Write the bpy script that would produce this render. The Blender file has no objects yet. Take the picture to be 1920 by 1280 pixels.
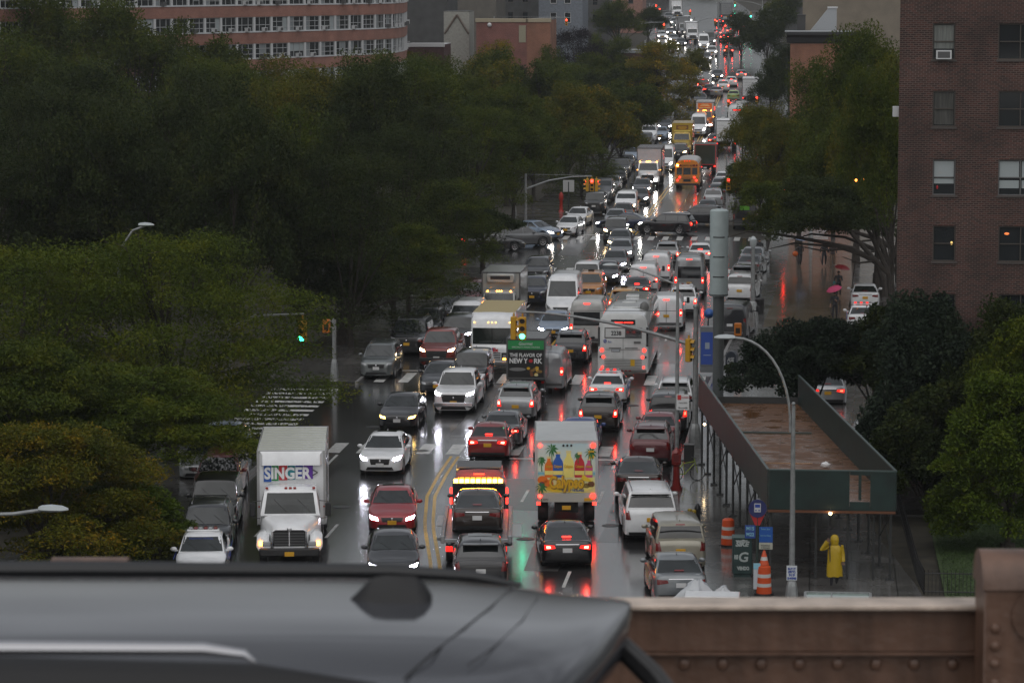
import bpy, bmesh, math, random
from mathutils import Vector, Matrix
from mathutils.bvhtree import BVHTree
R=math.radians
D=bpy.data
SC=bpy.context.scene
COL=SC.collection
rnd=random.Random(7)

# ------------------------------------------------------------------ camera
CH=21.0                      # eye height above the avenue (walkway of the bridge)
FPX=6000.0                   # focal length in pixels of the 1920 wide picture
VX,VY=1530.0,-42.0           # vanishing point of the avenue in that picture
pitch=math.atan((640-VY)/FPX)
yaw=math.atan((VX-960)/FPX*math.cos(pitch))
cd=D.cameras.new('camera'); cam=D.objects.new('camera',cd); COL.objects.link(cam)
cam.location=(0,0,CH); cam.rotation_euler=(math.pi/2-pitch,0,yaw)
cd.sensor_width=36; cd.lens=36*FPX/1920; cd.clip_start=.2; cd.clip_end=6000
cd.dof.use_dof=True; cd.dof.focus_distance=165; cd.dof.aperture_fstop=10.5
SC.camera=cam
CR=(Matrix.Rotation(yaw,3,'Z')@Matrix.Rotation(math.pi/2-pitch,3,'X'))
CL=Vector((0,0,CH))

# ------------------------------------------------------------------ light
w=D.worlds.new('World'); SC.world=w; w.use_nodes=True
nt=w.node_tree; bg=nt.nodes['Background']
sky=nt.nodes.new('ShaderNodeTexSky'); sky.sky_type='NISHITA'; sky.sun_disc=False
sky.sun_elevation=R(48); sky.sun_rotation=R(200); sky.air_density=1.0; sky.dust_density=6; sky.ozone_density=1
hs=nt.nodes.new('ShaderNodeHueSaturation'); hs.inputs['Saturation'].default_value=.22
nt.links.new(sky.outputs[0],hs.inputs['Color']); tcw=nt.nodes.new('ShaderNodeTexCoord'); nzw=nt.nodes.new('ShaderNodeTexNoise'); nzw.inputs['Scale'].default_value=2.6; nzw.inputs['Detail'].default_value=5
mpw=nt.nodes.new('ShaderNodeMapping'); mpw.inputs['Scale'].default_value=(1,1,2.6); nt.links.new(tcw.outputs['Generated'],mpw.inputs[0]); nt.links.new(mpw.outputs[0],nzw.inputs['Vector'])
mrw=nt.nodes.new('ShaderNodeMapRange'); mrw.inputs['From Min'].default_value=.32; mrw.inputs['From Max'].default_value=.68; mrw.inputs['To Min'].default_value=.5; mrw.inputs['To Max'].default_value=1.45; nt.links.new(nzw.outputs['Fac'],mrw.inputs[0])
mxw=nt.nodes.new('ShaderNodeMixRGB'); mxw.blend_type='MULTIPLY'; mxw.inputs[0].default_value=1; mnw=nt.nodes.new('ShaderNodeVectorMath'); mnw.operation='MINIMUM'; mnw.inputs[1].default_value=(4.6,4.6,4.7); nt.links.new(hs.outputs[0],mnw.inputs[0]); nt.links.new(mnw.outputs[0],mxw.inputs[1]); nt.links.new(mrw.outputs[0],mxw.inputs[2]); 
spw=nt.nodes.new('ShaderNodeSeparateXYZ'); nt.links.new(tcw.outputs['Generated'],spw.inputs[0]); zw_=nt.nodes.new('ShaderNodeMapRange'); zw_.inputs['From Min'].default_value=0; zw_.inputs['From Max'].default_value=1; zw_.inputs['To Min'].default_value=.78; zw_.inputs['To Max'].default_value=1.5; nt.links.new(spw.outputs['Z'],zw_.inputs[0])
mx2=nt.nodes.new('ShaderNodeMixRGB'); mx2.blend_type='MULTIPLY'; mx2.inputs[0].default_value=1; nt.links.new(mxw.outputs[0],mx2.inputs[1]); nt.links.new(zw_.outputs[0],mx2.inputs[2]); nt.links.new(mx2.outputs[0],bg.inputs[0])   # cloud banks of the overcast
bg.inputs[1].default_value=.14
sd=D.lights.new('sun','SUN'); sd.energy=.8; sd.angle=R(120); sd.color=(1,.97,.93)
so=D.objects.new('sun',sd); COL.objects.link(so); so.rotation_euler=(R(42),0,R(20))
SC.view_settings.view_transform='Standard'; SC.view_settings.look='None'
SC.view_settings.exposure=-.08; SC.view_settings.gamma=1
cy=SC.cycles
cy.use_denoising=True; cy.max_bounces=6; cy.diffuse_bounces=3; cy.glossy_bounces=3; cy.transmission_bounces=3
cy.transparent_max_bounces=6; cy.volume_bounces=0; cy.sample_clamp_indirect=6; cy.caustics_reflective=False; cy.caustics_refractive=False
cy.use_light_tree=True

# ------------------------------------------------------------------ ground shape and pixel helpers
def G(y):
    if y<330: return 0.
    if y<450: t=y-330; return t*t*.04/240
    return 2.4+(min(y,860)-450)*.04+(max(0,y-860))*.006
def ray(px,py):
    return (CR@Vector(((px-960)/FPX,(640-py)/FPX,-1))).normalized()
def P(px,py,h=0.):
    """ground point (raised h) seen at a pixel of the photograph"""
    d=ray(px,py); t=20.; st=1.
    f=lambda t:(CL.z+d.z*t)-(G(d.y*t)+h)
    while f(t)>0 and t<3000: t+=4
    a,b=t-4,t
    for _ in range(30):
        m=(a+b)/2
        if f(m)>0:a=m
        else:b=m
    p=CL+d*b; return Vector((p.x,p.y,G(p.y)+h))
def A(px,py,Y):
    """point seen at a pixel, at distance Y down the avenue"""
    d=ray(px,py); return CL+d*(Y/d.y)
def S(Y): return FPX/Y     # pixels per metre at Y

# ------------------------------------------------------------------ materials
MATS={}
def mat(name,col=(.5,.5,.5),rough=.5,metal=0.,coat=0.,emit=None,es=0.,noise=None,bump=None,spec=.5,nscale=3.,stretch=None):
    if name in MATS: return MATS[name]
    m=D.materials.new(name); m.use_nodes=True; n=m.node_tree; b=n.nodes['Principled BSDF']
    b.inputs['Base Color'].default_value=(*col,1); b.inputs['Roughness'].default_value=rough
    b.inputs['Metallic'].default_value=metal; b.inputs['Coat Weight'].default_value=coat; b.inputs['Coat Roughness'].default_value=.06
    b.inputs['Specular IOR Level'].default_value=spec
    if emit: b.inputs['Emission Color'].default_value=(*emit,1); b.inputs['Emission Strength'].default_value=es
    tc=n.nodes.new('ShaderNodeTexCoord')
    if noise:
        nz=n.nodes.new('ShaderNodeTexNoise'); nz.inputs['Scale'].default_value=nscale; nz.inputs['Detail'].default_value=5
        if stretch:
            mp=n.nodes.new('ShaderNodeMapping'); mp.inputs['Scale'].default_value=stretch
            n.links.new(tc.outputs['Object'],mp.inputs[0]); n.links.new(mp.outputs[0],nz.inputs['Vector'])
        else: n.links.new(tc.outputs['Object'],nz.inputs['Vector'])
        cr=n.nodes.new('ShaderNodeValToRGB'); e=cr.color_ramp.elements
        e[0].position=.3; e[1].position=.7
        e[0].color=(*[c*(1-noise) for c in col],1); e[1].color=(*[min(1,c*(1+noise)) for c in col],1)
        n.links.new(nz.outputs['Fac'],cr.inputs[0]); n.links.new(cr.outputs[0],b.inputs['Base Color'])
    if bump:
        sc,st=bump
        n2=n.nodes.new('ShaderNodeTexNoise'); n2.inputs['Scale'].default_value=sc; n2.inputs['Detail'].default_value=3
        n.links.new(tc.outputs['Object'],n2.inputs['Vector'])
        bp=n.nodes.new('ShaderNodeBump'); bp.inputs['Strength'].default_value=st; bp.inputs['Distance'].default_value=.02
        n.links.new(n2.outputs['Fac'],bp.inputs['Height']); n.links.new(bp.outputs[0],b.inputs['Normal'])
    MATS[name]=m; return m
def paint(name,col,metal=.25):
    """wet car paint, fine dirt in the roughness"""
    k='paint '+name
    if k in MATS: return MATS[k]
    m=mat(k,col,.32,metal,1.,noise=.08,nscale=2.5,bump=(90,.12))
    return m

# ------------------------------------------------------------------ mesh builder
class MB:
    def __init__(s): s.v=[];s.f=[];s.m=[];s.mi=0
    def add(s,vs,fs,mi=None):
        o=len(s.v); s.v+= [tuple(x) for x in vs]; s.f+=[tuple(i+o for i in f) for f in fs]; s.m+=[s.mi if mi is None else mi]*len(fs); return s
    def box(s,x0,x1,y0,y1,z0,z1,mi=None,c=0.,M=None):
        if c<=0:
            v=[(x,y,z) for z in(z0,z1) for y in(y0,y1) for x in(x0,x1)]
            f=[(0,2,3,1),(4,5,7,6),(0,1,5,4),(2,6,7,3),(0,4,6,2),(1,3,7,5)]
        else:
            # chamfered box: 24 vertices
            X=((x0,1),(x1,-1));Y=((y0,1),(y1,-1));Z=((z0,1),(z1,-1))
            v=[];idx={}
            for i,(x,sx) in enumerate(X):
                for j,(y,sy) in enumerate(Y):
                    for k,(z,sz) in enumerate(Z):
                        for a in range(3):
                            q=[x+sx*c,y+sy*c,z+sz*c]; q[a]=(x,y,z)[a]
                            idx[i,j,k,a]=len(v); v.append(tuple(q))
            f=[]
            for a in range(3):
                for e in(0,1):
                    o=[t for t in range(3) if t!=a]
                    q=[]
                    for (p,r) in((0,0),(0,1),(1,1),(1,0)):
                        k=[0,0,0];k[a]=e;k[o[0]]=p;k[o[1]]=r; q.append(idx[(*k,a)])
                    f.append(tuple(q))
            for a in range(3):        # edges running along a
                o=[t for t in range(3) if t!=a]
                for p in(0,1):
                    for r in(0,1):
                        k0=[0,0,0];k0[o[0]]=p;k0[o[1]]=r;k1=list(k0);k1[a]=1
                        f.append((idx[(*k0,o[0])],idx[(*k1,o[0])],idx[(*k1,o[1])],idx[(*k0,o[1])]))
            for i in(0,1):
                for j in(0,1):
                    for k in(0,1): f.append((idx[i,j,k,0],idx[i,j,k,1],idx[i,j,k,2]))
        if M is not None: v=[tuple(M@Vector(q)) for q in v]
        return s.add(v,f,mi)
    def tube(s,pts,r,n=8,mi=None,cap=True):
        pts=[Vector(p) for p in pts]; rs=r if isinstance(r,(list,tuple)) else [r]*len(pts)
        v=[];f=[]; up=Vector((0,0,1))
        prev=None
        for i,p in enumerate(pts):
            t=(pts[min(i+1,len(pts)-1)]-pts[max(i-1,0)]).normalized()
            a=t.cross(up) if prev is None else prev-t*prev.dot(t)
            if a.length<1e-3: a=t.cross(Vector((1,0,0)))
            a.normalize(); b=t.cross(a); prev=a
            for k in range(n):
                q=2*math.pi*k/n; v.append(p+(a*math.cos(q)+b*math.sin(q))*rs[i])
        for i in range(len(pts)-1):
            for k in range(n):
                f.append((i*n+k,i*n+(k+1)%n,(i+1)*n+(k+1)%n,(i+1)*n+k))
        if cap: f.append(tuple(range(n-1,-1,-1))); f.append(tuple((len(pts)-1)*n+k for k in range(n)))
        return s.add(v,f,mi)
    def lathe(s,prof,n=16,M=None,mi=None,cap=True):
        """prof: (r,z) up the z axis"""
        v=[];f=[]
        for r,z in prof:
            for k in range(n):
                q=2*math.pi*k/n; v.append(Vector((r*math.cos(q),r*math.sin(q),z)))
        for i in range(len(prof)-1):
            for k in range(n): f.append((i*n+k,i*n+(k+1)%n,(i+1)*n+(k+1)%n,(i+1)*n+k))
        if cap: f.append(tuple(range(n-1,-1,-1))); f.append(tuple((len(prof)-1)*n+k for k in range(n)))
        if M is not None: v=[M@q for q in v]
        return s.add(v,f,mi)
    def ball(s,c,r,n=10,mi=None):
        rx,ry,rz=r if isinstance(r,(list,tuple)) else (r,r,r)
        pr=[]; m=n//2+1
        for i in range(m+1):
            q=-math.pi/2+math.pi*i/m; pr.append((max(.001,math.cos(q)),math.sin(q)))
        return s.lathe(pr,n,Matrix.Translation(c)@Matrix.Diagonal((rx,ry,rz,1)),mi)
    def loft(s,rings,mi=None,caps=True,closed=True):
        n=len(rings[0]);v=[p for r in rings for p in r];f=[]
        kk=n if closed else n-1
        for i in range(len(rings)-1):
            for k in range(kk): f.append((i*n+k,i*n+(k+1)%n,(i+1)*n+(k+1)%n,(i+1)*n+k))
        if caps: f.append(tuple(range(n-1,-1,-1))); f.append(tuple((len(rings)-1)*n+k for k in range(n)))
        return s.add(v,f,mi)
    def quad(s,a,b,c,d,mi=None): return s.add([a,b,c,d],[(0,1,2,3)],mi)
    def mesh(s,name,smooth=35,fix=True):
        me=D.meshes.new(name); me.from_pydata(s.v,[],s.f)
        if any(s.m): me.polygons.foreach_set('material_index',s.m)
        if fix:
            b=bmesh.new(); b.from_mesh(me); bmesh.ops.recalc_face_normals(b,faces=b.faces); b.to_mesh(me); b.free()
        if smooth:
            me.polygons.foreach_set('use_smooth',[True]*len(me.polygons)); me.set_sharp_from_angle(angle=R(smooth))
        me.update(); return me
def obj(name,mesh,mats=None,parent=None,loc=None,rot=None):
    if isinstance(mesh,MB): mesh=mesh.mesh(name)
    o=D.objects.new(name,mesh); COL.objects.link(o)
    if mats is not None:
        if not isinstance(mats,(list,tuple)): mats=[mats]
        for m in mats: mesh.materials.append(m)
    if parent is not None: o.parent=parent
    if loc is not None: o.location=loc
    if rot is not None: o.rotation_euler=(0,0,rot) if not isinstance(rot,(tuple,list)) else rot
    return o
def tag(o,label,cat,group=None):
    o['label']=label; o['category']=cat
    if group: o['group']=group
    return o
def struct(o,kind='structure'): o['kind']=kind; return o
def empty(name,loc=(0,0,0),rot=0.,label=None,cat=None,group=None):
    o=D.objects.new(name,None); COL.objects.link(o); o.location=loc; o.rotation_euler=(0,0,rot); o.empty_display_size=.3
    if label: tag(o,label,cat,group)
    return o
_tc={}
def textmesh(txt,h,w=None,ext=.004,bold=0.0,shear=0.):
    """letters as a mesh in the xz plane, centred, facing -y"""
    k=(txt,h,w,bold,shear)
    if k in _tc: return _tc[k]
    c=D.curves.new('letters','FONT'); c.body=txt; c.size=h*1.38; c.align_x='CENTER'; c.align_y='CENTER'; c.extrude=ext; c.offset=bold; c.shear=shear; c.resolution_u=3
    o=D.objects.new('tmp',c); COL.objects.link(o)
    dg=bpy.context.evaluated_depsgraph_get(); me=D.meshes.new_from_object(o.evaluated_get(dg)); D.objects.remove(o); 
    xs=[v.co.x for v in me.vertices]; ys=[v.co.y for v in me.vertices]
    sx=1 if not w else w/(max(xs)-min(xs)); cx=(max(xs)+min(xs))/2; cyy=(max(ys)+min(ys))/2
    for v in me.vertices: v.co=Vector(((v.co.x-cx)*sx,-v.co.z,v.co.y-cyy))
    me.materials.clear()
    _tc[k]=me; return me
def text(txt,h,m,parent,loc,rz=0.,w=None,bold=0.,shear=0.,name='lettering'):
    me=textmesh(txt,h,w,.004,bold,shear).copy(); o=D.objects.new(name,me); COL.objects.link(o); me.materials.append(m); o.parent=parent; o.location=loc; o.rotation_euler=(0,0,rz); return o
def interp(tab,x):
    if x<=tab[0][0]: return tab[0][1]
    for (a,p),(b,q) in zip(tab,tab[1:]):
        if x<=b: return p+(q-p)*(x-a)/(b-a) if b>a else q
    return tab[-1][1]
# ================================================================== ground, road, pavements
# kerb lines measured along the avenue
LK=[(60,-24.2),(110,-23.9),(170,-23.6),(230,-22.3),(290,-20.7),(400,-19.8),(500,-19.5),(600,-24),(740,-37),(900,-56)]
RK=[(60,-1.8),(100,-2.9),(110,-3.75),(120,-4.9),(131,-5.5),(150,-5.5),(172,-5.0),(195,-4.3),(234,-3.4),(257,-3.2)]
RK2=[(268,-8.4),(300,-8.5),(450,-8.3),(520,-8),(600,-10),(740,-21),(900,-38)]
def lk(y): return interp(LK,y)
def rk(y): return interp(RK,y) if y<262 else interp(RK2,y)

def asphalt():
    m=D.materials.new('wet_asphalt'); m.use_nodes=True; n=m.node_tree; b=n.nodes['Principled BSDF']; L=n.links.new
    tc=n.nodes.new('ShaderNodeTexCoord')
    def noise(sc,det=4,scale=(1,1,1),ro=.5):
        mp=n.nodes.new('ShaderNodeMapping'); mp.inputs['Scale'].default_value=scale; L(tc.outputs['Object'],mp.inputs[0])
        z=n.nodes.new('ShaderNodeTexNoise'); z.inputs['Scale'].default_value=sc; z.inputs['Detail'].default_value=det; z.inputs['Roughness'].default_value=ro; L(mp.outputs[0],z.inputs['Vector']); return z.outputs['Fac']
    def ramp(f,a,b_,ca,cb):
        r=n.nodes.new('ShaderNodeValToRGB'); e=r.color_ramp.elements; e[0].position=a;e[1].position=b_; e[0].color=(*ca,1);e[1].color=(*cb,1); L(f,r.inputs[0]); return r.outputs[0]
    big=noise(.35,5,(1,.25,1)); pud=noise(.22,4,(1,.45,1)); fine=noise(14,4); cr=noise(1.1,6,(1,.7,1),.65)
    col=ramp(big,.3,.7,(.028,.028,.03),(.062,.06,.058))
    L(col,b.inputs['Base Color'])
    rr=ramp(pud,.42,.62,(.25,.25,.25),(.10,.10,.10))
    L(rr,b.inputs['Roughness'])
    b.inputs['Specular IOR Level'].default_value=.55
    b.inputs['Coat Weight'].default_value=1.; b.inputs['Coat Roughness'].default_value=.13; b.inputs['Coat IOR'].default_value=1.4
    # cracks and patches in the height
    v=n.nodes.new('ShaderNodeMath'); v.operation='MULTIPLY_ADD'; v.inputs[1].default_value=.35; L(fine,v.inputs[0])
    v2=n.nodes.new('ShaderNodeMath'); v2.operation='MULTIPLY'; v2.inputs[1].default_value=1.6; L(cr,v2.inputs[0]); L(v2.outputs[0],v.inputs[2])
    bp=n.nodes.new('ShaderNodeBump'); bp.inputs['Strength'].default_value=.42; bp.inputs['Distance'].default_value=.03
    L(v.outputs[0],bp.inputs['Height']); L(bp.outputs[0],b.inputs['Normal'])
    return m
M_ROAD=asphalt()
def paving(name,c1,c2,sx,sy,rough):
    m=D.materials.new(name); m.use_nodes=True; n=m.node_tree; b=n.nodes['Principled BSDF']; L=n.links.new
    tc=n.nodes.new('ShaderNodeTexCoord'); br=n.nodes.new('ShaderNodeTexBrick'); br.offset=0
    br.inputs['Color1'].default_value=(*c1,1); br.inputs['Color2'].default_value=(*c2,1); br.inputs['Mortar'].default_value=(*[x*.35 for x in c1],1)
    br.inputs['Scale'].default_value=1; br.inputs['Brick Width'].default_value=sx; br.inputs['Row Height'].default_value=sy; br.inputs['Mortar Size'].default_value=.02
    L(tc.outputs['Object'],br.inputs['Vector'])
    z=n.nodes.new('ShaderNodeTexNoise'); z.inputs['Scale'].default_value=.9; z.inputs['Detail'].default_value=6; L(tc.outputs['Object'],z.inputs['Vector'])
    mx=n.nodes.new('ShaderNodeMixRGB'); mx.blend_type='MULTIPLY'; mx.inputs[0].default_value=.75; L(br.outputs[0],mx.inputs[1]); L(z.outputs['Fac'],mx.inputs[2]); L(mx.outputs[0],b.inputs['Base Color'])
    r=n.nodes.new('ShaderNodeMapRange'); r.inputs['From Min'].default_value=.35; r.inputs['From Max'].default_value=.65; r.inputs['To Min'].default_value=rough; r.inputs['To Max'].default_value=rough*.45
    z2=n.nodes.new('ShaderNodeTexNoise'); z2.inputs['Scale'].default_value=.5; z2.inputs['Detail'].default_value=5; L(tc.outputs['Object'],z2.inputs['Vector']); L(z2.outputs['Fac'],r.inputs[0]); L(r.outputs[0],b.inputs['Roughness'])
    bp=n.nodes.new('ShaderNodeBump'); bp.inputs['Strength'].default_value=.35; bp.inputs['Distance'].default_value=.015
    z3=n.nodes.new('ShaderNodeTexNoise'); z3.inputs['Scale'].default_value=5; z3.inputs['Detail'].default_value=4; L(tc.outputs['Object'],z3.inputs['Vector']); L(z3.outputs['Fac'],bp.inputs['Height'])
    L(bp.outputs[0],b.inputs['Normal']); b.inputs['Coat Weight'].default_value=.8; b.inputs['Coat Roughness'].default_value=.10; b.inputs['Coat IOR'].default_value=1.4; return m
M_WALK=paving('wet_concrete_flags',(.16,.155,.15),(.22,.21,.2),1.5,1.5,.34)
M_BROWN=paving('wet_brown_paving',(.24,.18,.14),(.30,.24,.19),1.5,.9,.26)
M_SOIL=mat('soil',(.035,.03,.02),.9,noise=.5,nscale=1.2)
M_GRASS=mat('lawn',(.035,.06,.014),.8,noise=.5,nscale=4)
M_KERB=mat('kerb_stone',(.2,.195,.19),.4,noise=.3,nscale=1.5,bump=(8,.3))
M_LINE=mat('white_road_paint',(.55,.55,.53),.3,noise=.35,nscale=3,bump=(14,.4))
M_YEL=mat('yellow_road_paint',(.55,.33,.035),.3,noise=.3,nscale=3,bump=(14,.4))

YS=[40,60,80,100,105,110,115,120,126,131,140,150,160,172,185,195,210,234,250,257]+list(range(262,900,12))
# the ground as one sheet to the horizon
mb=MB(); ys=[-300,0]+[y for y in YS]+[1000,1400,2200,4000]; xs=[-2600,-600,-200,-60,-24,0,24,80,300,1500]
for y in ys:
    for x in xs: mb.v.append((x,y,G(y)-.03))
nx=len(xs)
for j in range(len(ys)-1):
    for i in range(nx-1): mb.f.append((j*nx+i,j*nx+i+1,(j+1)*nx+i+1,(j+1)*nx+i)); mb.m.append(0)
struct(obj('ground',mb.mesh('ground',0),M_SOIL))
def strip(name,fa,fb,y0,y1,m,h=0.,side=None,thick=.14,n=None):
    """sheet between two lateral lines following the ground; thick: a raised slab with kerb faces"""
    yy=[y0]+[y for y in YS if y0<y<y1]+[y1]; mb=MB(); 
    for y in yy:
        a,b=fa(y),fb(y)
        for q in range(5): mb.v.append((a+(b-a)*q/4,y,G(y)+h))
    for j in range(len(yy)-1):
        for q in range(4): mb.f.append((j*5+q,j*5+q+1,j*5+q+6,j*5+q+5)); mb.m.append(0)
    if h>.05:
        for q in (0,4):
            o=len(mb.v)
            for y in yy:
                x=(fa(y),fb(y))[q//4]; mb.v+=[(x,y,G(y)+h),(x,y,G(y)-.05)]
            for j in range(len(yy)-1): mb.f.append((o+2*j,o+2*j+1,o+2*j+3,o+2*j+2)); mb.m.append(0)
        for y in (y0,y1):
            o=len(mb.v); a,b=fa(y),fb(y); mb.v+=[(a,y,G(y)+h),(b,y,G(y)+h),(b,y,G(y)-.05),(a,y,G(y)-.05)]; mb.f.append((o,o+1,o+2,o+3)); mb.m.append(0)
    o=obj(name,mb.mesh(name,0),m); return o
struct(strip('road',lambda y:lk(y)-.0,lambda y:rk(y)+.0,60,890,M_ROAD,0.))
c=lambda v:(lambda y:v)
# cross streets on both sides (butted against the avenue)
def patch_road(name,x0,x1,y0,y1,dy=0.,fx=None):
    mb=MB(); 
    N=8
    for i in range(N+1):
        x=x0+(x1-x0)*i/N; s=dy*(x-x0)/(x1-x0)
        mb.v+=[(x,y0+s,G(y0)+.001),(x,y1+s,G(y1)+.001)]
    for i in range(N): mb.f.append((2*i,2*i+2,2*i+3,2*i+1)); mb.m.append(0)
    return struct(obj(name,mb.mesh(name,0),M_ROAD))
patch_road('cross_street',-120,-23.2,143,163)
patch_road('cross_street',-120,-21.0,232,257)
patch_road('cross_street',-3.5,70,258,276)
patch_road('cross_street',-24,-120,440,456)
# pavements
def lks(o): return lambda y: lk(y)+o
def rks(o): return lambda y: rk(y)+o
struct(strip('pavement',lks(-5.2),lks(0),60,142.5,M_WALK,.14))
struct(strip('pavement',lks(-5.2),lks(0),163.5,231,M_WALK,.14))
struct(strip('pavement',lks(-5.2),lks(0),258,439,M_WALK,.14))
struct(strip('pavement',lks(-6),lks(0),457,880,M_WALK,.14))
struct(strip('pavement',rks(0),rks(7.4),60,172,M_WALK,.14))
struct(strip('pavement',rks(0),rks(6.4),172.01,257,M_WALK,.14))
struct(strip('pavement',rks(0),rks(5),277,880,M_WALK,.14))
struct(strip('plaza',lambda y:rk(y)+1.4,lambda y:rk(y)+6.4,192,256,M_BROWN,.146,thick=0))
# parking court beside the brick tower
struct(strip('driveway',lambda y:rk(y)+6.45,lambda y:rk(y)+10.5,125,257,M_WALK,.06))
struct(strip('lawn',lambda y:4.6,c(60),90,124,M_GRASS,.08))
# kerb stones
for nm,f,y0,y1 in (('kerb',lambda y:lk(y),60,142.5),('kerb',lambda y:lk(y),163.5,231),('kerb',lambda y:lk(y),258,439),('kerb',lambda y:rk(y)-.16,60,257),('kerb',lambda y:rk(y)-.16,277,600)):
    struct(strip(nm,f,(lambda g:(lambda y:g(y)+.16))(f),y0,y1,M_KERB,.15))

# ---- painted markings
def stripe(x0,y0,x1,y1,wd,mb,wx=True,h=.005):
    """line from (x0,y0) to (x1,y1) of width wd, cut to follow the ground"""
    n=max(1,int(abs(y1-y0)/8)); 
    d=Vector((x1-x0,y1-y0)); L=d.length; nrm=Vector((d.y,-d.x))/L*wd/2
    o=len(mb.v)
    for i in range(n+1):
        t=i/n; x=x0+d.x*t; y=y0+d.y*t
        mb.v+=[(x-nrm.x,y-nrm.y,G(y)+h),(x+nrm.x,y+nrm.y,G(y)+h)]
    for i in range(n): mb.f.append((o+2*i,o+2*i+1,o+2*i+3,o+2*i+2)); mb.m.append(0)
def follow(fx,y0,y1,wd,mb,step=3,h=.005):
    y=y0
    while y<y1-.01:
        b=min(y+step,y1); stripe(fx(y),y,fx(b),b,wd,mb,h=h); y=b
YC=[(80,-8.8),(108,-12.75),(114,-13.6),(121,-14.65),(128,-15.4),(134,-15.6),(143,-15.7)]
mb=MB()
for o in(-.16,.16):
    follow(lambda y:interp(YC,y)+o,80,139,.13,mb,2)
    follow(lambda y:-15.1+(y-175)*.006+o,175,229,.13,mb,6)
    follow(lambda y:interp([(260,-14.7),(400,-14.3),(520,-14)],y)+o,262,520,.13,mb,8)
struct(obj('yellow_centre_line',mb.mesh('l',0),M_YEL))
mb=MB()
def lane(off,y0,y1,dash=None,wd=.12):
    y=y0
    while y<y1:
        b=min(y+(3 if dash else 6),y1)
        fx=off if callable(off) else (lambda y,o=off:o)
        stripe(fx(y),y,fx(b),b,wd,mb); y+=9 if dash else 6
for off in(-18.2,-20.9):
    lane(off,82,139,True); lane(off,176,228,True)
for off in(-11.6,-8.5): lane(off,82,139,True); lane(off,176,228,True)
for off in(-17.2,-11.3): lane(off,266,430,True)
struct(obj('lane_lines',mb.mesh('l',0),M_LINE))
mb=MB()
def zebra(x0,x1,y0,y1,n,along=True,skew=0.,cut=.5):
    for i in range(n):
        t=(i+.5)/n
        if along:
            x=x0+(x1-x0)*t; stripe(x,y0+skew*t,x,y1+skew*t,(x1-x0)/n*cut,mb)
        else:
            y=y0+(y1-y0)*t; stripe(x0,y,x1,y,(y1-y0)/n*cut,mb)
zebra(-23.2,-5.8,139.6,142.6,13,cut=.45)
zebra(-23.2,-5.2,164.6,168.6,14,cut=.42)
zebra(-27.6,-24.2,144.5,162,11,along=False,cut=.42)
zebra(-22,-4.2,228.2,231.4,14,cut=.42)
zebra(-20.6,-4.4,256.8,260.4,14,cut=.42)
zebra(-2.8,1.2,259,275,12,along=False,cut=.45)
zebra(-19.6,-8.6,437,440,10,cut=.42); zebra(-19.6,-8.6,456,459,10,cut=.42)
stripe(-23.2,169.6,-14.9,169.6,.3,mb); stripe(-14.6,138.6,-5.8,138.6,.3,mb); stripe(-20.8,261.6,-14.9,261.6,.35,mb); stripe(-14.5,227.3,-4.4,227.3,.35,mb)
struct(obj('crosswalk_markings',mb.mesh('l',0),M_LINE))

# repairs and covers in the roadway
M_PATCH=mat('asphalt_repair_dark',(.022,.022,.023),.16,noise=.3,nscale=3,bump=(9,.5),coat=.6); M_PATCH2=mat('asphalt_repair_pale',(.085,.083,.08),.3,noise=.3,nscale=3,bump=(9,.5),coat=.4)
for i,(x0,x1,y0,y1,m_) in enumerate(((-19.6,-17.2,144,149,0),(-12.9,-10.4,125,133,1),(-10.2,-8.9,112,139,1),(-21.6,-20.2,120,136,0),(-16.6,-15.9,145,163,1),(-13.2,-9.4,152,155.5,0),(-9.9,-7.2,174,190,1),(-19.4,-17.8,242,253,1),(-12,-9.2,243,252,0),(-14,-12.2,268,330,1),(-7.0,-5.6,178,200,0),(-17,-14.6,238,241,0),(-7.9,-6.6,118,139,0),(-21.8,-19.9,176,186,0))):
    mb=MB(); n=6
    for k in range(n+1):
        y=y0+(y1-y0)*k/n; j=.06*math.sin(k*2.3+i); mb.v+=[(x0+j,y,G(y)+.0035),(x1-j*.7,y,G(y)+.0035)]
    for k in range(n): mb.f.append((2*k,2*k+1,2*k+3,2*k+2)); mb.m.append(0)
    struct(obj('road_repair',mb.mesh('r',0),M_PATCH2 if m_ else M_PATCH))
for i,(px,py) in enumerate(((1030,905),(790,845),(835,1010),(1145,985),(985,1010),(1100,475),(880,880),(640,950),(1185,760),(1140,870),(700,800),(1075,520))):
    p=P(px,py); mb=MB(); mb.lathe([(.34,.004),(.34,.012),(.29,.013),(.285,.009),(.02,.010)],20,Matrix.Translation((p.x,p.y,p.z))); o=obj('manhole_cover',mb.mesh('m',20),mat('cast_iron',(.05,.048,.045),.3,.6,bump=(30,.6))); tag(o,'round iron manhole cover set in the wet road','manhole cover','manhole covers in the roadway')
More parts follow.
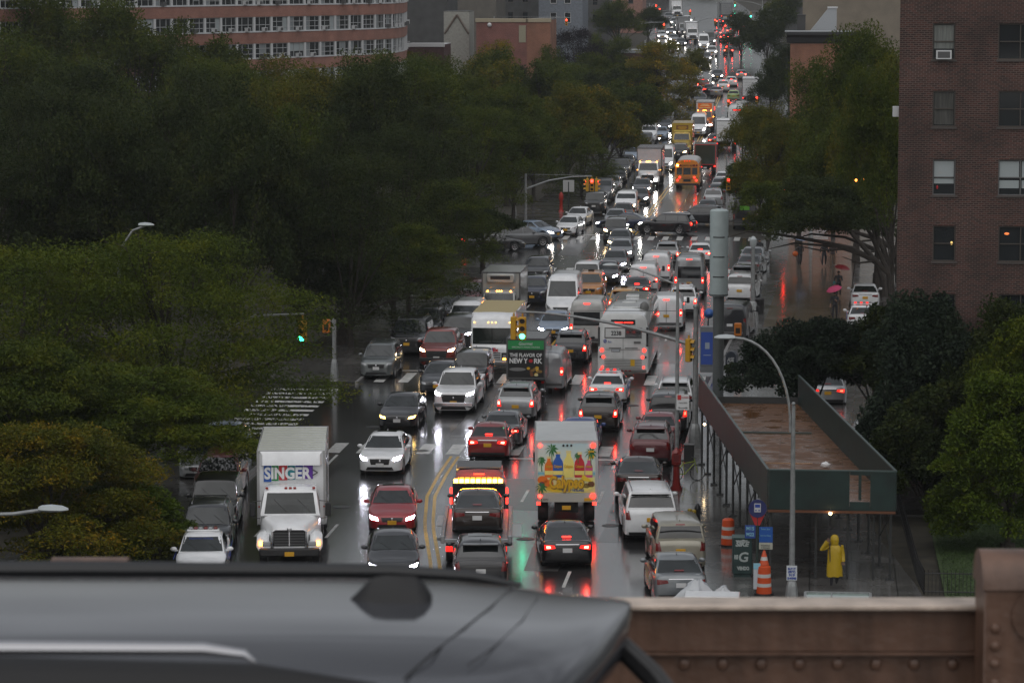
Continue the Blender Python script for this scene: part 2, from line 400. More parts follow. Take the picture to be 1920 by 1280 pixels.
# ================================================================== vehicles
GLASS=mat('window_glass',(.014,.018,.018),.05,spec=.75,coat=0.,noise=.5,nscale=1.6)
GLASSD=mat('tinted_glass',(.010,.012,.013),.05,spec=.9,coat=.6,noise=.4,nscale=1.5)
BLK=mat('black_plastic',(.014,.014,.015),.42,bump=(60,.15))
RUB=mat('tyre_rubber',(.016,.016,.017),.6,bump=(40,.3))
RIM=mat('alloy_wheel',(.42,.42,.43),.3,.9)
RIMD=mat('dark_wheel_well',(.006,.006,.006),.8)
CHR=mat('chrome',(.6,.6,.62),.15,1.)
LENS=mat('clear_lamp_lens',(.35,.36,.37),.12,.3,coat=1.)
REDL=mat('red_lamp_lens_off',(.16,.006,.006),.15,coat=1.)
HEAD=mat('headlamp_lit',(.9,.9,.9),.3,emit=(1,.95,.9),es=62)
HEADW=mat('headlamp_lit_warm',(.9,.9,.8),.3,emit=(1,.72,.36),es=48)
HEADB=mat('headlamp_lit_blue',(.9,.9,1),.3,emit=(.86,.86,1),es=78)
HEADF=mat('headlamp_lit_far',(.9,.9,.9),.3,emit=(1,.92,.8),es=26)
BRK=mat('brake_lamp_lit',(.5,.02,.02),.3,emit=(1,.02,.012),es=8)
BRKD=mat('brake_lens_lit',(.35,.012,.012),.2,emit=(1,.015,.01),es=2.4)
BRKC=mat('brake_core_lit',(.8,.1,.05),.3,emit=(1,.06,.035),es=42)
TAILC=mat('tail_core_lit',(.8,.1,.05),.3,emit=(1,.04,.02),es=12)
TAIL=mat('tail_lamp_lit',(.4,.02,.02),.3,emit=(1,.02,.012),es=1.5)
AMB=mat('amber_lamp_lit',(.6,.25,.02),.3,emit=(1,.33,.03),es=26)
AMBO=mat('amber_lens_off',(.35,.1,.008),.2,coat=1.)
PLW=mat('white_number_plate',(.6,.6,.6),.4); PLY=mat('yellow_number_plate',(.62,.33,.02),.4)
PLTX=mat('plate_letters',(.02,.02,.06),.5)
GRY=mat('grey_plastic',(.09,.09,.092),.45)
WHT=paint('white',(.74,.75,.76),0.)
ROLES={'glass':GLASS,'glassd':GLASSD,'black':BLK,'tyre':RUB,'rim':RIM,'well':RIMD,'chrome':CHR,'grey':GRY,'ptx':PLTX,'amb':AMB,'ambo':AMBO}

def bvh(mb): return BVHTree.FromPolygons([Vector(v) for v in mb.v],mb.f)
def patch(t,q,axis,sg,n=(4,3),off=.008,mb=None,mi=0,thick=None):
    """sheet with corners q (2D, seen along an axis) laid on a body surface"""
    mb=mb or MB(); a,b,c,d=[Vector(p) for p in q]; nu,nv=n; ids={}
    for i in range(nu+1):
        for j in range(nv+1):
            u=i/nu;v=j/nv; p=(a*(1-u)+b*u)*(1-v)+(d*(1-u)+c*u)*v
            if axis=='y': o=Vector((p.x,sg*20,p.y)); dr=Vector((0,-sg,0))
            elif axis=='x': o=Vector((sg*20,p.x,p.y)); dr=Vector((-sg,0,0))
            else: o=Vector((p.x,p.y,20)); dr=Vector((0,0,-1))
            h=t.ray_cast(o,dr)
            if h[0] is None: continue
            nn=h[1] if h[1].dot(dr)<0 else -h[1]
            ids[i,j]=len(mb.v); mb.v.append(tuple(h[0]+(nn-dr).normalized()*off))
    for i in range(nu):
        for j in range(nv):
            k=[(i,j),(i+1,j),(i+1,j+1),(i,j+1)]
            if all(x in ids for x in k): mb.f.append(tuple(ids[x] for x in k)); mb.m.append(mi)
    return mb
class T:
    """template: nested list of parts (name, mesh, roles, children, matrix)"""
    def __init__(s): s.parts=[]
    def p(s,name,mb,roles,parent=None,sm=40,loc=None,fix=True):
        me=mb.mesh(name,sm,fix) if isinstance(mb,MB) else mb
        roles=roles if isinstance(roles,(list,tuple)) else [roles]
        while len(me.materials)<len(roles): me.materials.append(BLK)
        e={'n':name,'me':me,'r':roles,'c':[],'l':loc}
        (parent['c'] if parent else s.parts).append(e); return e
_wm={}
def wheel_mesh(r,wd,truck=False):
    k=(r,wd,truck)
    if k in _wm: return _wm[k]
    X=Matrix.Rotation(R(90),4,'Y')
    t=MB(); h=wd/2; ri=r*(.62 if not truck else .55)
    t.lathe([(ri*.99,-h*.9),(r*.9,-h),(r,-h*.7),(r,h*.7),(r*.9,h),(ri*.99,h*.9)],22,X,cap=False); t.lathe([(.01,-h*.6),(ri,-h*.6)],22,X,1,cap=False); t.lathe([(.01,h*.6),(ri,h*.6)],22,X,1,cap=False)
    rm=MB()
    for sg in(-1,1):
        rm.lathe([(ri,sg*h*.88),(ri*.86,sg*h*.8),(ri*.84,sg*h*.62)],22,X,cap=False)
        rm.lathe([(ri*.24,sg*h*.66),(ri*.22,sg*h*.84),(.005,sg*h*.86)],12,X,cap=False)
        for q in range(5 if not truck else 8):
            M=Matrix.Rotation(2*math.pi*q/(5 if not truck else 8),4,'X')
            rm.box(sg*h*.64,sg*h*.8,-ri*.12,ri*.12,ri*.18,ri*.9,M=M)
    _wm[k]=(t.mesh('tyre',50),rm.mesh('rim',40)); return _wm[k]
def add_wheels(t,ws,x,r,wd=.22,truck=False):
    a,b=wheel_mesh(r,wd,truck)
    for y in ws:
        for s in(-1,1):
            e={'n':'wheel','me':a,'r':['tyre','well'],'c':[{'n':'rim','me':b,'r':['rim'],'c':[],'l':None}],'l':(s*(x-wd/2),y,r)}
            while len(a.materials)<2: a.materials.append(RUB)
            while len(b.materials)<1: b.materials.append(RIM)
            t.parts.append(e)

def plate(t,y,z,sg,ptx='ABC-1234',w=.34,h=.16):
    mb=MB(); mb.box(-w/2,w/2,min(y,y+sg*.02),max(y,y+sg*.02),z-h/2,z+h/2,c=.006)
    e=t.p('license_plate',mb,['plate'])
    return e

def car(L=4.75,W=1.84,H=1.46,belt=.98,hood=.86,nose=.62,deck=1.06,cowl=1.05,rf=.15,rr=-.95,rb=-1.9,wr=.335,wb=2.75,wtop=.56,kind='sedan',grille=(.42,.5,.66),lamp='std',rails=False,third=True,spoil=False,sunroof=False,ride=.21):
    """body panels as lofts; glass, lamps and plates laid on them"""
    t=T(); h=L/2; hw=W/2
    fw=wb/2+.12; rw=-wb/2+.12-.06
    ar=wr+.07
    ZT=[(-h,deck*.86),(-h+.03,deck*.95),(-h+.10,deck),(rb+.1,deck),(rb+.4,belt+.02),(cowl-.1,belt),(cowl+.1,belt-.015),(h-.75,hood),(h-.3,hood-.07),(h-.1,nose+.08),(h-.03,nose),(h,nose-.08)]
    WT=[(-h,hw-.17),(-h+.04,hw-.1),(-h+.18,hw-.035),(-h+.6,hw),(h-.9,hw),(h-.45,hw-.04),(h-.2,hw-.12),(h-.06,hw-.24),(h,hw-.34)]
    ZB=[(-h,.36),(-h+.06,.27),(-h+.3,ride),(h-.3,ride),(h-.06,.22),(h,.3)]
    ys={-h,-h+.03,-h+.1,-h+.18,-h+.35,h,h-.03,h-.06,h-.12,h-.2,h-.32,h-.45,rb+.1,rb+.4,cowl+.1,cowl-.1,0,-.4,.4}
    for q in(fw,rw):
        for k in(-1,-.97,-.88,-.7,-.4,0,.4,.7,.88,.97,1): ys.add(q+ar*k)
    ys=sorted(y for y in ys if -h<=y<=h); ys=[y for i,y in enumerate(ys) if i==0 or y-ys[i-1]>.012]
    rings=[]
    for y in ys:
        w=interp(WT,y); zt=interp(ZT,y); zb=interp(ZB,y)
        for q in(fw,rw):
            d=abs(y-q)
            if d<ar+1e-4: zb=max(zb,wr+math.sqrt(max(0,ar*ar-d*d)))
        zb=min(zb,zt-.1)
        mid=zb+(zt-zb)*.45
        r=[(w-.07,zb),(w-.01,zb+.03),(w,mid),(w-.012,zt-(zt-mid)*.45),(w-.045,zt-(zt-mid)*.16),(w-.13,zt),(w*.5,zt+.018),(0,zt+.026)]
        ring=[(x,y,z) for x,z in r]+[(-x,y,z) for x,z in r[-2::-1]]
        rings.append(ring)
    lo=MB(); lo.loft(rings,closed=True)
    # greenhouse
    ZR=[(rb,belt-.02),(rr-.1,H-.10),(rr+.12,H-.02),(rr+.5,H),(rf-.35,H),(rf,H-.035),(cowl+.02,belt-.02)]
    if kind in('suv','van'): ZR=[(rb,belt-.02),(rr-.06,H-.10),(rr+.08,H-.03),(rr+.5,H),(rf-.4,H),(rf,H-.04),(cowl+.02,belt-.02)]
    us=sorted({rb,rb+(rr-rb)*.33,rb+(rr-rb)*.66,rr-.1,rr+.0,rr+.12,rr+.5,(rr+rf)/2,rf-.35,rf-.15,rf,rf+(cowl-rf)*.33,rf+(cowl-rf)*.66,cowl+.02})
    wbt=hw-.05
    ur=[]
    for y in us:
        z=interp(ZR,y); f=max(0,(z-belt)/(H-belt)); 
        taper=1-.05*max(0,(y-rf)/(cowl-rf+.01))-.05*max(0,(rr-y)/(rr-rb+.01))
        wt=(wbt-(wbt-wtop-.1)*f)*taper; wl=wbt*taper
        zz=max(z,belt-.02); r=[(wl,belt-.06),(wl+(wt-wl)*.5+.015,belt-.02+(zz-belt)*.5),(wt,zz-.055*f),(wt-.1*min(1,f*2+.1),zz-.0),(wt*.45,zz+.022*f),(0,zz+.03*f)]
        ur.append([(x,y,q) for x,q in r]+[(-x,y,q) for x,q in r[-2::-1]])
    up=MB(); up.loft(ur)
    bl,bu=bvh(lo),bvh(up)
    body=MB(); body.add(lo.v,lo.f,0); body.add(up.v,up.f,0)
    body.box(-hw+.1,hw-.1,-h+.25,h-.3,.19,.5,mi=1)
    B=t.p('body',body,['paint','well'],sm=38)
    # glass
    tl=H-.115
    def wat(z,tp=.93): return (wbt-(wbt-wtop-.1)*(z-belt)/(H-belt))*tp-.045
    b0=belt+.02
    t.p('windshield',patch(bu,[(-wat(b0,.95),b0),(wat(b0,.95),b0),(wat(tl+.03,.99),tl+.03),(-wat(tl+.03,.99),tl+.03)],'y',1,(10,5)),['glass'],sm=60)
    rz0=belt+(.10 if kind=='suv' else .05); rz1=tl+(.02 if kind=='sedan' else .0)
    t.p('rear_window',patch(bu,[(-wat(rz0,.95),rz0),(wat(rz0,.95),rz0),(wat(rz1,.97)-.02,rz1),(-wat(rz1,.97)+.02,rz1)],'y',-1,(10,5)),['glassd' if kind=='suv' else 'glass'],sm=60)
    # side windows
    zt=tl+.01; zb_=belt+.02
    fr=lambda z:rf+(cowl-rf)*(1-(z-belt)/(H-belt))-.16
    re=lambda z:rb+(rr-rb)*((z-belt)/(H-belt))+.16
    cuts=[-.15] if kind=='sedan' else ([-.1,-1.15] if L<5.05 else [-.1,-1.2])
    segs=[fr]+[(lambda z,c=c:c) for c in cuts]+[re]
    for s in(-1,1):
        for a,b in zip(segs,segs[1:]):
            a0,a1=a(zb_)-(.02 if a is not fr else .05),a(zt)-.02; b0_,b1=b(zb_)+.03,b(zt)+.03
            if a0-b0_<.2: continue
            t.p('side_window',patch(bu,[(a0,zb_),(b0_,zb_),(min(b1,a1-.02),zt),(max(a1,b1),zt)],'x',s,(5,4)),['glassd'],sm=60)
    # front
    gx,g0,g1=grille
    t.p('grille',patch(bl,[(-gx*.86,g0),(gx*.86,g0),(gx,g1),(-gx,g1)],'y',1,(8,3),.012),['black'])
    t.p('bumper_intake',patch(bl,[(-hw*.62,.27),(hw*.62,.27),(hw*.55,.40),(-hw*.55,.40)],'y',1,(8,2),.012),['black'])
    eb=MB(); eb.ball((0,h+.012,(g0+g1)/2+.03),(.05,.015,.05),8); t.p('badge',eb,['chrome'])
    l0=nose-.06 if lamp!='suv' else nose-.04
    for s in(-1,1):
        t.p('headlight',patch(bl,[(s*(hw-.40),l0),(s*(hw-.12),l0+.03),(s*(hw-.07),l0+.15),(s*(hw-.36),l0+.10)],'y',1,(6,3),.014),['head'])
        if kind=='suv':
            t.p('taillight',patch(bl,[(s*(hw-.26),belt-.34),(s*(hw-.07),belt-.34),(s*(hw-.08),belt-.02),(s*(hw-.2),belt-.02)],'y',-1,(4,5),.014),['tail'])
            t.p('lamp_core',patch(bl,[(s*(hw-.20),belt-.24),(s*(hw-.11),belt-.24),(s*(hw-.115),belt-.10),(s*(hw-.18),belt-.10)],'y',-1,(3,3),.022),['tailc'])
        elif kind!='pickup':
            t.p('taillight',patch(bl,[(s*(hw-.50),deck-.24),(s*(hw-.12),deck-.30),(s*(hw-.11),deck-.12),(s*(hw-.46),deck-.14)],'y',-1,(6,3),.014),['tail'])
            t.p('lamp_core',patch(bl,[(s*(hw-.34),deck-.235),(s*(hw-.19),deck-.25),(s*(hw-.18),deck-.16),(s*(hw-.32),deck-.165)],'y',-1,(4,2),.022),['tailc'])
    if kind=='sedan':
        t.p('trunk_trim',patch(bl,[(-.42,deck-.12),(.42,deck-.12),(.42,deck-.09),(-.42,deck-.09)],'y',-1,(6,1),.014),['chrome'])
        pz=deck-.32
    else: pz=belt-.34
    t.p('rear_bumper_trim',patch(bl,[(-hw*.8,.30),(hw*.8,.30),(hw*.83,.42),(-hw*.83,.42)],'y',-1,(8,2),.012),['black'])
    plate(t,-h-.012,pz,-1); plate(t,h+.008,g0-.02,1)
    if third:
        z=H-.07 if kind=='suv' else rz0+.07
        t.p('brake_light',patch(bu,[(-.16,z-.015),(.16,z-.015),(.16,z+.02),(-.16,z+.02)],'y',-1,(4,1),.03),['third'])
    for s in(-1,1):
        m=MB(); m.ball((s*(hw+.10),cowl-.32,belt+.06),(.12,.07,.085),8); m.box(min(s*(hw-.06),s*(hw+.06)),max(s*(hw-.06),s*(hw+.06)),cowl-.34,cowl-.28,belt-.01,belt+.04)
        t.p('mirror',m,['paint'])
    for s in(-.62,.1):
        wv=patch(bu,[(s,b0+.02),(s+.02,b0+.02),(s+.4,b0+(tl-b0)*.62),(s+.38,b0+(tl-b0)*.62)],'y',1,(1,6),.02)
        if wv.f: t.p('wiper',wv,['black'])
    fn=MB(); fn.loft([[(-.025,rr+.42,H+.0),(.025,rr+.42,H),(0,rr+.42,H+.02)],[(-.02,rr+.25,H),(.02,rr+.25,H),(0,rr+.22,H+.1)]]); t.p('antenna_fin',fn,['paint'])
    if rails:
        for s in(-1,1):
            m=MB(); x=s*(wtop+.0); m.tube([(x,rr+.1,H-.01),(x,rr+.25,H+.055),(x,rf-.35,H+.055),(x,rf-.2,H-.0)],.02,6); t.p('roof_rail',m,['rail'])
    if sunroof:
        t.p('sunroof',patch(bu,[(-.42,rf-1.0),(.42,rf-1.0),(.42,rf-.42),(-.42,rf-.42)],'z',1,(4,3),.01),['glassd'])
    if spoil:
        m=MB(); m.box(-wtop-.02,wtop+.02,rr-.32,rr+.02,H-.075,H-.03,c=.015); t.p('spoiler',m,['paint'])
    add_wheels(t,(fw,rw),hw-.015,wr,.21)
    t.L=L;t.W=W;t.H=H; return t

def police_bar(t,y,z,wd=1.15):
    m=MB(); m.box(-wd/2,wd/2,y-.14,y+.14,z,z+.07,mi=0,c=.02)
    for i in range(6):
        x=-wd/2+.05+i*(wd-.1)/6; m.box(x+.015,x+(wd-.1)/6-.015,y-.13,y+.13,z+.07,z+.14,mi=1+(i%2),c=.02)
    t.p('light_bar',m,['white','tailoff','lens'])

def pickup(L=5.85,W=2.03,H=1.9,bed=True):
    t=car(L=L,W=W,H=H,belt=1.24,hood=1.16,nose=1.0,deck=1.2,cowl=1.35,rf=.72,rr=-.9,rb=-1.12,wr=.40,wb=3.64,wtop=.66,kind='pickup',grille=(.6,.62,.98),ride=.36,third=True)
    h=L/2; hw=W/2
    # dark cargo bed sunk between the walls, drawn as liner plus rails
    m=MB(); m.box(-hw+.2,hw-.2,-h+.12,-1.2,1.1,1.228,mi=0)
    t.p('bed_liner',m,['well'])
    r=MB()
    for s in(-1,1): r.box(min(s*(hw-.2),s*(hw-.05)),max(s*(hw-.2),s*(hw-.05)),-h+.1,-1.12,1.2,1.3,c=.02)
    r.box(-hw+.06,hw-.06,-h+.02,-h+.12,1.15,1.3,c=.02); t.p('bed_rail',r,['paint'])
    for s in(-1,1):
        q=MB(); q.box(min(s*(hw-.2),s*(hw-.06)),max(s*(hw-.2),s*(hw-.06)),-h-.012,-h+.05,.82,1.2,c=.01); t.p('taillight',q,['third'])
    b=MB(); b.box(-hw+.06,hw-.06,h-.18,h+.07,.42,.62,c=.03); t.p('front_bumper',b,['chrome'])
    b=MB(); b.box(-hw+.08,hw-.08,-h-.1,-h+.1,.45,.62,c=.03); t.p('rear_bumper',b,['chrome'])
    return t

def boxbody(mb,x,y0,y1,z0,z1,mi=0,c=.05): mb.box(-x,x,y0,y1,z0,z1,mi,c)
def endframe(b,x,y0,y1,z0,z1,w=.09):
    b.box(-x,x,y0,y1,z1-w,z1+.004,mi=1); b.box(-x,x,y0,y1,z0,z0+w,mi=1); b.box(-x,-x+w,y0,y1,z0+w,z1-w,mi=1); b.box(x-w,x,y0,y1,z0+w,z1-w,mi=1)
def hoodtruck(BL=6.4,BW=2.5,BH=3.75,cabw=2.2,fairing=False,rollup=True,reefer=False,marker=True):
    """box truck with a long hood: cab, hood, box, fuel tank, bumper"""
    t=T(); CBL=1.55; HL=1.35; L=BL+CBL+HL+.25; h=L/2; c2=cabw/2
    yb0=-h; yb1=yb0+BL; yc0=yb1+.2; yc1=yc0+CBL; yf=h
    bx=MB(); boxbody(bx,BW/2,yb0,yb1,1.02,BH,0,.04); endframe(bx,BW/2+.012,yb1-.06,yb1+.015,1.05,BH+.01); endframe(bx,BW/2+.012,yb0-.015,yb0+.06,1.05,BH+.01)
    for s in(-1,1):
        bx.box(min(s*BW/2,s*(BW/2+.014)),max(s*BW/2,s*(BW/2+.014)),yb0,yb1,BH-.1,BH+.012,mi=1); bx.box(min(s*BW/2,s*(BW/2+.014)),max(s*BW/2,s*(BW/2+.014)),yb0,yb1,1.0,1.1,mi=1)
    n=int(BL/.45)
    for i in range(1,n):
        y=yb0+BL*i/n; bx.box(-BW/2+.03,BW/2-.03,y-.02,y+.02,BH-.002,BH+.014,mi=2)
    B=t.p('cargo_box',bx,['box','trim','roof'])
    if fairing:
        f=MB(); f.loft([[(-BW/2+.1,yb1+.01,BH-.5),(BW/2-.1,yb1+.01,BH-.5),(BW/2-.1,yb1+.01,BH+.0),(-BW/2+.1,yb1+.01,BH+.0)],[(-BW/2+.2,yb1+.2,BH-.5),(BW/2-.2,yb1+.2,BH-.5),(BW/2-.2,yb1+.12,BH-.12),(-BW/2+.2,yb1+.12,BH-.12)]]); t.p('roof_fairing',f,['box'])
    if reefer:
        f=MB(); f.box(-.8,.8,yb1+.01,yb1+.45,BH-1.0,BH-.1,c=.1); e=t.p('refrigeration_unit',f,['box']); g=MB(); g.box(-.62,.62,yb1+.45,yb1+.47,BH-.45,BH-.22,c=.008); t.p('vent',g,['black'],e)
    # cab
    W0=[(yc0,c2-.05),(yc0+.2,c2),(yc1-.2,c2),(yc1+.3,c2-.1),(yf-.4,c2-.42),(yf-.06,c2-.5),(yf,c2-.56)]
    ys=[yc0,yc0+.1,yc1-.35,yc1-.1,yc1+.25,yc1+.7,yf-.35,yf-.12,yf-.02,yf]
    ZT=[(yc0,1.75),(yc1+.1,1.75),(yc1+.25,1.68),(yf-.35,1.5),(yf-.1,1.42),(yf,1.3)]
    rings=[]
    for y in ys:
        w=interp(W0,y); zt=interp(ZT,y); zb=.62
        r=[(w-.03,zb),(w,zb+.1),(w,zb+.55*(zt-zb)),(w-.03,zt-.12),(w-.14,zt-.02),(w*.55,zt+.03),(0,zt+.05)]
        rings.append([(x,y,z) for x,z in r]+[(-x,y,z) for x,z in r[-2::-1]])
    lo=MB(); lo.loft(rings)
    ur=[]
    CH_=2.62
    for y,z in((yc0,CH_-.12),(yc0+.12,CH_-.02),(yc0+.6,CH_),(yc1-.55,CH_),(yc1-.3,CH_-.04),(yc1-.2,CH_-.12),(yc1+.02,2.2),(yc1+.22,1.72)):
        f=(z-1.7)/(CH_-1.7); wl=c2-.03; wt=wl-.14*f; r=[(wl,1.68),(wl-.02,1.7+(z-1.7)*.5),(wt,z-.07*f),(wt-.12,z),(wt*.5,z+.03*f),(0,z+.04*f)]
        ur.append([(x,y,q) for x,q in r]+[(-x,y,q) for x,q in r[-2::-1]])
    up=MB(); up.loft(ur); bl,bu=bvh(lo),bvh(up)
    body=MB(); body.add(lo.v,lo.f); body.add(up.v,up.f); t.p('cab',body,['paint'])
    # fenders
    for s in(-1,1):
        fe=MB(); rr_=[]
        for k,(y,z,w) in enumerate(((yf-1.25,.75,.10),(yf-1.15,1.05,.2),(yf-.85,1.2,.3),(yf-.4,1.17,.36),(yf-.12,1.05,.34),(yf-.02,.85,.3))):
            x=s*(c2-.12-(.10 if k>4 else 0)); rr_.append([(x-w*.7*s,y,z-.05),(x-w*.3*s,y,z+.06),(x+w*.25*s,y,z+.04),(x+w*.55*s,y,z-.06),(x+w*.6*s,y,z-.3),(x-w*.7*s,y,z-.3)])
        fe.loft(rr_); t.p('fender',fe,['paint'])
    t.p('windshield',patch(bu,[(-c2+.17,1.76),(c2-.17,1.76),(c2-.27,2.46),(-c2+.27,2.46)],'y',1,(10,5)),['glass'],sm=60)
    for s in(-1,1):
        t.p('side_window',patch(bu,[(yc1-.05,1.78),(yc0+.45,1.78),(yc0+.45,2.42),(yc1-.38,2.42)],'x',s,(4,4)),['glassd'],sm=60)
    g=MB(); g.box(-.58,.58,yf-.0,yf+.035,.78,1.36,mi=0,c=.02)
    for i in range(5): g.box(-.54,.54,yf+.035,yf+.045,.84+i*.1,.87+i*.1,mi=1)
    g.tube([(-.6,yf+.03,.78),(-.62,yf+.03,1.3),(-.5,yf+.03,1.38),(.5,yf+.03,1.38),(.62,yf+.03,1.3),(.6,yf+.03,.78)],.025,6,mi=2)
    g.box(-.02,.02,yf+.04,yf+.06,.8,1.36,mi=2); g.ball((0,yf+.05,1.4),(.09,.03,.09),8,mi=2)
    t.p('grille',g,['black','grey','chrome'])
    for s in(-1,1):
        q=MB(); q.box(min(s*.66,s*.98),max(s*.66,s*.98),yf-.06,yf+.02,.78,.96,c=.03); t.p('headlight',q,['head'])
        q=MB(); q.box(min(s*.94,s*1.09),max(s*.94,s*1.09),yf-.1,yf+.0,.80,.95,c=.02); t.p('turn_signal',q,['turn'])
        m=MB(); x=s*(c2+.26); m.box(x-.1,x+.1,yc1-.1,yc1-.0,1.62,2.12,c=.03); m.tube([(s*(c2-.05),yc1-.02,2.2),(x,yc1-.03,2.17),(x,yc1-.03,1.58),(s*(c2-.02),yc1-.02,1.55)],.018,6); t.p('mirror',m,['black'])
        q=MB(); q.box(min(s*(BW/2-.22),s*(BW/2-.06)),max(s*(BW/2-.22),s*(BW/2-.06)),yb0-.03,yb0,.8,.92,c=.01); t.p('taillight',q,['third'])
        q=MB(); q.tube([(s*(BW/2-.06),yb1+.03,1.7),(s*(BW/2-.06),yb1+.05,1.7)],.035,8); t.p('side_marker',q,['marker'])
    if marker:
        for x in(-.85,-.16,0,.16,.85): q=MB(); q.box(x-.05,x+.05,yc1-.33,yc1-.24,CH_-.04,CH_+.03,c=.01); t.p('roof_marker_light',q,['marker'])
    for x in(-.75,.1):
        wv=patch(bu,[(x,1.8),(x+.025,1.8),(x+.5,2.25),(x+.475,2.25)],'y',1,(1,6),.02); t.p('wiper',wv,['black'])
    b=MB(); b.box(-c2+.02,c2-.02,yf-.12,yf+.16,.42,.72,c=.05); e=t.p('bumper',b,['bumper']); 
    plate(t,yf+.165,.52,1); plate(t,yb0-.02,.72,-1)
    ch=MB(); ch.box(-.5,.5,yb0+.1,yf-.3,.62,.95); ch.box(-BW/2+.1,-c2+.55,yb1-1.5,yb1+.3,.45,.9,c=.06); ch.box(-BW/2+.05,BW/2-.05,yb0-.02,yb0+.08,.5,.6); t.p('chassis',ch,['well'])
    if rollup:
        q=MB(); q.box(-BW/2+.14,BW/2-.14,yb0-.02,yb0+.0,1.15,BH-.2)
        for i in range(6): q.box(-BW/2+.14,BW/2-.14,yb0-.028,yb0-.018,1.15+i*(BH-1.35)/6,1.165+i*(BH-1.35)/6,mi=1)
        t.p('rear_door',q,['box','trim'])
    add_wheels(t,(yf-.78,),c2-.02,.48,.28,True); add_wheels(t,(yb0+1.5,),BW/2-.03,.48,.5,True)
    t.L=L;t.W=BW;t.yf=yf;t.yb0=yb0;t.yb1=yb1; return t

def cabover(BL=4.4,BW=2.3,BH=3.2,reefer=False):
    """flat-nosed low cab truck"""
    t=T(); L=BL+1.75; h=L/2; yb0=-h; yb1=h-1.75; c2=1.0
    bx=MB(); boxbody(bx,BW/2,yb0,yb1,.95,BH,0,.04)
    for s in(-1,1): bx.box(min(s*BW/2,s*(BW/2+.014)),max(s*BW/2,s*(BW/2+.014)),yb0,yb1,BH-.08,BH+.012,mi=1)
    endframe(bx,BW/2+.012,yb1-.05,yb1+.014,1,BH+.01); endframe(bx,BW/2+.012,yb0-.014,yb0+.05,1,BH+.01)
    t.p('cargo_box',bx,['box','trim'])
    if reefer:
        f=MB(); f.box(-.85,.85,yb1+.01,yb1+.42,BH-.62,BH-.06,c=.08); e=t.p('refrigeration_unit',f,['box']); g=MB(); g.box(-.6,.6,yb1+.42,yb1+.44,BH-.4,BH-.2,c=.008); t.p('vent',g,['black'],e)
    rings=[]
    for y,z,w in((yb1+.1,2.2,c2-.03),(yb1+.3,2.28,c2),(yb1+.9,2.28,c2),(yb1+1.15,2.2,c2),(yb1+1.45,1.55,c2),(yb1+1.62,1.3,c2-.02),(yb1+1.72,1.1,c2-.08),(yb1+1.75,.7,c2-.14)):
        r=[(w-.05,.5),(w,.6),(w,.5+(z-.5)*.5),(w-.04*(z>1.4)-.01,z-.15),(w-.14,z-.02),(w*.5,z+.02),(0,z+.03)]
        rings.append([(x,y,q) for x,q in r]+[(-x,y,q) for x,q in r[-2::-1]])
    lo=MB(); lo.loft(rings); bl=bvh(lo); t.p('cab',lo,['paint'])
    t.p('windshield',patch(bl,[(-c2+.1,1.42),(c2-.1,1.42),(c2-.16,2.12),(-c2+.16,2.12)],'y',1,(10,5)),['glass'],sm=60)
    for s in(-1,1):
        t.p('side_window',patch(bl,[(yb1+1.35,1.4),(yb1+.5,1.4),(yb1+.5,2.05),(yb1+1.1,2.05)],'x',s,(4,4)),['glassd'])
        t.p('headlight',patch(bl,[(s*(c2-.32),.74),(s*(c2-.12),.76),(s*(c2-.1),.98),(s*(c2-.3),.96)],'y',1,(4,3),.014),['head'])
        m=MB(); x=s*(c2+.2); m.box(x-.08,x+.08,yb1+1.3,yb1+1.36,1.45,1.85,c=.02); m.tube([(s*(c2-.05),yb1+1.2,1.9),(x,yb1+1.33,1.9),(x,yb1+1.33,1.4)],.015,6); t.p('mirror',m,['black'])
        q=MB(); q.box(min(s*(BW/2-.2),s*(BW/2-.06)),max(s*(BW/2-.2),s*(BW/2-.06)),yb0-.03,yb0,.8,.92); t.p('taillight',q,['third'])
    t.p('grille',patch(bl,[(-.55,.74),(.55,.74),(.55,.98),(-.55,.98)],'y',1,(6,2),.012),['black'])
    for x in(-.7,-.13,0,.13,.7): q=MB(); q.box(x-.04,x+.04,yb1+1.05,yb1+1.14,2.22,2.29,c=.01); t.p('roof_marker_light',q,['marker'])
    b=MB(); b.box(-c2+.04,c2-.04,yb1+1.6,yb1+1.8,.42,.62,c=.03); t.p('bumper',b,['bumper']); plate(t,yb1+1.805,.52,1); plate(t,yb0-.03,.7,-1)
    ch=MB(); ch.box(-.45,.45,yb0+.1,yb1+1.4,.5,.9); t.p('chassis',ch,['well'])
    add_wheels(t,(yb1+.95,),c2-.02,.4,.24,True); add_wheels(t,(yb0+1.1,),BW/2-.1,.4,.4,True)
    t.L=L; t.W=BW; t.yb0=yb0; t.yb1=yb1; t.yf=h; return t

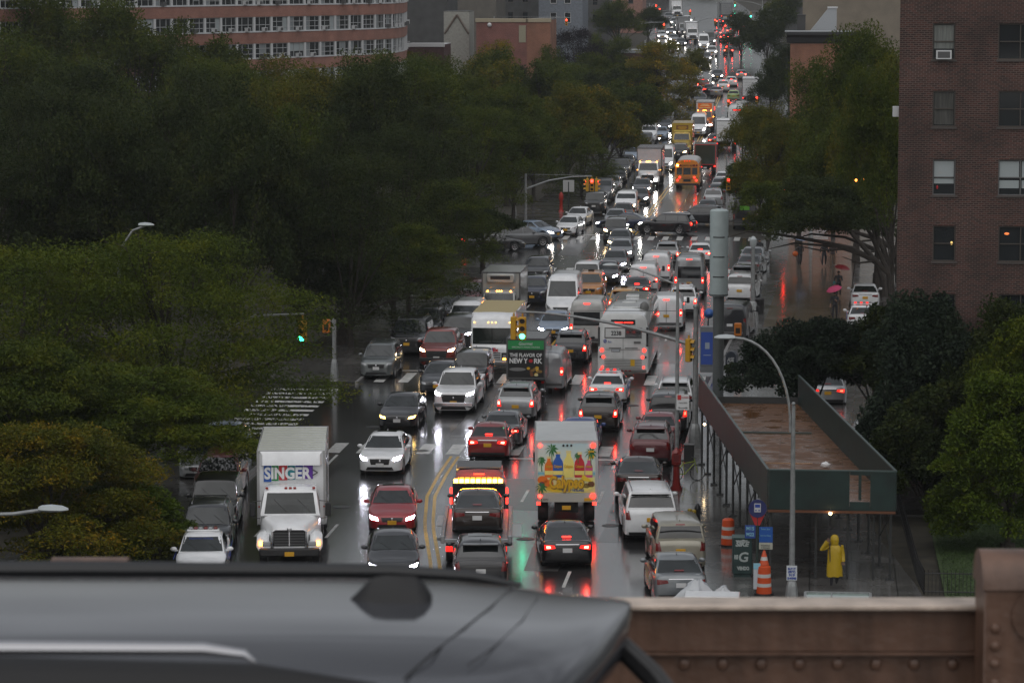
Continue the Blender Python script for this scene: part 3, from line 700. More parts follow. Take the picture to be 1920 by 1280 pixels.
def tallvan(L=5.9,W=2.02,H=2.7,nose_l=1.15,win=True):
    t=T(); h=L/2; hw=W/2
    ZR=[(-h,H*.9),(-h+.04,H-.1),(-h+.15,H-.02),(-h+.6,H),(h-nose_l-1.2,H),(h-nose_l-.95,H-.05),(h-nose_l-.75,H-.22),(h-nose_l+.0,1.4),(h-.5,1.16),(h-.15,1.0),(h-.04,.85),(h,.7)]
    WT=[(-h,hw-.08),(-h+.1,hw-.01),(h-1.2,hw),(h-.5,hw-.06),(h-.12,hw-.2),(h,hw-.36)]
    fw,rw=h-.95,-h+1.25; wr=.36; ar=wr+.08
    ys={-h,-h+.04,-h+.15,-h+.5,0,-.8,.8,h-nose_l-1.2,h-nose_l-.95,h-nose_l-.75,h-nose_l-.4,h-nose_l,h-.5,h-.3,h-.15,h-.04,h}
    for q in(fw,rw):
        for k in(-1,-.95,-.8,-.5,0,.5,.8,.95,1): ys.add(q+ar*k)
    ys=sorted(y for y in ys if -h<=y<=h); ys=[y for i,y in enumerate(ys) if i==0 or y-ys[i-1]>.012]
    rings=[]
    for y in ys:
        w=interp(WT,y); zt=interp(ZR,y); zb=.3
        for q in(fw,rw):
            d=abs(y-q)
            if d<ar+1e-4: zb=max(zb,wr+math.sqrt(max(0,ar*ar-d*d)))
        zb=min(zb,zt-.12); f=max(0,min(1,(zt-1.2)/(H-1.2))); zm=zb+(min(zt,1.25)-zb)*.6
        r=[(w-.05,zb),(w,zb+.04),(w,zm),(w-.02-.0*f,zb+(zt-zb)*.6),(w-.03-.10*f,zt-.16*max(f,.3)),(w-.10-.16*f,zt-.02),(w*.5,zt+.02),(0,zt+.03)]
        rings.append([(x,y,q) for x,q in r]+[(-x,y,q) for x,q in r[-2::-1]])
    lo=MB(); lo.loft(rings); bl=bvh(lo); lo.box(-hw+.12,hw-.12,-h+.3,h-.3,.25,.6,mi=1); t.p('body',lo,['paint','well'])
    z1=H-.34 if H>2.3 else H-.2
    t.p('windshield',patch(bl,[(-hw+.14,1.47),(hw-.14,1.47),(hw-.24,z1),(-hw+.24,z1)],'y',1,(10,6)),['glass'],sm=60)
    if win:
        t.p('rear_window',patch(bl,[(-hw+.24,1.28),(hw-.24,1.28),(hw-.26,min(H-.45,2.05)),(-hw+.26,min(H-.45,2.05))],'y',-1,(8,5),.012),['glassd'])
    else:
        m=MB(); m.box(-.012,.012,-h-.01,-h+.01,.5,H-.35); t.p('rear_door_seam',m,['black'])
    for s in(-1,1):
        t.p('side_window',patch(bl,[(h-nose_l-.05,1.42),(h-nose_l-1.1,1.36),(h-nose_l-1.1,1.95),(h-nose_l-.65,1.95)],'x',s,(4,4)),['glassd'])
        t.p('headlight',patch(bl,[(s*(hw-.42),.78),(s*(hw-.2),.82),(s*(hw-.12),1.02),(s*(hw-.36),.92)],'y',1,(5,3),.014),['head'])
        t.p('taillight',patch(bl,[(s*(hw-.19),.95),(s*(hw-.06),.95),(s*(hw-.06),1.35),(s*(hw-.19),1.35)],'y',-1,(3,5),.014),['tail'])
        t.p('lamp_core',patch(bl,[(s*(hw-.165),1.08),(s*(hw-.09),1.08),(s*(hw-.09),1.2),(s*(hw-.165),1.2)],'y',-1,(2,2),.022),['tailc'])
        m=MB(); x=s*(hw+.15); m.box(x-.09,x+.09,h-nose_l-.12,h-nose_l-.03,1.32,1.68,c=.03); m.box(min(s*(hw-.05),x),max(s*(hw-.05),x),h-nose_l-.1,h-nose_l-.05,1.35,1.4); t.p('mirror',m,['black'])
    t.p('grille',patch(bl,[(-.42,.72),(.42,.72),(.48,.9),(-.48,.9)],'y',1,(6,2),.012),['black'])
    t.p('front_bumper',patch(bl,[(-hw+.3,.34),(hw-.3,.34),(hw-.3,.62),(-hw+.3,.62)],'y',1,(6,2),.014),['grey'])
    m=MB(); m.box(-hw+.08,hw-.08,-h-.1,-h+.02,.42,.56,c=.02); t.p('rear_bumper',m,['grey'])
    m=MB(); m.box(-.18,.18,-h-.02,-h+.03,H-.2,H-.15,c=.01); t.p('brake_light',m,['third'])
    plate(t,-h-.02,.95,-1); plate(t,h+.02,.5,1)
    for x in(-.65,.05):
        wv=patch(bl,[(x,1.5),(x+.025,1.5),(x+.45,1.85),(x+.425,1.85)],'y',1,(1,6),.02)
        if wv.f: t.p('wiper',wv,['black'])
    add_wheels(t,(fw,rw),hw-.015,wr,.22); t.L=L;t.W=W; t.H=H; return t

def citybus():
    t=T(); L,W,H=12.2,2.59,3.15; h=L/2; hw=W/2
    def ring(y,w,H,zb=.35): 
        r=[(w-.03,zb),(w,zb+.1),(w,1.2),(w-.03,2.3),(w-.1,H-.28),(w-.26,H-.08),(w*.55,H),(0,H+.03)]
        return [(x,y,z) for x,z in r]+[(-x,y,z) for x,z in r[-2::-1]]
    b=MB(); b.loft([ring(-h,hw-.06,H-.1),ring(-h+.05,hw-.01,H-.03),ring(-h+.2,hw,H),ring(h-.3,hw,H),ring(h-.08,hw-.02,H-.05),ring(h,hw-.1,H-.15)]); bv=bvh(b); t.p('body',b,['paint'])
    rf=MB(); rf.box(-.7,.7,-h+2.6,-h+4.4,H-.01,H+.08,c=.03); rf.box(-.35,.35,-1,0,H+.0,H+.09,c=.03); rf.box(-.35,.35,2.5,3.4,H+.0,H+.09,c=.03); t.p('roof_hatch',rf,['paint'])
    q=MB(); q.lathe([(.2,H-.1),(.24,H+.05),(.2,H+.22),(.08,H+.32)],14,Matrix.Translation((hw-.35,-h+2.6,0))); t.p('antenna_dome',q,['grey'])
    y=-h-.012
    e=t.p('route_sign',patch(bv,[(-.62,2.62),(.62,2.62),(.62,2.86),(-.62,2.86)],'y',-1,(6,2),.02),['black'])
    m=MB(); m.box(-.5,-.04,y-.03,y-.012,2.70,2.74); m.box(.04,.5,y-.03,y-.012,2.70,2.74); t.p('rear_sign_lights',m,['third'])
    m=MB(); m.box(-.95,.95,y-.01,y+.02,1.98,2.48,c=.008); f=t.p('rear_panel_frame',m,['grey']); m=MB(); m.box(-.9,.1,y-.018,y-.006,2.03,2.43); t.p('fleet_number_panel',m,['box']); m=MB(); m.box(.16,.9,y-.018,y-.006,2.03,2.43); t.p('rear_window',m,['glassd'])
    m=MB(); m.box(-.008,.008,y-.008,y,1.0,2.0); m.box(-.9,.9,y-.008,y,1.44,1.455); m.box(-.72,-.1,y-.01,y,1.50,1.54); m.box(.1,.75,y-.01,y,1.50,1.54); m.box(-.6,-.15,y-.012,y,1.34,1.48); m.box(.55,.9,y-.012,y,1.74,1.84)
    for i in range(7): m.box(-.95,.95,y-.008,y,.52+i*.075,.545+i*.075)
    t.p('engine_grille',m,['grey'])
    m=MB(); m.box(-hw+.1,hw-.1,-h-.12,-h+.05,.38,.52,c=.03); t.p('rear_bumper',m,['grey'])
    for s in(-1,1):
        for z,r,x in((1.42,.085,1.08),(1.1,.065,1.0),(.62,.05,1.05)):
            m=MB(); m.tube([(s*x,-h-.03,z),(s*x,-h+.04,z)],r,12); t.p('taillight',m,['third'])
        m=MB(); m.tube([(s*1.15,-h-.03,1.1),(s*1.15,-h+.04,1.1)],.05,12); t.p('turn_signal',m,['black'])
        for i in range(8):
            y0=-h+1.0+i*1.32; t.p('side_window',patch(bv,[(y0,1.5),(y0+1.22,1.5),(y0+1.22,2.5),(y0,2.5)],'x',s,(2,3),.012),['glassd'])
        m=MB(); m.box(min(s*(hw-.12),s*(hw-.01)),max(s*(hw-.12),s*(hw-.01)),-h-.005,-h+.25,1.6,2.5); t.p('corner_glass',m,['glassd'])
    t.p('windshield',patch(bv,[(-1.05,1.0),(1.05,1.0),(1.02,2.6),(-1.02,2.6)],'y',1,(6,4),.012),['glass'])
    add_wheels(t,(h-2.4,-h+3.1),hw-.02,.5,.3,True); t.L=L;t.W=W;t.H=H; return t

def schoolbus():
    t=T(); L,W,H=10.5,2.44,3.0; h=L/2; hw=W/2
    def ring(y,w,H): 
        r=[(w-.03,.5),(w,.6),(w,2.0),(w-.04,2.4),(w-.16,2.72),(w-.42,H-.07),(w*.45,H),(0,H+.03)]
        return [(x,y,z) for x,z in r]+[(-x,y,z) for x,z in r[-2::-1]]
    b=MB(); b.loft([ring(-h,hw-.04,H-.05),ring(-h+.06,hw,H),ring(h-2,hw,H),ring(h-1.8,hw-.1,H-.1)]); bv=bvh(b)
    b.box(-1,1,h-1.8,h,.5,1.5,c=.2)
    # white roof skin
    t.p('body',b,['paint'])
    rf=MB(); rr_=[]
    for y in(-h+.12,h-2.1):
        r=[(hw-.10,2.62),(hw-.25,2.86),(hw-.44,H-.045),(hw*.45,H+.015),(0,H+.045)]
        rr_.append([(x,y,z) for x,z in r]+[(-x,y,z) for x,z in r[-2::-1]])
    rf.loft(rr_,caps=False,closed=False); t.p('roof',rf,['box'],fix=True)
    y=-h-.015
    for x0,x1 in((-1.02,-.5),(-.36,.36),(.5,1.02)): 
        m=MB(); m.box(x0,x1,y-.01,y+.02,1.55,2.25,c=.008); t.p('rear_window',m,['glassd'])
    m=MB(); m.box(-.42,-.40,y-.012,y,.7,2.35); m.box(.40,.42,y-.012,y,.7,2.35); m.box(-.3,.3,y-.012,y,1.28,1.32); m.box(-1.1,1.1,y-.012,y,1.16,1.2); t.p('emergency_door_seam',m,['black'])
    m=MB(); m.box(-.36,.36,y-.012,y,.85,1.1); t.p('lettering_panel',m,['black'])
    m=MB(); m.box(-hw+.05,hw-.05,-h-.2,-h,.5,.7,c=.03); t.p('bumper',m,['black'])
    for s in(-1,1):
        for z,x,r in((1.28,.72,.1),(1.0,.92,.1),):
            m=MB(); m.tube([(s*x,-h-.04,z),(s*x,-h+.04,z)],r*.9,12); t.p('taillight',m,['third'])
        for x,k in((.95,'a'),(.7,'b')):
            m=MB(); m.tube([(s*x,-h-.05,2.47),(s*x,-h+.04,2.47)],.1,12); t.p('flasher',m,['turn' if (s<0 and k=='a') else 'tailoff'])
        for i in range(8):
            y0=-h+.5+i*.92; t.p('side_window',patch(bv,[(y0,1.65),(y0+.8,1.65),(y0+.8,2.25),(y0,2.25)],'x',s,(2,2),.012),['glassd'])
        m=MB(); m.box(min(s*hw,s*(hw+.02)),max(s*hw,s*(hw+.02)),-h+.1,h-2,1.15,1.2); m.box(min(s*hw,s*(hw+.02)),max(s*hw,s*(hw+.02)),-h+.1,h-2,.8,.85); t.p('rub_rail',m,['black'])
    for x in(-.25,0,.25): m=MB(); m.box(x-.05,x+.05,-h-.0,-h+.08,H-.14,H-.07); t.p('roof_marker_light',m,['tail'])
    add_wheels(t,(h-1.2,-h+2.4),hw-.04,.48,.28,True); t.L=L;t.W=W; return t

def stepvan():
    """walk-in parcel truck seen from the front"""
    t=T(); L,W,H=7.6,2.35,3.15; h=L/2; hw=W/2
    b=MB(); boxbody(b,hw,-h,h-1.2,.75,H,0,.05); t.p('cargo_box',b,['box'])
    r2=MB(); r2.box(-hw+.05,hw-.05,-h+.1,h-1.25,H+.001,H+.02)
    for i in range(14): r2.box(-hw+.05,hw-.05,-h+.2+i*.45,-h+.24+i*.45,H+.02,H+.032)
    t.p('roof',r2,['roof'])
    rings=[]
    for y,z in((h-1.21,H),(h-.75,H-.02),(h-.35,H-.14),(h-.2,H-.32),(h-.1,1.5),(h-.02,1.42),(h,1.3),(h,.6)):
        w=hw-(.02 if y<h-.3 else .08); r=[(w-.03,.5),(w,.56),(w,.5+(z-.5)*.5),(w-.02,z-.2),(w-.12,z-.03),(w*.5,z+.01),(0,z+.02)]
        rings.append([(x,y,q) for x,q in r]+[(-x,y,q) for x,q in r[-2::-1]])
    c=MB(); c.loft(rings); bv=bvh(c); t.p('cab',c,['paint'])
    t.p('windshield',patch(bv,[(-hw+.14,1.56),(hw-.14,1.56),(hw-.14,2.42),(-hw+.14,2.42)],'y',1,(8,5),.01),['glass'])
    m=MB(); m.box(-.01,.01,h-.13,h-.07,1.56,2.42); t.p('windshield_divider',m,['black'])
    y=h+.01; g=MB(); g.box(-.8,.8,y-.02,y+.02,.72,1.12,mi=0,c=.01)
    for i in range(4): g.box(-.5,.5,y+.02,y+.03,.76+i*.09,.79+i*.09,mi=1)
    for x in(-.52,.48): g.box(x,x+.04,y+.02,y+.032,.72,1.12,mi=1)
    t.p('grille',g,['black','grille_bar'])
    m=MB(); m.box(-hw+.05,hw-.05,h-.05,h+.14,.44,.62,c=.03); t.p('bumper',m,['grey'])
    for s in(-1,1):
        m=MB(); m.box(min(s*.6,s*.76),max(s*.6,s*.76),y,y+.04,.85,1.0,c=.01); t.p('headlight',m,['head'])
        m=MB(); m.box(min(s*.6,s*.76),max(s*.6,s*.76),y,y+.04,.74,.82,c=.01); t.p('turn_signal',m,['turn'])
        m=MB(); x=s*(hw+.2); m.box(x-.09,x+.09,h-.5,h-.43,1.5,2.0,c=.02); m.tube([(s*(hw-.05),h-.45,2.1),(x,h-.46,2.05),(x,h-.46,1.45),(s*(hw-.05),h-.45,1.4)],.015,6); t.p('mirror',m,['black'])
        t.p('side_window',patch(bv,[(h-.3,1.5),(h-1.1,1.5),(h-1.1,2.3),(h-.35,2.3)],'x',s,(3,3),.01),['glassd'])
    for x in(-.95,-.2,0,.2,.95): m=MB(); m.tube([(x,h-.24,2.72),(x,h-.16,2.72)],.04,8); t.p('roof_marker_light',m,['turnw'])
    ch=MB(); ch.box(-.6,.6,-h+.2,h-.3,.5,.75); t.p('chassis',ch,['well']); plate(t,h+.15,.53,1)
    add_wheels(t,(h-.85,-h+1.7),hw-.04,.42,.28,True); t.L=L;t.W=W; t.yf=h; return t

TPL={}
def tpl(k):
    if k in TPL: return TPL[k]
    F={'sedan':lambda:car(),
     'sedan_roof':lambda:car(sunroof=True),
     'lux':lambda:car(sunroof=True,L=5.1,W=1.9,H=1.49,hood=.93,nose=.74,deck=1.1,grille=(.44,.5,.74),rb=-2.05,rr=-1.05),
     'coupe':lambda:car(L=4.75,W=1.86,H=1.40,deck=1.02,belt=.95,rf=.1,rr=-.9,rb=-2.15,hood=.84),
     'tesla':lambda:car(L=4.97,W=1.96,H=1.44,deck=1.05,belt=.97,rf=.2,rr=-.8,rb=-2.25,hood=.84,sunroof=False),
     'compact':lambda:car(L=4.4,W=1.78,H=1.48,rf=.2,rr=-.85,rb=-1.75,wb=2.65),
     'suv':lambda:car(L=4.65,W=1.86,H=1.70,belt=1.1,hood=1.06,nose=.82,deck=1.1,cowl=1.12,rf=.35,rr=-1.85,rb=-2.2,wr=.36,wb=2.7,wtop=.6,kind='suv',grille=(.46,.62,.82),rails=True,spoil=True,ride=.25),
     'suvp':lambda:car(L=4.65,W=1.9,H=1.66,belt=1.1,hood=1.06,nose=.84,deck=1.1,cowl=1.12,rf=.35,rr=-1.65,rb=-2.2,wr=.37,wb=2.8,wtop=.6,kind='suv',grille=(.5,.55,.86),spoil=True,ride=.24,sunroof=True),
     'bigsuv':lambda:car(L=5.2,W=2.04,H=1.9,belt=1.22,hood=1.18,nose=.98,deck=1.22,cowl=1.35,rf=.6,rr=-2.2,rb=-2.45,wr=.39,wb=2.95,wtop=.7,kind='suv',grille=(.6,.7,1.0),rails=True,spoil=True,ride=.3),
     'jeep':lambda:car(L=4.6,W=1.88,H=1.84,belt=1.2,hood=1.2,nose=1.0,deck=1.2,cowl=.95,rf=.55,rr=-2.05,rb=-2.18,wr=.38,wb=2.8,wtop=.66,kind='suv',grille=(.5,.75,1.02),ride=.32),
     'pickup':pickup,'sprinter':lambda:tallvan(),'sprinterp':lambda:tallvan(win=False),
     'van':lambda:tallvan(L=5.2,W=1.98,H=2.05,nose_l=1.1),'vanp':lambda:tallvan(L=5.3,W=1.98,H=2.1,nose_l=1.1,win=False),
     'singer':lambda:hoodtruck(fairing=True),'boxt':lambda:hoodtruck(BL=6.6,BH=3.9),'boxs':lambda:hoodtruck(BL=5.2,BH=3.6,BW=2.4),
     'calypso':lambda:cabover(BL=5.4,BW=2.4,BH=3.3),'cabover':lambda:cabover(),'reefer':lambda:cabover(BL=5,BW=2.35,BH=3.3,reefer=True),
     'ad':lambda:cabover(BL=3.6,BW=1.95,BH=3.05),
     'bus':citybus,'schoolbus':schoolbus,'stepvan':stepvan}
    TPL[k]=F[k](); return TPL[k]
NP=[0]
LIGHTS={'off':dict(head=LENS,tail=REDL,tailc=REDL,third=REDL,turn=AMBO),
 'brake':dict(head=LENS,tail=BRKD,tailc=BRKC,third=BRK,turn=AMBO),'tail':dict(head=LENS,tail=TAIL,tailc=TAILC,third=REDL,turn=AMBO),
 'head':dict(head=HEAD,tail=TAIL,tailc=TAILC,third=REDL,turn=AMBO),'warm':dict(head=HEADW,tail=TAIL,tailc=TAILC,third=REDL,turn=AMB),
 'blue':dict(head=HEADB,tail=TAIL,tailc=TAILC,third=REDL,turn=AMBO),'park':dict(head=LENS,tail=REDL,tailc=REDL,third=REDL,turn=AMB)}
def build(k,name,loc,rot,col,lights,label,cat,group=None,ov=None,far=0,plate=None):
    t=tpl(k); root=empty(name,loc,rot,label,cat,group); NP[0]+=1
    pm=paint(*col) if isinstance(col,tuple) else (col if not isinstance(col,str) else PAINTS[col])
    rl=dict(ROLES); rl.update(LIGHTS[lights]); rl.update(paint=pm,box=pm,roof=pm,trim=GRY,bumper=BLK,white=WHT,tailoff=REDL,lens=LENS,marker=AMBO,turnw=AMB,rail=CHR if col!='black' else BLK,grille_bar=WHT)
    if far and lights in('head','warm','blue'): rl['head']=HEADF
    rl['plate']=plate or (PLY if NP[0]%3 else PLW)
    if ov: rl.update(ov)
    skipset={'badge','wiper','antenna_fin','trunk_trim','rear_bumper_trim','roof_rail','bumper_intake','mirror','side_marker','rim','chassis','vent','rear_door_seam','sunroof','engine_grille','rub_rail','spoiler'} if far else set()
    def mk(e,par):
        if e['n'] in skipset: return
        o=D.objects.new(e['n'],e['me']); COL.objects.link(o); o.parent=par
        if e['l']: o.location=e['l']
        for i,r in enumerate(e['r']):
            o.material_slots[i].link='OBJECT'; o.material_slots[i].material=rl[r]
        for c in e['c']: mk(c,o)
    for e in t.parts:
        mk(e,root)
    root['tplL']=t.L
    return root
PAINTS={'white':WHT,'black':paint('black',(.010,.010,.012)),'dark':paint('charcoal',(.03,.032,.036),.5),'grey':paint('grey',(.11,.115,.12),.6),
 'silver':paint('silver',(.32,.33,.34),.7),'red':paint('red',(.22,.012,.014),.2),'maroon':paint('maroon',(.10,.010,.014),.3),'blue':paint('blue',(.03,.06,.22),.3),
 'navy':paint('navy',(.012,.018,.045),.4),'beige':paint('beige',(.30,.28,.22),.4),'brown':paint('brown_black',(.03,.02,.016),.4),'yellow':paint('taxi_yellow',(.55,.26,.02),0),
 'busorange':paint('school_bus_orange',(.62,.20,.012),0),'lime':paint('lime',(.35,.5,.15),0),'lblue':paint('light_blue',(.25,.32,.42),.4),'dgreen':paint('dark_green',(.02,.03,.02),.2)}
HD=[(100,.14),(114,.135),(120,.11),(127,.06),(133,.03),(140,.012),(150,0),(480,0),(560,.04),(620,.12),(760,.1)]
def V(k,name,px,py,d,col,lights,label,cat,group=None,rz=0.,ov=None,far=0,near=True,dy=0.,plate=None):
    """px,py: where the middle of the near end meets the road in the photograph; d: 'A' driving away, 'T' towards us"""
    p=P(px,py); t=tpl(k); a=rz+interp(HD,p.y+1.5)
    u=Vector((-math.sin(a),math.cos(a),0))*(t.L/2)
    c_=p+u+Vector((0,dy,0)); z0=G(c_.y); slope=(G(c_.y+1.5)-G(c_.y-1.5))/3
    o=build(k,name,(c_.x,c_.y,z0+.006),a+(math.pi if d=='T' else 0),col,lights,label,cat,group,ov,far,plate)
    o.rotation_euler=(math.atan(slope)*(1 if d=='A' else -1),0,o.rotation_euler.z)
    del o['tplL']
    return o
# ================================================================== traffic, each vehicle where it stands
SB='southbound traffic on the avenue'; NB='northbound traffic on the avenue'; PK='cars parked along the left kerb'; PR='cars parked along the right kerb'; FAR='far traffic on the avenue'; CX='cars crossing at the far junction'
def M_(n,c,r=.4): return mat(n,c,r)
# --- southbound, facing us
SG=V('singer','box_truck',543,1064,'T','white','park','white box truck with SINGER lettering on coloured blocks above its cab','box truck',SB,ov={'roof':mat('ribbed_roof',(.36,.37,.27),.4),'trim':mat('alu_trim',(.4,.4,.4),.35,.6),'turn':AMB,'marker':mat('dull_red_lens',(.3,.02,.01),.3),'bumper':BLK})
V('compact','police_car',375,1098,'T','white','off','white police car with light bar parked lowest at the left kerb','police car',PK)
V('suv','suv',385,1050,'T','dark','off','charcoal suv parked directly behind the white police car','suv',PK)
V('jeep','suv',398,1003,'T','black','park','black suv parked with an amber lamp lit beside the SINGER truck','suv',PK,ov={'amb':AMB})
V('suv','suv',402,945,'T',('faded_red',(.2,.03,.03),.2),'off','dull red suv parked under the feathery tree at left','suv',PK)
V('sedan','sedan',372,905,'T','silver','off','silver car parked under the feathery tree behind the dull red suv','car',PK)
V('sedan','sedan',404,868,'T','lblue','off','pale blue car half hidden under the feathery tree at the left kerb','car',PK)
V('lux','sedan',712,893,'T','white','blue','white luxury sedan with dark glass roof and bright headlights','car',SB,ov={'plate':PLW,'grey':BLK})
V('sedan_roof','sedan',735,1003,'T',('bright_red',(.30,.012,.02),.15),'blue','bright red sedan with headlights on facing us left of the yellow lines','car',SB,ov={'plate':PLY})
V('sedan','sedan',738,1096,'T','dark','blue','charcoal sedan with headlights on, nearest of the oncoming cars','car',SB)
V('sedan','sedan',744,808,'T','black','warm','black sedan with amber-tinted lamps entering the near junction','car',SB,ov={'plate':PLW,'head':mat('dim_amber_head',(.8,.6,.2),.3,emit=(1,.62,.15),es=9)})
V('pickup','pickup_truck',850,778,'T','white','blue','white pickup truck with chrome bumper and headlights on','pickup truck',SB,ov={'plate':PLY})
V('sedan','sedan',818,742,'T','dark','park','charcoal sedan behind the white pickup truck, amber lamp lit','car',SB)
V('jeep','suv',878,735,'T','black','off','boxy black suv squeezed between white pickup truck and white parcel truck','suv',SB)
V('suv','suv',705,712,'T',('dark_silver',(.14,.155,.155),.6),'off','dark silver suv parked nearest the far zebra crossing at left','suv',PK)
V('bigsuv','suv',762,668,'T','black','off','large black suv parked behind the dark silver suv','suv',PK,ov={'rail':CHR})
V('suv','suv',795,640,'T','dark','off','charcoal suv parked in the shade, left of the red pickup','suv',PK)
V('pickup','pickup_truck',818,692,'T',('rusty_red',(.20,.02,.014),.2),'warm','red pickup truck with a warm headlight left of the parcel truck','pickup truck',SB,ov={'chrome':BLK})
V('jeep','suv',853,660,'T','dark','blue','charcoal jeep-like suv with headlights on behind the red pickup','suv',SB)
V('vanp','van',868,640,'T','white','off','white van partly hidden behind the white parcel truck','van',SB)
FX=V('stepvan','parcel_truck',922,700,'T','white','off','white parcel truck with FedEx on its nose and tan roof','truck',SB,ov={'roof':mat('tan_roof',(.40,.33,.17),.5),'turn':AMB,'turnw':mat('marker_amber',(.8,.5,.1),.3,emit=(1,.6,.15),es=4)})
V('sedan','sedan',842,606,'T','black','off','black sedan parked in the dark under the kerbside trees','car',PK)
V('suv','suv',880,582,'T','maroon','off','maroon suv parked left of the grey refrigerated truck','suv',PK)
RT=V('reefer','box_truck',934,618,'T',('aged_white',(.36,.37,.35),.0),'off','aged white refrigerated truck with oval vent above its cab','box truck',SB,ov={'marker':AMB,'bumper':GRY})
V('suvp','suv',997,572,'T','navy','off','navy suv right of the refrigerated truck','suv',SB)
V('suvp','suv',1004,532,'T','dark','park','charcoal suv with amber lamp behind the navy suv','suv',SB)
V('sprinter','van',1051,604,'T','white','warm','tall white van facing us in the middle of the southbound queue','van',SB,ov={'head':LENS,'turn':AMB})
V('suv','suv',1103,565,'T',('taxi_orange',(.42,.17,.03),.0),'off','orange taxi behind the tall white van','taxi',SB)
V('jeep','suv',1097,548,'T','white','off','white suv with roof rails behind the orange taxi','suv',SB,ov={'rail':BLK})
V('sedan','sedan',1134,535,'T','black','blue','black sedan with one bright headlight, yellow plate, centre of the queue','car',SB,ov={'plate':PLY})
V('sedan','sedan',1151,512,'T','grey','blue','grey sedan with headlights on behind the black sedan','car',SB)
V('sedan','sedan',1162,490,'T','silver','head','silver sedan with headlights on at the near edge of the far junction','car',SB)
V('sedan','sedan',1160,470,'T','grey','warm','grey sedan in the middle of the far junction facing us','car',SB)
V('jeep','suv',1152,456,'T','dark','warm','boxy charcoal suv stopped in the far junction','suv',SB)
V('sedan','sedan',1152,428,'T','silver','off','silver sedan at the back of the far junction','car',SB)
V('sedan','sedan',1166,416,'T','brown','warm','dark brown sedan with warm headlights in front of the white van','car',SB)
V('van','van',1172,405,'T','white','warm','white van with low roof on the far block facing us','van',SB)
V('sedan','sedan',1197,385,'T','dark','head','charcoal sedan with headlights on right behind the low white van','car',SB)
V('sedan','sedan',1202,366,'T','dark','head','dark sedan with headlights on between white van and box truck','car',SB)
V('boxt','box_truck',1214,354,'T',('pale_grey',(.42,.42,.44),.0),'head','pale grey box truck with white hood and orange roof markers','box truck',SB,ov={'paint':WHT,'marker':AMB,'roof':mat('grey_roof',(.2,.2,.21),.3)})
V('sprinterp','van',1245,322,'T','white','head','tall white van right behind the pale grey box truck','van',SB)
V('jeep','suv',1272,302,'T','dark','warm','dark suv with an amber lamp in front of the yellow truck','suv',SB)
YT=V('boxs','box_truck',1277,292,'T',('moving_yellow',(.50,.34,.03),.0),'off','yellow box truck with brown sign board above its cab','box truck',SB,ov={'roof':mat('grey_white_roof',(.5,.5,.48),.4),'trim':paint('moving_yellow',(.50,.34,.03))})
V('sedan','sedan',1238,262,'T','lblue','off','pale blue car parked at the kerb left of the yellow truck','car',PK)
V('sedan','sedan',1246,246,'T','dark','head','dark car with a headlight on left of the yellow truck','car',PK)
OT=V('boxs','box_truck',1320,247,'T',('pale_box',(.5,.5,.5),.0),'head','box truck with orange cab front and orange sign board','box truck',SB,ov={'paint':paint('orange_truck',(.5,.13,.02)),'marker':AMB})
V('sprinterp','van',1309,256,'T','white','head','white van glimpsed between the yellow and the orange truck','van',SB)
# parked along the left kerb beyond the junction
for i,(x,y,k,c,l) in enumerate(((1113,402,'jeep','dark','charcoal suv parked first beyond the far junction at the left kerb'),(1128,379,'vanp','grey','grey van parked second beyond the far junction at left'),(1146,360,'compact','silver','silver car parked third beyond the far junction at left'),(1156,344,'sedan','black','black car parked left of the pale grey box truck cab'),(1164,330,'suv','grey','grey suv parked left of the pale grey box truck'),(1172,317,'sedan','dark','charcoal sedan parked left of the pale box truck rear'),(1184,303,'sedan','lblue','pale blue sedan parked just past the pale box truck'),(1196,291,'sedan','silver','silver sedan parked near the end of the kerb row'),(1208,278,'suv','dark','dark suv parked left of the tall white van'),(1216,268,'vanp','white','white van parked at the kerb beyond the pale box truck'))):
    V(k,'parked_car',x,y,'T',c,'off',l,'car',PK,far=1)
V('compact','sedan',1060,442,'T','white','off','white compact car waiting alone at the far crossing, left side','car',CX,rz=-.12,ov={'plate':PLY})
V('compact','sedan',1077,424,'T','white','off','white car directly behind the white compact at the far crossing','car',CX,rz=-.12)
# crossing traffic
def X(k,name,px,py,rz,c,li,label,far=0):
    p=P(px,py); o=build(k,name,(p.x,p.y,G(p.y)+.006),rz,PAINTS[c],li,label,'car',CX,far=far); del o['tplL']; return o
X('suvp','suv',977,462,R(-68),'grey','off','dark grey suv seen from its side leaving the far junction at left')
X('sedan','sedan',1004,447,R(-125),'lblue','warm','slate blue sedan turning beside the dark grey suv','car')
X('sedan','sedan',926,470,R(-75),'black','tail','black car with two small red lamps in the shade at far left')
X('suv','suv',1251,438,R(76),'black','head','black estate car with chrome window line crossing the avenue side-on')
X('sedan','sedan',1172,432,R(80),'navy','head','dark blue car crossing behind the queue, left of the black estate')
X('suvp','suv',1312,421,R(80),'dark','off','charcoal suv crossing behind the black estate car')
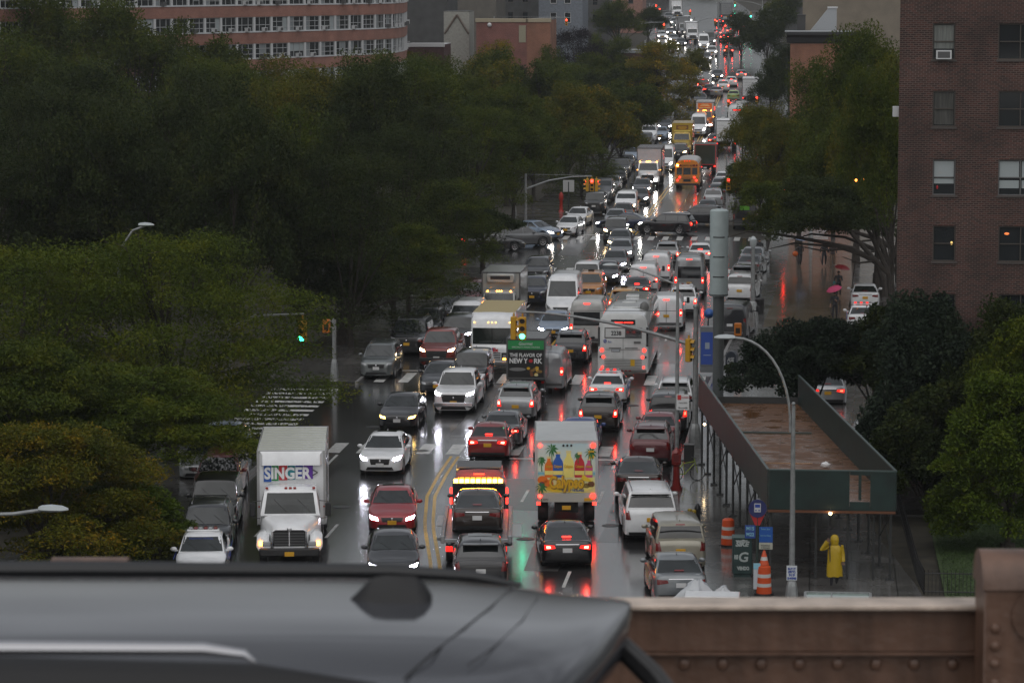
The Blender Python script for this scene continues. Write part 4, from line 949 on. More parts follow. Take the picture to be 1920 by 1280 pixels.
# --- northbound, driving away
AW='A'
V('coupe','sedan',1064,1068,AW,'black','brake','black coupe with red brake lights following the Calypso truck','car',NB,ov={'plate':PLW})
CT=V('calypso','box_truck',1062,985,AW,('box_white',(.62,.64,.64),.0),'brake','white box truck with Calypso fruit drink advert on its rear','box truck',NB,ov={'trim':mat('alu_trim2',(.5,.5,.5),.3,.5)})
V('compact','sedan',1083,856,AW,'blue','brake','blue car just ahead of the Calypso truck','car',NB)
V('sedan','sedan',914,866,AW,('metal_red',(.24,.012,.014),.3),'brake','red sedan with brake lights on in front of the tow truck','car',NB,ov={'plate':PLY})
V('sedan','sedan',938,842,AW,'grey','brake','grey sedan ahead of the red sedan','car',NB)
V('suv','suv',966,792,AW,'silver','brake','silver suv with brake lights on behind the black advert truck','suv',NB,ov={'plate':PLY})
AT=V('ad','box_truck',986,748,AW,'black','off','small black box truck with THE FLAVOR OF NEW YORK advert','box truck',NB,ov={'trim':GRY,'roof':GRY})
V('vanp','van',1021,738,AW,'silver','brake','silver van right beside the black advert truck','van',NB,rz=-.02)
V('suv','suv',1069,684,AW,'dark','brake','dark suv with brake lights on between parcel truck and city bus','suv',NB)
BS=V('bus','city_bus',1168,713,AW,('bus_white',(.60,.61,.60),.0),'brake','white city bus numbered 2238 driving away','bus',NB,ov={'grey':mat('bus_grey',(.13,.13,.125),.45)})
BS.scale=(1.03,1,1.12)
V('lux','police_car',1137,764,AW,'white','brake','white police car with red light bar behind the city bus','police car',NB)
V('suvp','suv',1121,812,AW,'brown','brake','black suv with brake lights on behind the police car','suv',NB,ov={'plate':PLY})
V('sprinter','van',1100,652,AW,('dirty_white',(.46,.46,.44),.0),'brake','dirty white tall van with round emblem in its rear window','van',NB)
V('sedan','sedan',1036,638,'T','lblue','blue','light blue sedan with bright headlight left of the tall dirty white van','car',SB)
V('vanp','van',1249,622,AW,'white','brake','white van peeking out right of the city bus','van',NB)
TX=V('suv','suv',1167,596,AW,'yellow','brake','yellow taxi with brake lights just ahead of the city bus','taxi',NB)
V('sedan','sedan',1193,566,AW,'dark','brake','charcoal sedan with brake lights ahead of the yellow taxi','car',NB)
V('vanp','van',1206,556,AW,'white','brake','white cargo van with small emblem on its door','van',NB)
V('vanp','van',1230,533,AW,'white','brake','white cargo van ahead of the one with the emblem','van',NB)
V('suv','suv',1250,500,AW,'silver','brake','silver suv with bright brake lights at the near side of the far junction','suv',NB)
V('sprinter','van',1292,558,AW,'silver','brake','silver tall van left of the big grey pole','van',NB,ov={'turn':AMB})
PS=V('suv','police_suv',1280,592,AW,'white','brake','white police suv with light bar behind the silver tall van','police car',NB)
V('sedan','sedan',1312,497,AW,'white','brake','white sedan with red lamp beside the big grey pole','car',NB)
SBU=V('schoolbus','school_bus',1288,357,AW,'busorange','brake','orange school bus with flashing amber lamp on the far block','school bus',NB,ov={'turn':mat('flasher_amber',(.9,.5,.1),.3,emit=(1,.42,.04),es=60),'box':mat('bus_roof_white',(.45,.44,.44),.35)})
V('cabover','garbage_truck',1322,327,AW,'dgreen','brake','dark green truck with red top bar right of the school bus','truck',NB,ov={'trim':paint('trim_red',(.4,.02,.02))})
V('sedan','sedan',1341,276,AW,'dark','brake','dark sedan with brake lights ahead of the green truck','car',NB)
V('boxs','box_truck',1361,283,AW,'white','brake','white box truck partly behind the tree on the right','box truck',NB)
BF=V('bus','coach',1382,246,AW,('bus_white',(.60,.61,.60),.0),'brake','white coach ahead of the white box truck','bus',NB,ov={'grey':GRY})
# parked along the right kerb
V('bigsuv','suv',1221,1018,AW,'white','off','white large suv parked between the black sedan and the beige suv','suv',PR,ov={'plate':PLY,'rail':CHR})
V('jeep','suv',1276,1078,AW,'beige','off','beige suv with roof rack parked second from the bottom at right','suv',PR,ov={'plate':PLY})
V('sedan','sedan',1277,1138,AW,('cool_silver',(.2,.215,.225),.5),'off','grey silver sedan parked lowest at the right kerb','car',PR)
V('tesla','sedan',1197,938,AW,'brown','off','black sedan with red side mirror glow parked above the white large suv','car',PR,ov={'plate':PLY})
V('suv','suv',1219,876,AW,'maroon','off','maroon suv parked beside the red call box','suv',PR,ov={'plate':PLW,'rail':CHR})
V('sedan','sedan',1233,845,AW,('dusty_red',(.2,.03,.035),.2),'off','dusty red sedan parked ahead of the maroon suv','car',PR)
V('jeep','suv',1252,816,AW,'black','tail','black suv with yellow plate parked ahead of the dusty red sedan','suv',PR,ov={'plate':PLY})
V('suv','suv',1264,782,AW,'white','off','white suv parked nearest the junction at right','suv',PR)
V('vanp','utility_cart',1368,640,AW,'dark','off','dark utility truck with pale roof beside the big grey pole','truck',PR,rz=-.1)
V('jeep','suv',1386,570,AW,'white','off','white suv parked right of the big grey pole','suv',PR,rz=-.1,ov={'rail':BLK})
V('suv','suv',1390,548,AW,'dark','off','charcoal suv parked ahead of that white suv right of the pole','suv',PR,rz=-.1)
V('sedan','sedan',1402,520,AW,'grey','off','grey sedan parked fourth in the row right of the pole','car',PR,rz=-.1)
V('sedan','sedan',1408,504,AW,'silver','off','silver sedan parked last before the crossing right of the pole','car',PR,rz=-.1)
for x,y,k,c,l in((1326,408,'sedan','dark','charcoal sedan parked first beyond the far junction at right'),(1337,390,'suv','silver','silver suv parked second beyond the far junction at right'),(1344,376,'sedan','dark','charcoal car parked third beyond the far junction at right'),(1350,363,'sedan','silver','silver car parked fourth beyond the far junction at right'),(1356,351,'sedan','white','white car parked fifth beyond the far junction at right')):
    V(k,'parked_car',x,y,AW,c,'off',l,'car',PR,far=1)
V('sprinterp','van',1396,432,AW,'black','off','black van with green rear sign beside the right pavement beyond the junction','van',PR)
# cars in the parking court by the brick tower
for x,y,k,nm,c,l,li in((1622,580,'sedan','sedan','white','white sedan parked on the court left of the brick tower','off'),(1618,625,'lux','police_car','white','white police car with light bar on the court behind the bushes','off'),(1552,765,'sedan','sedan','silver','silver car with red rear lamps seen through the dark tree','tail'),(1636,872,'suv','suv','silver','silver suv on the court right of the wooden deck','off')):
    V(k,nm,x,y,AW,c,li,l,'car','cars on the court by the brick tower')
# far traffic
FT=[(1312,196,'sedan','T','dark','off'),(1306,182,'sedan','T','silver','off'),(1318,170,'suv','A','red','brake'),(1330,178,'sedan','A','dark','tail'),(1343,182,'sedan','A','silver','off'),
(1356,172,'suv','A','white','brake'),(1371,163,'sedan','A','white','brake'),(1375,190,'sedan','A','lime','off'),(1407,195,'boxs','A','white','brake'),(1402,232,'sedan','A','dark','brake'),(1412,218,'sedan','A','dark','tail'),
(1298,168,'sedan','T','dark','off'),(1303,155,'sedan','T','silver','off'),(1390,150,'sedan','A','silver','brake'),(1345,150,'sedan','T','dark','head'),
(1324,118,'suv','T','silver','head'),(1335,106,'suv','T','white','head'),(1320,93,'sprinterp','T','white','warm'),(1332,86,'sprinterp','T','grey','head'),(1299,80,'boxs','T','white','off'),(1284,70,'boxs','T','silver','off'),(1278,88,'sedan','T','dark','head'),(1264,80,'sedan','T','silver','warm'),(1258,67,'sedan','T','silver','head'),(1274,56,'suv','T','dark','head'),(1266,48,'sedan','T','silver','head'),(1242,74,'sedan','T','white','warm'),
(1345,70,'sedan','A','silver','brake'),(1358,78,'sedan','A','dark','brake'),(1370,66,'sedan','A','silver','brake'),(1378,54,'suv','A','white','brake'),(1388,46,'sedan','A','dark','brake'),(1400,58,'sedan','A','silver','brake'),(1350,48,'sedan','A','dark','brake'),(1362,38,'boxs','A','silver','brake'),(1270,34,'boxs','T','white','off'),(1255,38,'sedan','T','grey','off'),(1380,92,'sedan','A','silver','brake'),(1366,104,'sedan','A','dark','brake'),(1290,44,'sedan','T','white','head'),(1240,52,'suv','T','grey','off')]
LF={'sedan':'car','suv':'suv','boxs':'box truck','sprinterp':'van','jeep':'suv'}
CN={'dark':'charcoal','silver':'silver','red':'red','white':'white','lime':'lime green','grey':'grey'}
ST={'off':'with lamps off','brake':'with brake lights on','tail':'with dim red lamps','head':'with headlights on','warm':'with warm headlights'}
_seen={}
for x,y,k,d,c_,li in FT:
    band='just beyond the trucks' if y>140 else ('on the far slope' if y>75 else 'at the far end of the avenue')
    l='%s %s %s %s'%(CN[c_],LF[k],ST[li],band)+(' driving away' if d=='A' else ' coming down')
    V(k,{'sedan':'sedan','suv':'suv','boxs':'box_truck','sprinterp':'van'}[k],x,y,d,c_,li,l,LF[k],'%s %s'%(FAR,l) if 0 else FAR,far=1,rz=0.)

# ------------------------------------------------------------------ lettering and extras on vehicles
def ch(root,n): return [o for o in root.children if o.name.split('.')[0]==n]
def boxpart(name,par,m,x0,x1,y0,y1,z0,z1,c=0.): b=MB(); b.box(x0,x1,y0,y1,z0,z1,c=c); return obj(name,b,m,par)
INK={k:mat('ink_'+k,v,.5) for k,v in dict(blue=(.02,.10,.42),green=(.02,.26,.07),red=(.5,.02,.03),teal=(.01,.22,.26),navy=(.015,.05,.30),purple=(.12,.03,.32),white=(.75,.75,.75),black=(.01,.01,.01),yellow=(.75,.52,.03),orange=(.7,.16,.01),fedp=(.09,.02,.2),sky=(.25,.5,.62),gold=(.62,.36,.01),pink=(.6,.08,.22),lemon=(.78,.68,.18),leaf=(.03,.16,.04),sand=(.68,.6,.3),dgreen=(.02,.08,.03),brown=(.16,.06,.02),olive=(.25,.14,.03)).items()}
# SINGER: blocks and letters on the front of the box, facing +y
def tstrip(root,lst,y,rz=math.pi): pass
t=tpl('singer'); y=t.yb1+.02
xs=[1.02,.72,.46,.14,-.14,-.44,-.80]   # seen from the front, +x is left
hs_=[(3.28,2.62),(3.36,2.66),(3.32,2.68),(3.42,2.70),(3.34,2.72),(3.44,2.72)]
for i,k in enumerate(('blue','green','red','teal','navy','purple')):
    a,b=xs[i],xs[i+1]; boxpart('colour_block',SG,INK[k],b+.01,a-.01,y,y+.012,hs_[i][1],hs_[i][0])
text('SINGER',.42,INK['white'],SG,(.13,y+.03,2.94),math.pi,w=1.72,bold=.022)
text('>',.4,GRY,SG,(-.87,y+.03,2.96),math.pi,w=.2,bold=.0)
# parcel truck
t=tpl('stepvan'); a=FX
text('Fed',.2,INK['fedp'],a,(.16,t.yf+.025,1.27),math.pi,w=.46,bold=.014); text('Ex',.2,INK['red'],a,(-.22,t.yf+.025,1.27),math.pi,w=.30,bold=.014)
for s in(-1,1):
    text('Fed',.95,INK['fedp'],a,(s*1.19,.2*s-.1,2.1),s*math.pi/2,w=2.2,bold=.05); text('Ex',.95,INK['red'],a,(s*1.19,.2*s+s*1.9,2.1),s*math.pi/2,w=1.5,bold=.05)
# Calypso advert on the rear of the box
t=tpl('calypso'); y=t.yb0-.018
def cp(name,m,x0,x1,z0,z1,d=0): return boxpart(name,CT,m,x0,x1,y-.006*(d+1),y-.006*d+.002,z0,z1)
adp=D.materials.new('advert_backdrop'); adp.use_nodes=True; n=adp.node_tree; b=n.nodes['Principled BSDF']; tc=n.nodes.new('ShaderNodeTexCoord'); sp=n.nodes.new('ShaderNodeSeparateXYZ'); n.links.new(tc.outputs['Object'],sp.inputs[0])
mr=n.nodes.new('ShaderNodeMapRange'); mr.inputs['From Min'].default_value=1.25; mr.inputs['From Max'].default_value=3.2; n.links.new(sp.outputs['Z'],mr.inputs[0]); cr=n.nodes.new('ShaderNodeValToRGB'); e=cr.color_ramp.elements
e[0].position=0; e[0].color=(.66,.58,.2,1); e[1].position=1; e[1].color=(.45,.62,.66,1)
for p_,c_ in((.32,(.7,.66,.36,1)),(.40,(.12,.42,.55,1)),(.46,(.62,.72,.6,1)),(.6,(.62,.68,.58,1))): q=e.new(p_); q.color=c_
n.links.new(mr.outputs[0],cr.inputs[0]); n.links.new(cr.outputs[0],b.inputs['Base Color']); b.inputs['Roughness'].default_value=.3
cp('advert_panel',adp,-1.1,1.1,1.28,3.2)
def disc(name,par,m,x,z,rx,rz,y_,n=16,th=.006,x2=None):
    b=MB(); b.lathe([(1,-th/2),(1,th/2)],n,Matrix.Translation((x,y_,z))@Matrix.Rotation(R(90),4,'X')@Matrix.Diagonal((rx,rz,1,1))); return obj(name,b,m,par)
for x,c_,s in((-.68,'orange',.86),(-.33,'blue',1.06),(.08,'lemon',1.1),(.50,'red',1.04),(.86,'pink',.78)):
    b=MB(); H_=.95*s; b.lathe([(.17*s,0),(.19*s,.06),(.19*s,.5*H_),(.17*s,.62*H_),(.08*s,.78*H_),(.075*s,.9*H_)],14,Matrix.Translation((x,y-.012,1.88))@Matrix.Diagonal((1,.05,1,1)),0)
    b.lathe([(.09*s,.9*H_),(.09*s,1.0*H_)],12,Matrix.Translation((x,y-.012,1.88))@Matrix.Diagonal((1,.05,1,1)),1); b.box(x-.18*s,x+.18*s,y-.024,y-.021,1.98,2.14,mi=2)
    obj('bottle_picture',b,[INK[c_],INK['sand'],INK['lemon']],CT)
    text('Calypso',.1*s,INK['gold'],CT,(x,y-.03,2.3),0,w=.3*s,bold=.004)
def palm(x,z,r):
    b=MB(); b.tube([(x+.03,y-.014,z-r*2.2),(x,y-.014,z)],[.02,.012],6)
    for k in range(9):
        q=2*math.pi*k/9+.2; dx,dz=math.cos(q),math.sin(q); 
        b.add([(x,y-.013-k*.001,z),(x+dx*r*.5-dz*.03,y-.013-k*.001,z+dz*r*.5+dx*.03+.03),(x+dx*r,y-.013-k*.001,z+dz*r-.06),(x+dx*r*.5+dz*.04,y-.013-k*.001,z+dz*r*.5-dx*.04)],[(0,1,2,3)])
    obj('palm_picture',b.mesh('p',0),INK['leaf'],CT)
palm(-.58,2.98,.28); palm(.92,2.85,.26); palm(-.98,2.55,.2); palm(.42,2.75,.14); palm(-.98,1.5,.26)
for x,z,rx,rz,c_ in((-.92,1.78,.2,.16,'orange'),(-.7,1.62,.2,.17,'orange'),(-.95,1.62,.1,.1,'navy'),(.95,1.62,.13,.12,'brown'),(.78,1.56,.12,.1,'brown'),(.7,1.9,.14,.08,'yellow'),(.88,1.80,.16,.1,'lemon'),(.3,1.5,.7,.2,'lemon'),(-.3,1.45,.5,.14,'yellow')): disc('fruit_picture',CT,INK[c_],x,z,rx,rz,y-.009)
b=MB(); b.add([(.55,y-.02,1.75),(1.0,y-.02,1.72),(.62,y-.02,2.02)],[(0,1,2)]); obj('pineapple_picture',b.mesh('p',0),INK['yellow'],CT)
text('Calypso',.46,INK['olive'],CT,(.02,y-.030,1.62),0,w=1.36,bold=.05); text('Calypso',.46,INK['gold'],CT,(.0,y-.040,1.63),0,w=1.34,bold=.025)
text('TASTE OF THE ISLANDS',.08,INK['navy'],CT,(.25,y-.02,1.38),0,w=.85,bold=.004)
cp('lower_panel',mat('bumper_panel',(.42,.42,.38),.4),-1.12,1.12,.92,1.24)
for s in(-1,1):
    for z,r in((3.12,.07),(1.15,.075)):
        b=MB(); b.tube([(s*1.02,y-.05,z),(s*1.02,y,z)],r if s<0 else r*1.4,12); obj('taillight',b,mat('tail_small',(.5,.02,.02),.3,emit=(1,.03,.02),es=12) if s<0 else BRK,CT)
for x in(-.12,.03,.18):
    b=MB(); b.tube([(x,y-.03,3.12),(x,y,3.12)],.045,10); obj('marker_lamp',b,BLK,CT)
cp('warning_sticker',INK['gold'],.84,1.06,2.62,2.92,2); text('CAUTION',.05,INK['black'],CT,(.95,y-.03,2.84),0,w=.19)
text('5372',.07,INK['black'],CT,(-.8,y-.02,1.02),0); boxpart('license_plate',CT,PLY,.68,1.0,y-.03,y-.01,.96,1.08)
# black advert truck
t=tpl('ad'); y=t.yb0-.02
boxpart('advert_panel',AT,INK['black'],-.9,.9,y-.006,y+.004,1.1,2.5); boxpart('advert_header',AT,INK['green'],-.9,.9,y-.01,y,2.5,2.95)
text('Gourmet',.16,INK['white'],AT,(0,y-.02,2.8),0,w=.7,shear=.3); text('SPECIALTY FOOD TRUCKS',.07,INK['white'],AT,(0,y-.02,2.62),0,w=1.4)
text('THE FLAVOR OF',.18,INK['white'],AT,(0,y-.02,2.22),0,w=1.62,bold=.006); text('NEW Y',.25,INK['white'],AT,(-.36,y-.02,1.93),0,w=.92,bold=.012); text('RK',.25,INK['white'],AT,(.62,y-.02,1.93),0,w=.42,bold=.012); disc('apple_picture',AT,INK['red'],.25,1.93,.1,.09,y-.012)
disc('plate_picture',AT,mat('ink_grey',(.2,.2,.2),.5),-.42,1.5,.42,.09,y-.01)
rr2=random.Random(3)
for i in range(16): disc('food_picture',AT,INK[('brown','olive','sand','gold')[i%4]],.12+rr2.random()*.62,1.2+rr2.random()*.42,.09,.07,y-.012-i*.0006,10)
# bus
t=tpl('bus'); y=-6.1-.03
text('2238',.2,INK['black'],BS,(-.35,y-.008,2.22),0,w=.52,bold=.006)
disc('emblem',BS,INK['navy'],-.92,1.84,.09,.09,y+.015); text('MTA',.1,INK['white'],BS,(-.92,y+.0,1.84),0,w=.13); text('Bus',.09,INK['navy'],BS,(-.68,y+.01,1.82),0)
boxpart('advert_sheet',BS,mat('plate_white',(.4,.42,.45),.4),-.58,-.18,y-.002,y+.012,1.36,1.46); boxpart('warning_plate',BS,INK['gold'],.38,.6,y-.002,y+.012,.68,.98); boxpart('license_plate',BS,PLY,-.9,-.62,y-.14,y-.1,.42,.54)
b=MB(); 
for i in range(5): b.box(-.5+i*.2,-.38+i*.2,-6.1-.14,-6.1-.1,.44,.5)
obj('rear_reflector',b,REDL,BS)
# school bus lettering
text('SCHOOL BUS',.16,INK['black'],SBU,(0,-5.27,2.45),0,w=1.25,bold=.004)
# truck boards
boxpart('sign_board',YT,INK['brown'],-.72,.72,tpl('boxs').yb1+.01,tpl('boxs').yb1+.04,2.85,3.35); boxpart('roof_visor',YT,INK['lemon'],-.95,.95,tpl('boxs').yb1+.1,tpl('boxs').yb1+.5,2.66,2.74)
for z_,w_ in((3.2,.5),(3.05,.56),(2.95,.4)): boxpart('sign_line',YT,INK['gold'],-w_,w_,tpl('boxs').yb1+.04,tpl('boxs').yb1+.05,z_-.03,z_+.03)
boxpart('sign_board',OT,INK['orange'],-.9,.9,tpl('boxs').yb1+.01,tpl('boxs').yb1+.04,2.7,3.45); b=MB(); b.ball((0,0,0),.1); 
for z_,w_ in((3.28,.45),(3.12,.62),(2.86,.7)): boxpart('sign_line',OT,INK['sand'],-w_,w_,tpl('boxs').yb1+.04,tpl('boxs').yb1+.05,z_-.04,z_+.04)
b=MB(); b.box(.0,.02,0,0.3,0,.2)
boxpart('side_lamp',OT,BRK,-1.24,-1.2,-.2,.3,2.5,2.9)
# taxi roof signs, light bars
def lightbar(root,z,y0,sc=1.):
    b=MB(); wd=1.15; b.box(-wd/2,wd/2,y0-.14,y0+.14,z,z+.07,mi=0,c=.02)
    for i in range(6):
        x=-wd/2+.05+i*(wd-.1)/6; b.box(x+.015,x+(wd-.1)/6-.015,y0-.13,y0+.13,z+.07,z+.15,mi=1+(i%2),c=.02)
    obj('light_bar',b,[WHT,TAIL if sc>1 else REDL,LENS],root)
for o in D.objects:
    if o.parent is None and o.name.startswith('police_'):
        suvk=o.name.startswith('police_suv'); lightbar(o,1.72 if suvk else 1.5,-.4 if suvk else -.3,2 if (not suvk and 'bus' in o['label']) else 1)
        hw=.94
        for s in(-1,1): boxpart('door_stripe',o,INK['navy'],min(s*hw,s*(hw+.012)),max(s*hw,s*(hw+.012)),-2.0,1.6,.82,.87); text('POLICE',.16,INK['navy'],o,(s*(hw+.02),0,.68),s*math.pi/2,bold=.004)
        b=MB(); b.box(-.5,.5,-2.57,-2.55,.86,.89); text('HIGHWAY PATROL',.07,INK['navy'],o,(0,1.0,1.46 if not suvk else 1.6),math.pi)
for o in D.objects:
    if o.parent is None and o.get('category')=='taxi':
        b=MB(); b.box(-.2,.2,-.55,-.45,1.7,1.86,c=.02); obj('roof_sign',b,BLK,o)
# tow truck: cab with beacon bar, tilted flatbed, sedan on the bed, suv on the rear hitch
p=P(893,1062); TR=empty('tow_truck',(p.x,p.y,.006),.09,'flatbed tow truck with glowing amber beacon bar and red lamps','tow truck',NB)
bd=MB(); bd.box(-1.15,1.15,0,6.6,.86,1.0,c=.02)
for s in(-1,1): bd.box(min(s*1.13,s*1.28),max(s*1.13,s*1.28),0,6.6,.84,1.12,c=.02)
for i in range(12): bd.box(-.08,.08,.3+i*.5,.5+i*.5,1.0,1.008)
obj('flatbed',bd,mat('bed_metal',(.3,.31,.32),.4,.7,noise=.2),TR)
for s in(-1,1):
    b=MB(); b.box(min(s*.85,s*1.1),max(s*.85,s*1.1),-.06,.0,.55,.75,c=.02); obj('taillight',b,TAIL,TR)
    b=MB(); b.box(min(s*1.02,s*1.10),max(s*1.02,s*1.10),7.0,7.1,1.1,1.75,c=.03); obj('column_lamp',b,BRK,TR)
    b=MB(); b.box(min(s*1.28,s*1.62),max(s*1.28,s*1.62),.5,3.1,.98,1.02) if s>0 else b.box(-1.5,-1.28,3.2,5.4,.9,.95); obj('side_plate',b,mat('alu_plate',(.45,.46,.47),.35,.6),TR)
cb=MB(); rings=[]
for y_,z_,w_ in((7.0,2.1,.98),(7.15,2.4,1.0),(9.0,2.42,1.0),(9.2,2.3,1.0),(9.6,1.55,1.0),(10.9,1.4,.85),(11,1.1,.8)):
    r=[(w_-.03,.5),(w_,.6),(w_,1.3),(w_-.12*(z_>2),z_-.12),(w_-.25,z_),(0,z_+.04)]; rings.append([(x,y_,z) for x,z in r]+[(-x,y_,z) for x,z in r[-2::-1]])
cb.loft(rings); obj('cab',cb,PAINTS['maroon'],TR)
b=MB(); b.box(-.8,.8,6.96,6.99,1.5,2.15); obj('cab_rear_window',b,GLASSD,TR)
b=MB(); b.box(-.85,.85,7.25,8.9,2.42,2.5,c=.02); obj('cab_roof_rack',b,GRY,TR)
b=MB(); b.box(-.2,.2,6.95,7.0,2.24,2.3); obj('brake_light',b,BRK,TR)
fl=MB(); fl.box(-1.0,1.0,6.72,6.96,1.0,1.9,c=.02); obj('headboard',fl,BLK,TR)
bb=MB()
for i in range(9): bb.box(-.95+i*.21,-.78+i*.21,6.5,6.7,2.0,2.13,c=.02)
bar=obj('beacon_bar',bb,mat('beacon_amber',(.9,.5,.1),.3,emit=(1,.36,.03),es=34),TR); b=MB(); b.box(-1.0,1.0,6.45,6.75,1.9,2.0,c=.02); obj('beacon_mount',b,BLK,TR)
for y_ in(.9,2.0,9.6):
    for s in(-1,1):
        a_,b_=wheel_mesh(.46,.3,True); o=obj('wheel',a_,[RUB,RIMD] if not a_.materials else None,TR,(s*.95,y_,.46)); o.material_slots[0].link='OBJECT'; o.material_slots[0].material=RUB; o.material_slots[1].link='OBJECT'; o.material_slots[1].material=RIMD
c1=build('coupe','sedan',(p.x-.22,p.y+2.75,1.008),.09,PAINTS['brown'],'off','black sedan riding on the flatbed of the tow truck','car',NB,ov={'plate':PLW}); del c1['tplL']
p2=P(900,1112); c2_=build('suvp','suv',(p2.x-.25,p2.y+2.33,.006),.12,PAINTS['black'],'off','black suv with glass roof right behind the tow truck','suv',NB); del c2_['tplL']
# green sign on the far black van
for o in D.objects:
    if o.get('label','').startswith('black van with green'): boxpart('rear_sign',o,mat('green_sign',(.15,.5,.03),.5),-.4,.4,-3.0,-2.96,1.7,2.05)
# ================================================================== street furniture
STEEL=mat('galvanised_steel',(.26,.27,.27),.38,.4,noise=.2,nscale=6)
DSTEEL=mat('dark_steel',(.05,.052,.052),.45,.3)
SIGY=mat('signal_yellow',(.50,.27,.015),.4)
SIGR=mat('signal_red_lit',(.6,.02,.02),.3,emit=(1,.02,.015),es=17)
SIGG=mat('signal_green_lit',(.05,.5,.3),.3,emit=(.03,1,.52),es=22)
SIGO=mat('signal_hand_lit',(.6,.2,.02),.3,emit=(1,.2,.02),es=9)
LMP=mat('lamp_glass_off',(.42,.46,.47),.25)
DRK=mat('signal_lens_dark',(.02,.015,.01),.3)
def signal(par,loc,rz,lit='r',heads=1,sc=1.):
    """three lamp traffic signal head facing -y (towards the bridge) at rz=0"""
    hd=empty('signal_head'); hd.parent=par; hd.location=loc; hd.rotation_euler=(0,0,rz)
    b=MB(); b.box(-.17*sc,.17*sc,-.12*sc,.12*sc,-.52*sc,.52*sc,c=.03); b.tube([(0,0,.5*sc),(0,0,.68*sc)],.04,6)
    for z in(.34,0,-.34):
        for k in range(7):
            q=math.pi*k/6; q2=math.pi*(k+1)/6
            if k<6: b.quad((.14*sc*math.cos(q),-.12*sc,(z+.13*math.sin(q))*sc),(.14*sc*math.cos(q2),-.12*sc,(z+.13*math.sin(q2))*sc),(.14*sc*math.cos(q2),-.30*sc,(z+.13*math.sin(q2))*sc),(.14*sc*math.cos(q),-.30*sc,(z+.13*math.sin(q))*sc))
    obj('housing',b,SIGY,hd)
    for nm,z,k,m in(('red_lens',.34,'r',SIGR),('amber_lens',0,'y',AMB),('green_lens',-.34,'g',SIGG)):
        l=MB(); l.tube([(0,-.10*sc,z*sc),(0,-.135*sc,z*sc)],.115*sc,14); obj(nm,l,m if lit==k else DRK,hd)
    return hd
def base(b,h=.9,r=.24):
    b.lathe([(r,0),(r,.12),(r*.78,h*.8),(r*.62,h),(r*.45,h+.06)],8)
def armcurve(p0,p1,rise,n=8):
    p0,p1=Vector(p0),Vector(p1); out=[]
    for i in range(n+1):
        t=i/n; p=p0.lerp(p1,t); p.z=p0.z+(p1.z-p0.z)*(1-(1-t)**2.2) ; out.append(p)
    return out
def luminaire(par,loc,dx,sc=1.):
    b=MB(); rings=[]
    for t,w_,h_ in((-.0,.06,.05),(.08,.12,.08),(.3,.17,.1),(.55,.16,.08),(.7,.06,.03)):
        rings.append([(dx*t*sc,y*w_*sc,z*h_*sc) for y,z in((1,0),(.7,.9),(0,1.2),(-.7,.9),(-1,0),(-.6,-.5),(0,-.6),(.6,-.5))])
    b.loft(rings); o=obj('luminaire',b,LMP,par,loc); return o
def streetlight(px,py,topz,armx,armz,label,group,Y=None,r=.11,px_is_x=False,sc=1.):
    p=P(px,py) if Y is None else Vector((px,Y,G(Y)))
    o=empty('street_lamp',(p.x,p.y,p.z),0,label,'street lamp',group)
    b=MB(); base(b); b.tube([(0,0,.8),(0,0,topz)],[r,r*.62],10); b.ball((0,0,topz+.06),.07); obj('pole',b,STEEL,o)
    a=MB(); s=1 if armx>0 else -1; pts=[]
    for i in range(12):
        t=i/11; q=t*math.pi/2; pts.append((armx*(1-math.cos(q))+s*.1*(1-t),0,topz-.9+(armz-topz+.9)*math.sin(q)**.9))
    a.tube(pts,.045,8); obj('arm',a,STEEL,o); luminaire(o,(armx,0,armz),s,sc); return o
# near lamp with curved arm over the deck
sl=streetlight(1484,1140,6.85,-1.95,9.1,'tall grey street lamp with curved arm and white paper sign, beside the wooden deck','street lamps')
sg=MB(); sg.box(-.175,.175,-.13,-.115,.98,1.48); e_=obj('paper_sign',sg,mat('paper_sign',(.55,.58,.6),.5),sl)
for z,tx,wd in((1.37,'BUY IT',.26),(1.26,'(877)',.24),(1.16,'919',.2),(1.05,'5498',.3)): text(tx,.075,INK['navy'],sl,(0,-.136,z),0,w=wd,bold=.004)
# lamp coming in from the left edge, and others among the trees
p=A(128,955,72); sl=empty('street_lamp',(p.x-2.9,72,0),0,'white street lamp head on a curved arm at the lower left edge','street lamp','street lamps')
b=MB(); base(b); b.tube([(0,0,.8),(0,0,7)],[.11,.08],10); obj('pole',b,STEEL,sl); a=MB(); a.tube([(0,0,6.6),(.3,0,7.9),(.9,0,8.6),(1.6,0,p.z-.12),(2.25,0,p.z-.02)],.045,8); obj('arm',a,STEEL,sl); luminaire(sl,(2.2,0,p.z),1)
def lampat(px,py,Y,dx,label,L=2.2,h=None):
    p=A(px,py,Y); g=G(Y); z=p.z-g; o=empty('street_lamp',(p.x-dx*L,Y,g),0,label,'street lamp','street lamps')
    b=MB(); base(b); b.tube([(0,0,.8),(0,0,z-1.4)],[.11,.07],8); obj('pole',b,STEEL,o)
    a=MB(); a.tube([(0,0,z-1.9),(dx*L*.12,0,z-.9),(dx*L*.4,0,z-.25),(dx*L*.75,0,z-.03),(dx*(L-.6),0,z-.02)],.05,8); obj('arm',a,STEEL,o); luminaire(o,(dx*(L-.7),0,z),dx)
lampat(289,422,138,1,'street lamp rising out of the feathery tree crown at left',L=1.6)
lampat(1010,255,283,1,'street lamp head poking out of the dark trees over the left kerb')
lampat(1176,171,400,1,'small street lamp head in front of the far green tree')
lampat(1240,62,600,1,'street lamp head above the yellow topped tree',L=3)
lampat(1152,503,131.5,-1,'street lamp with thin arm reaching left over the white vans',L=-2.0) if 0 else None
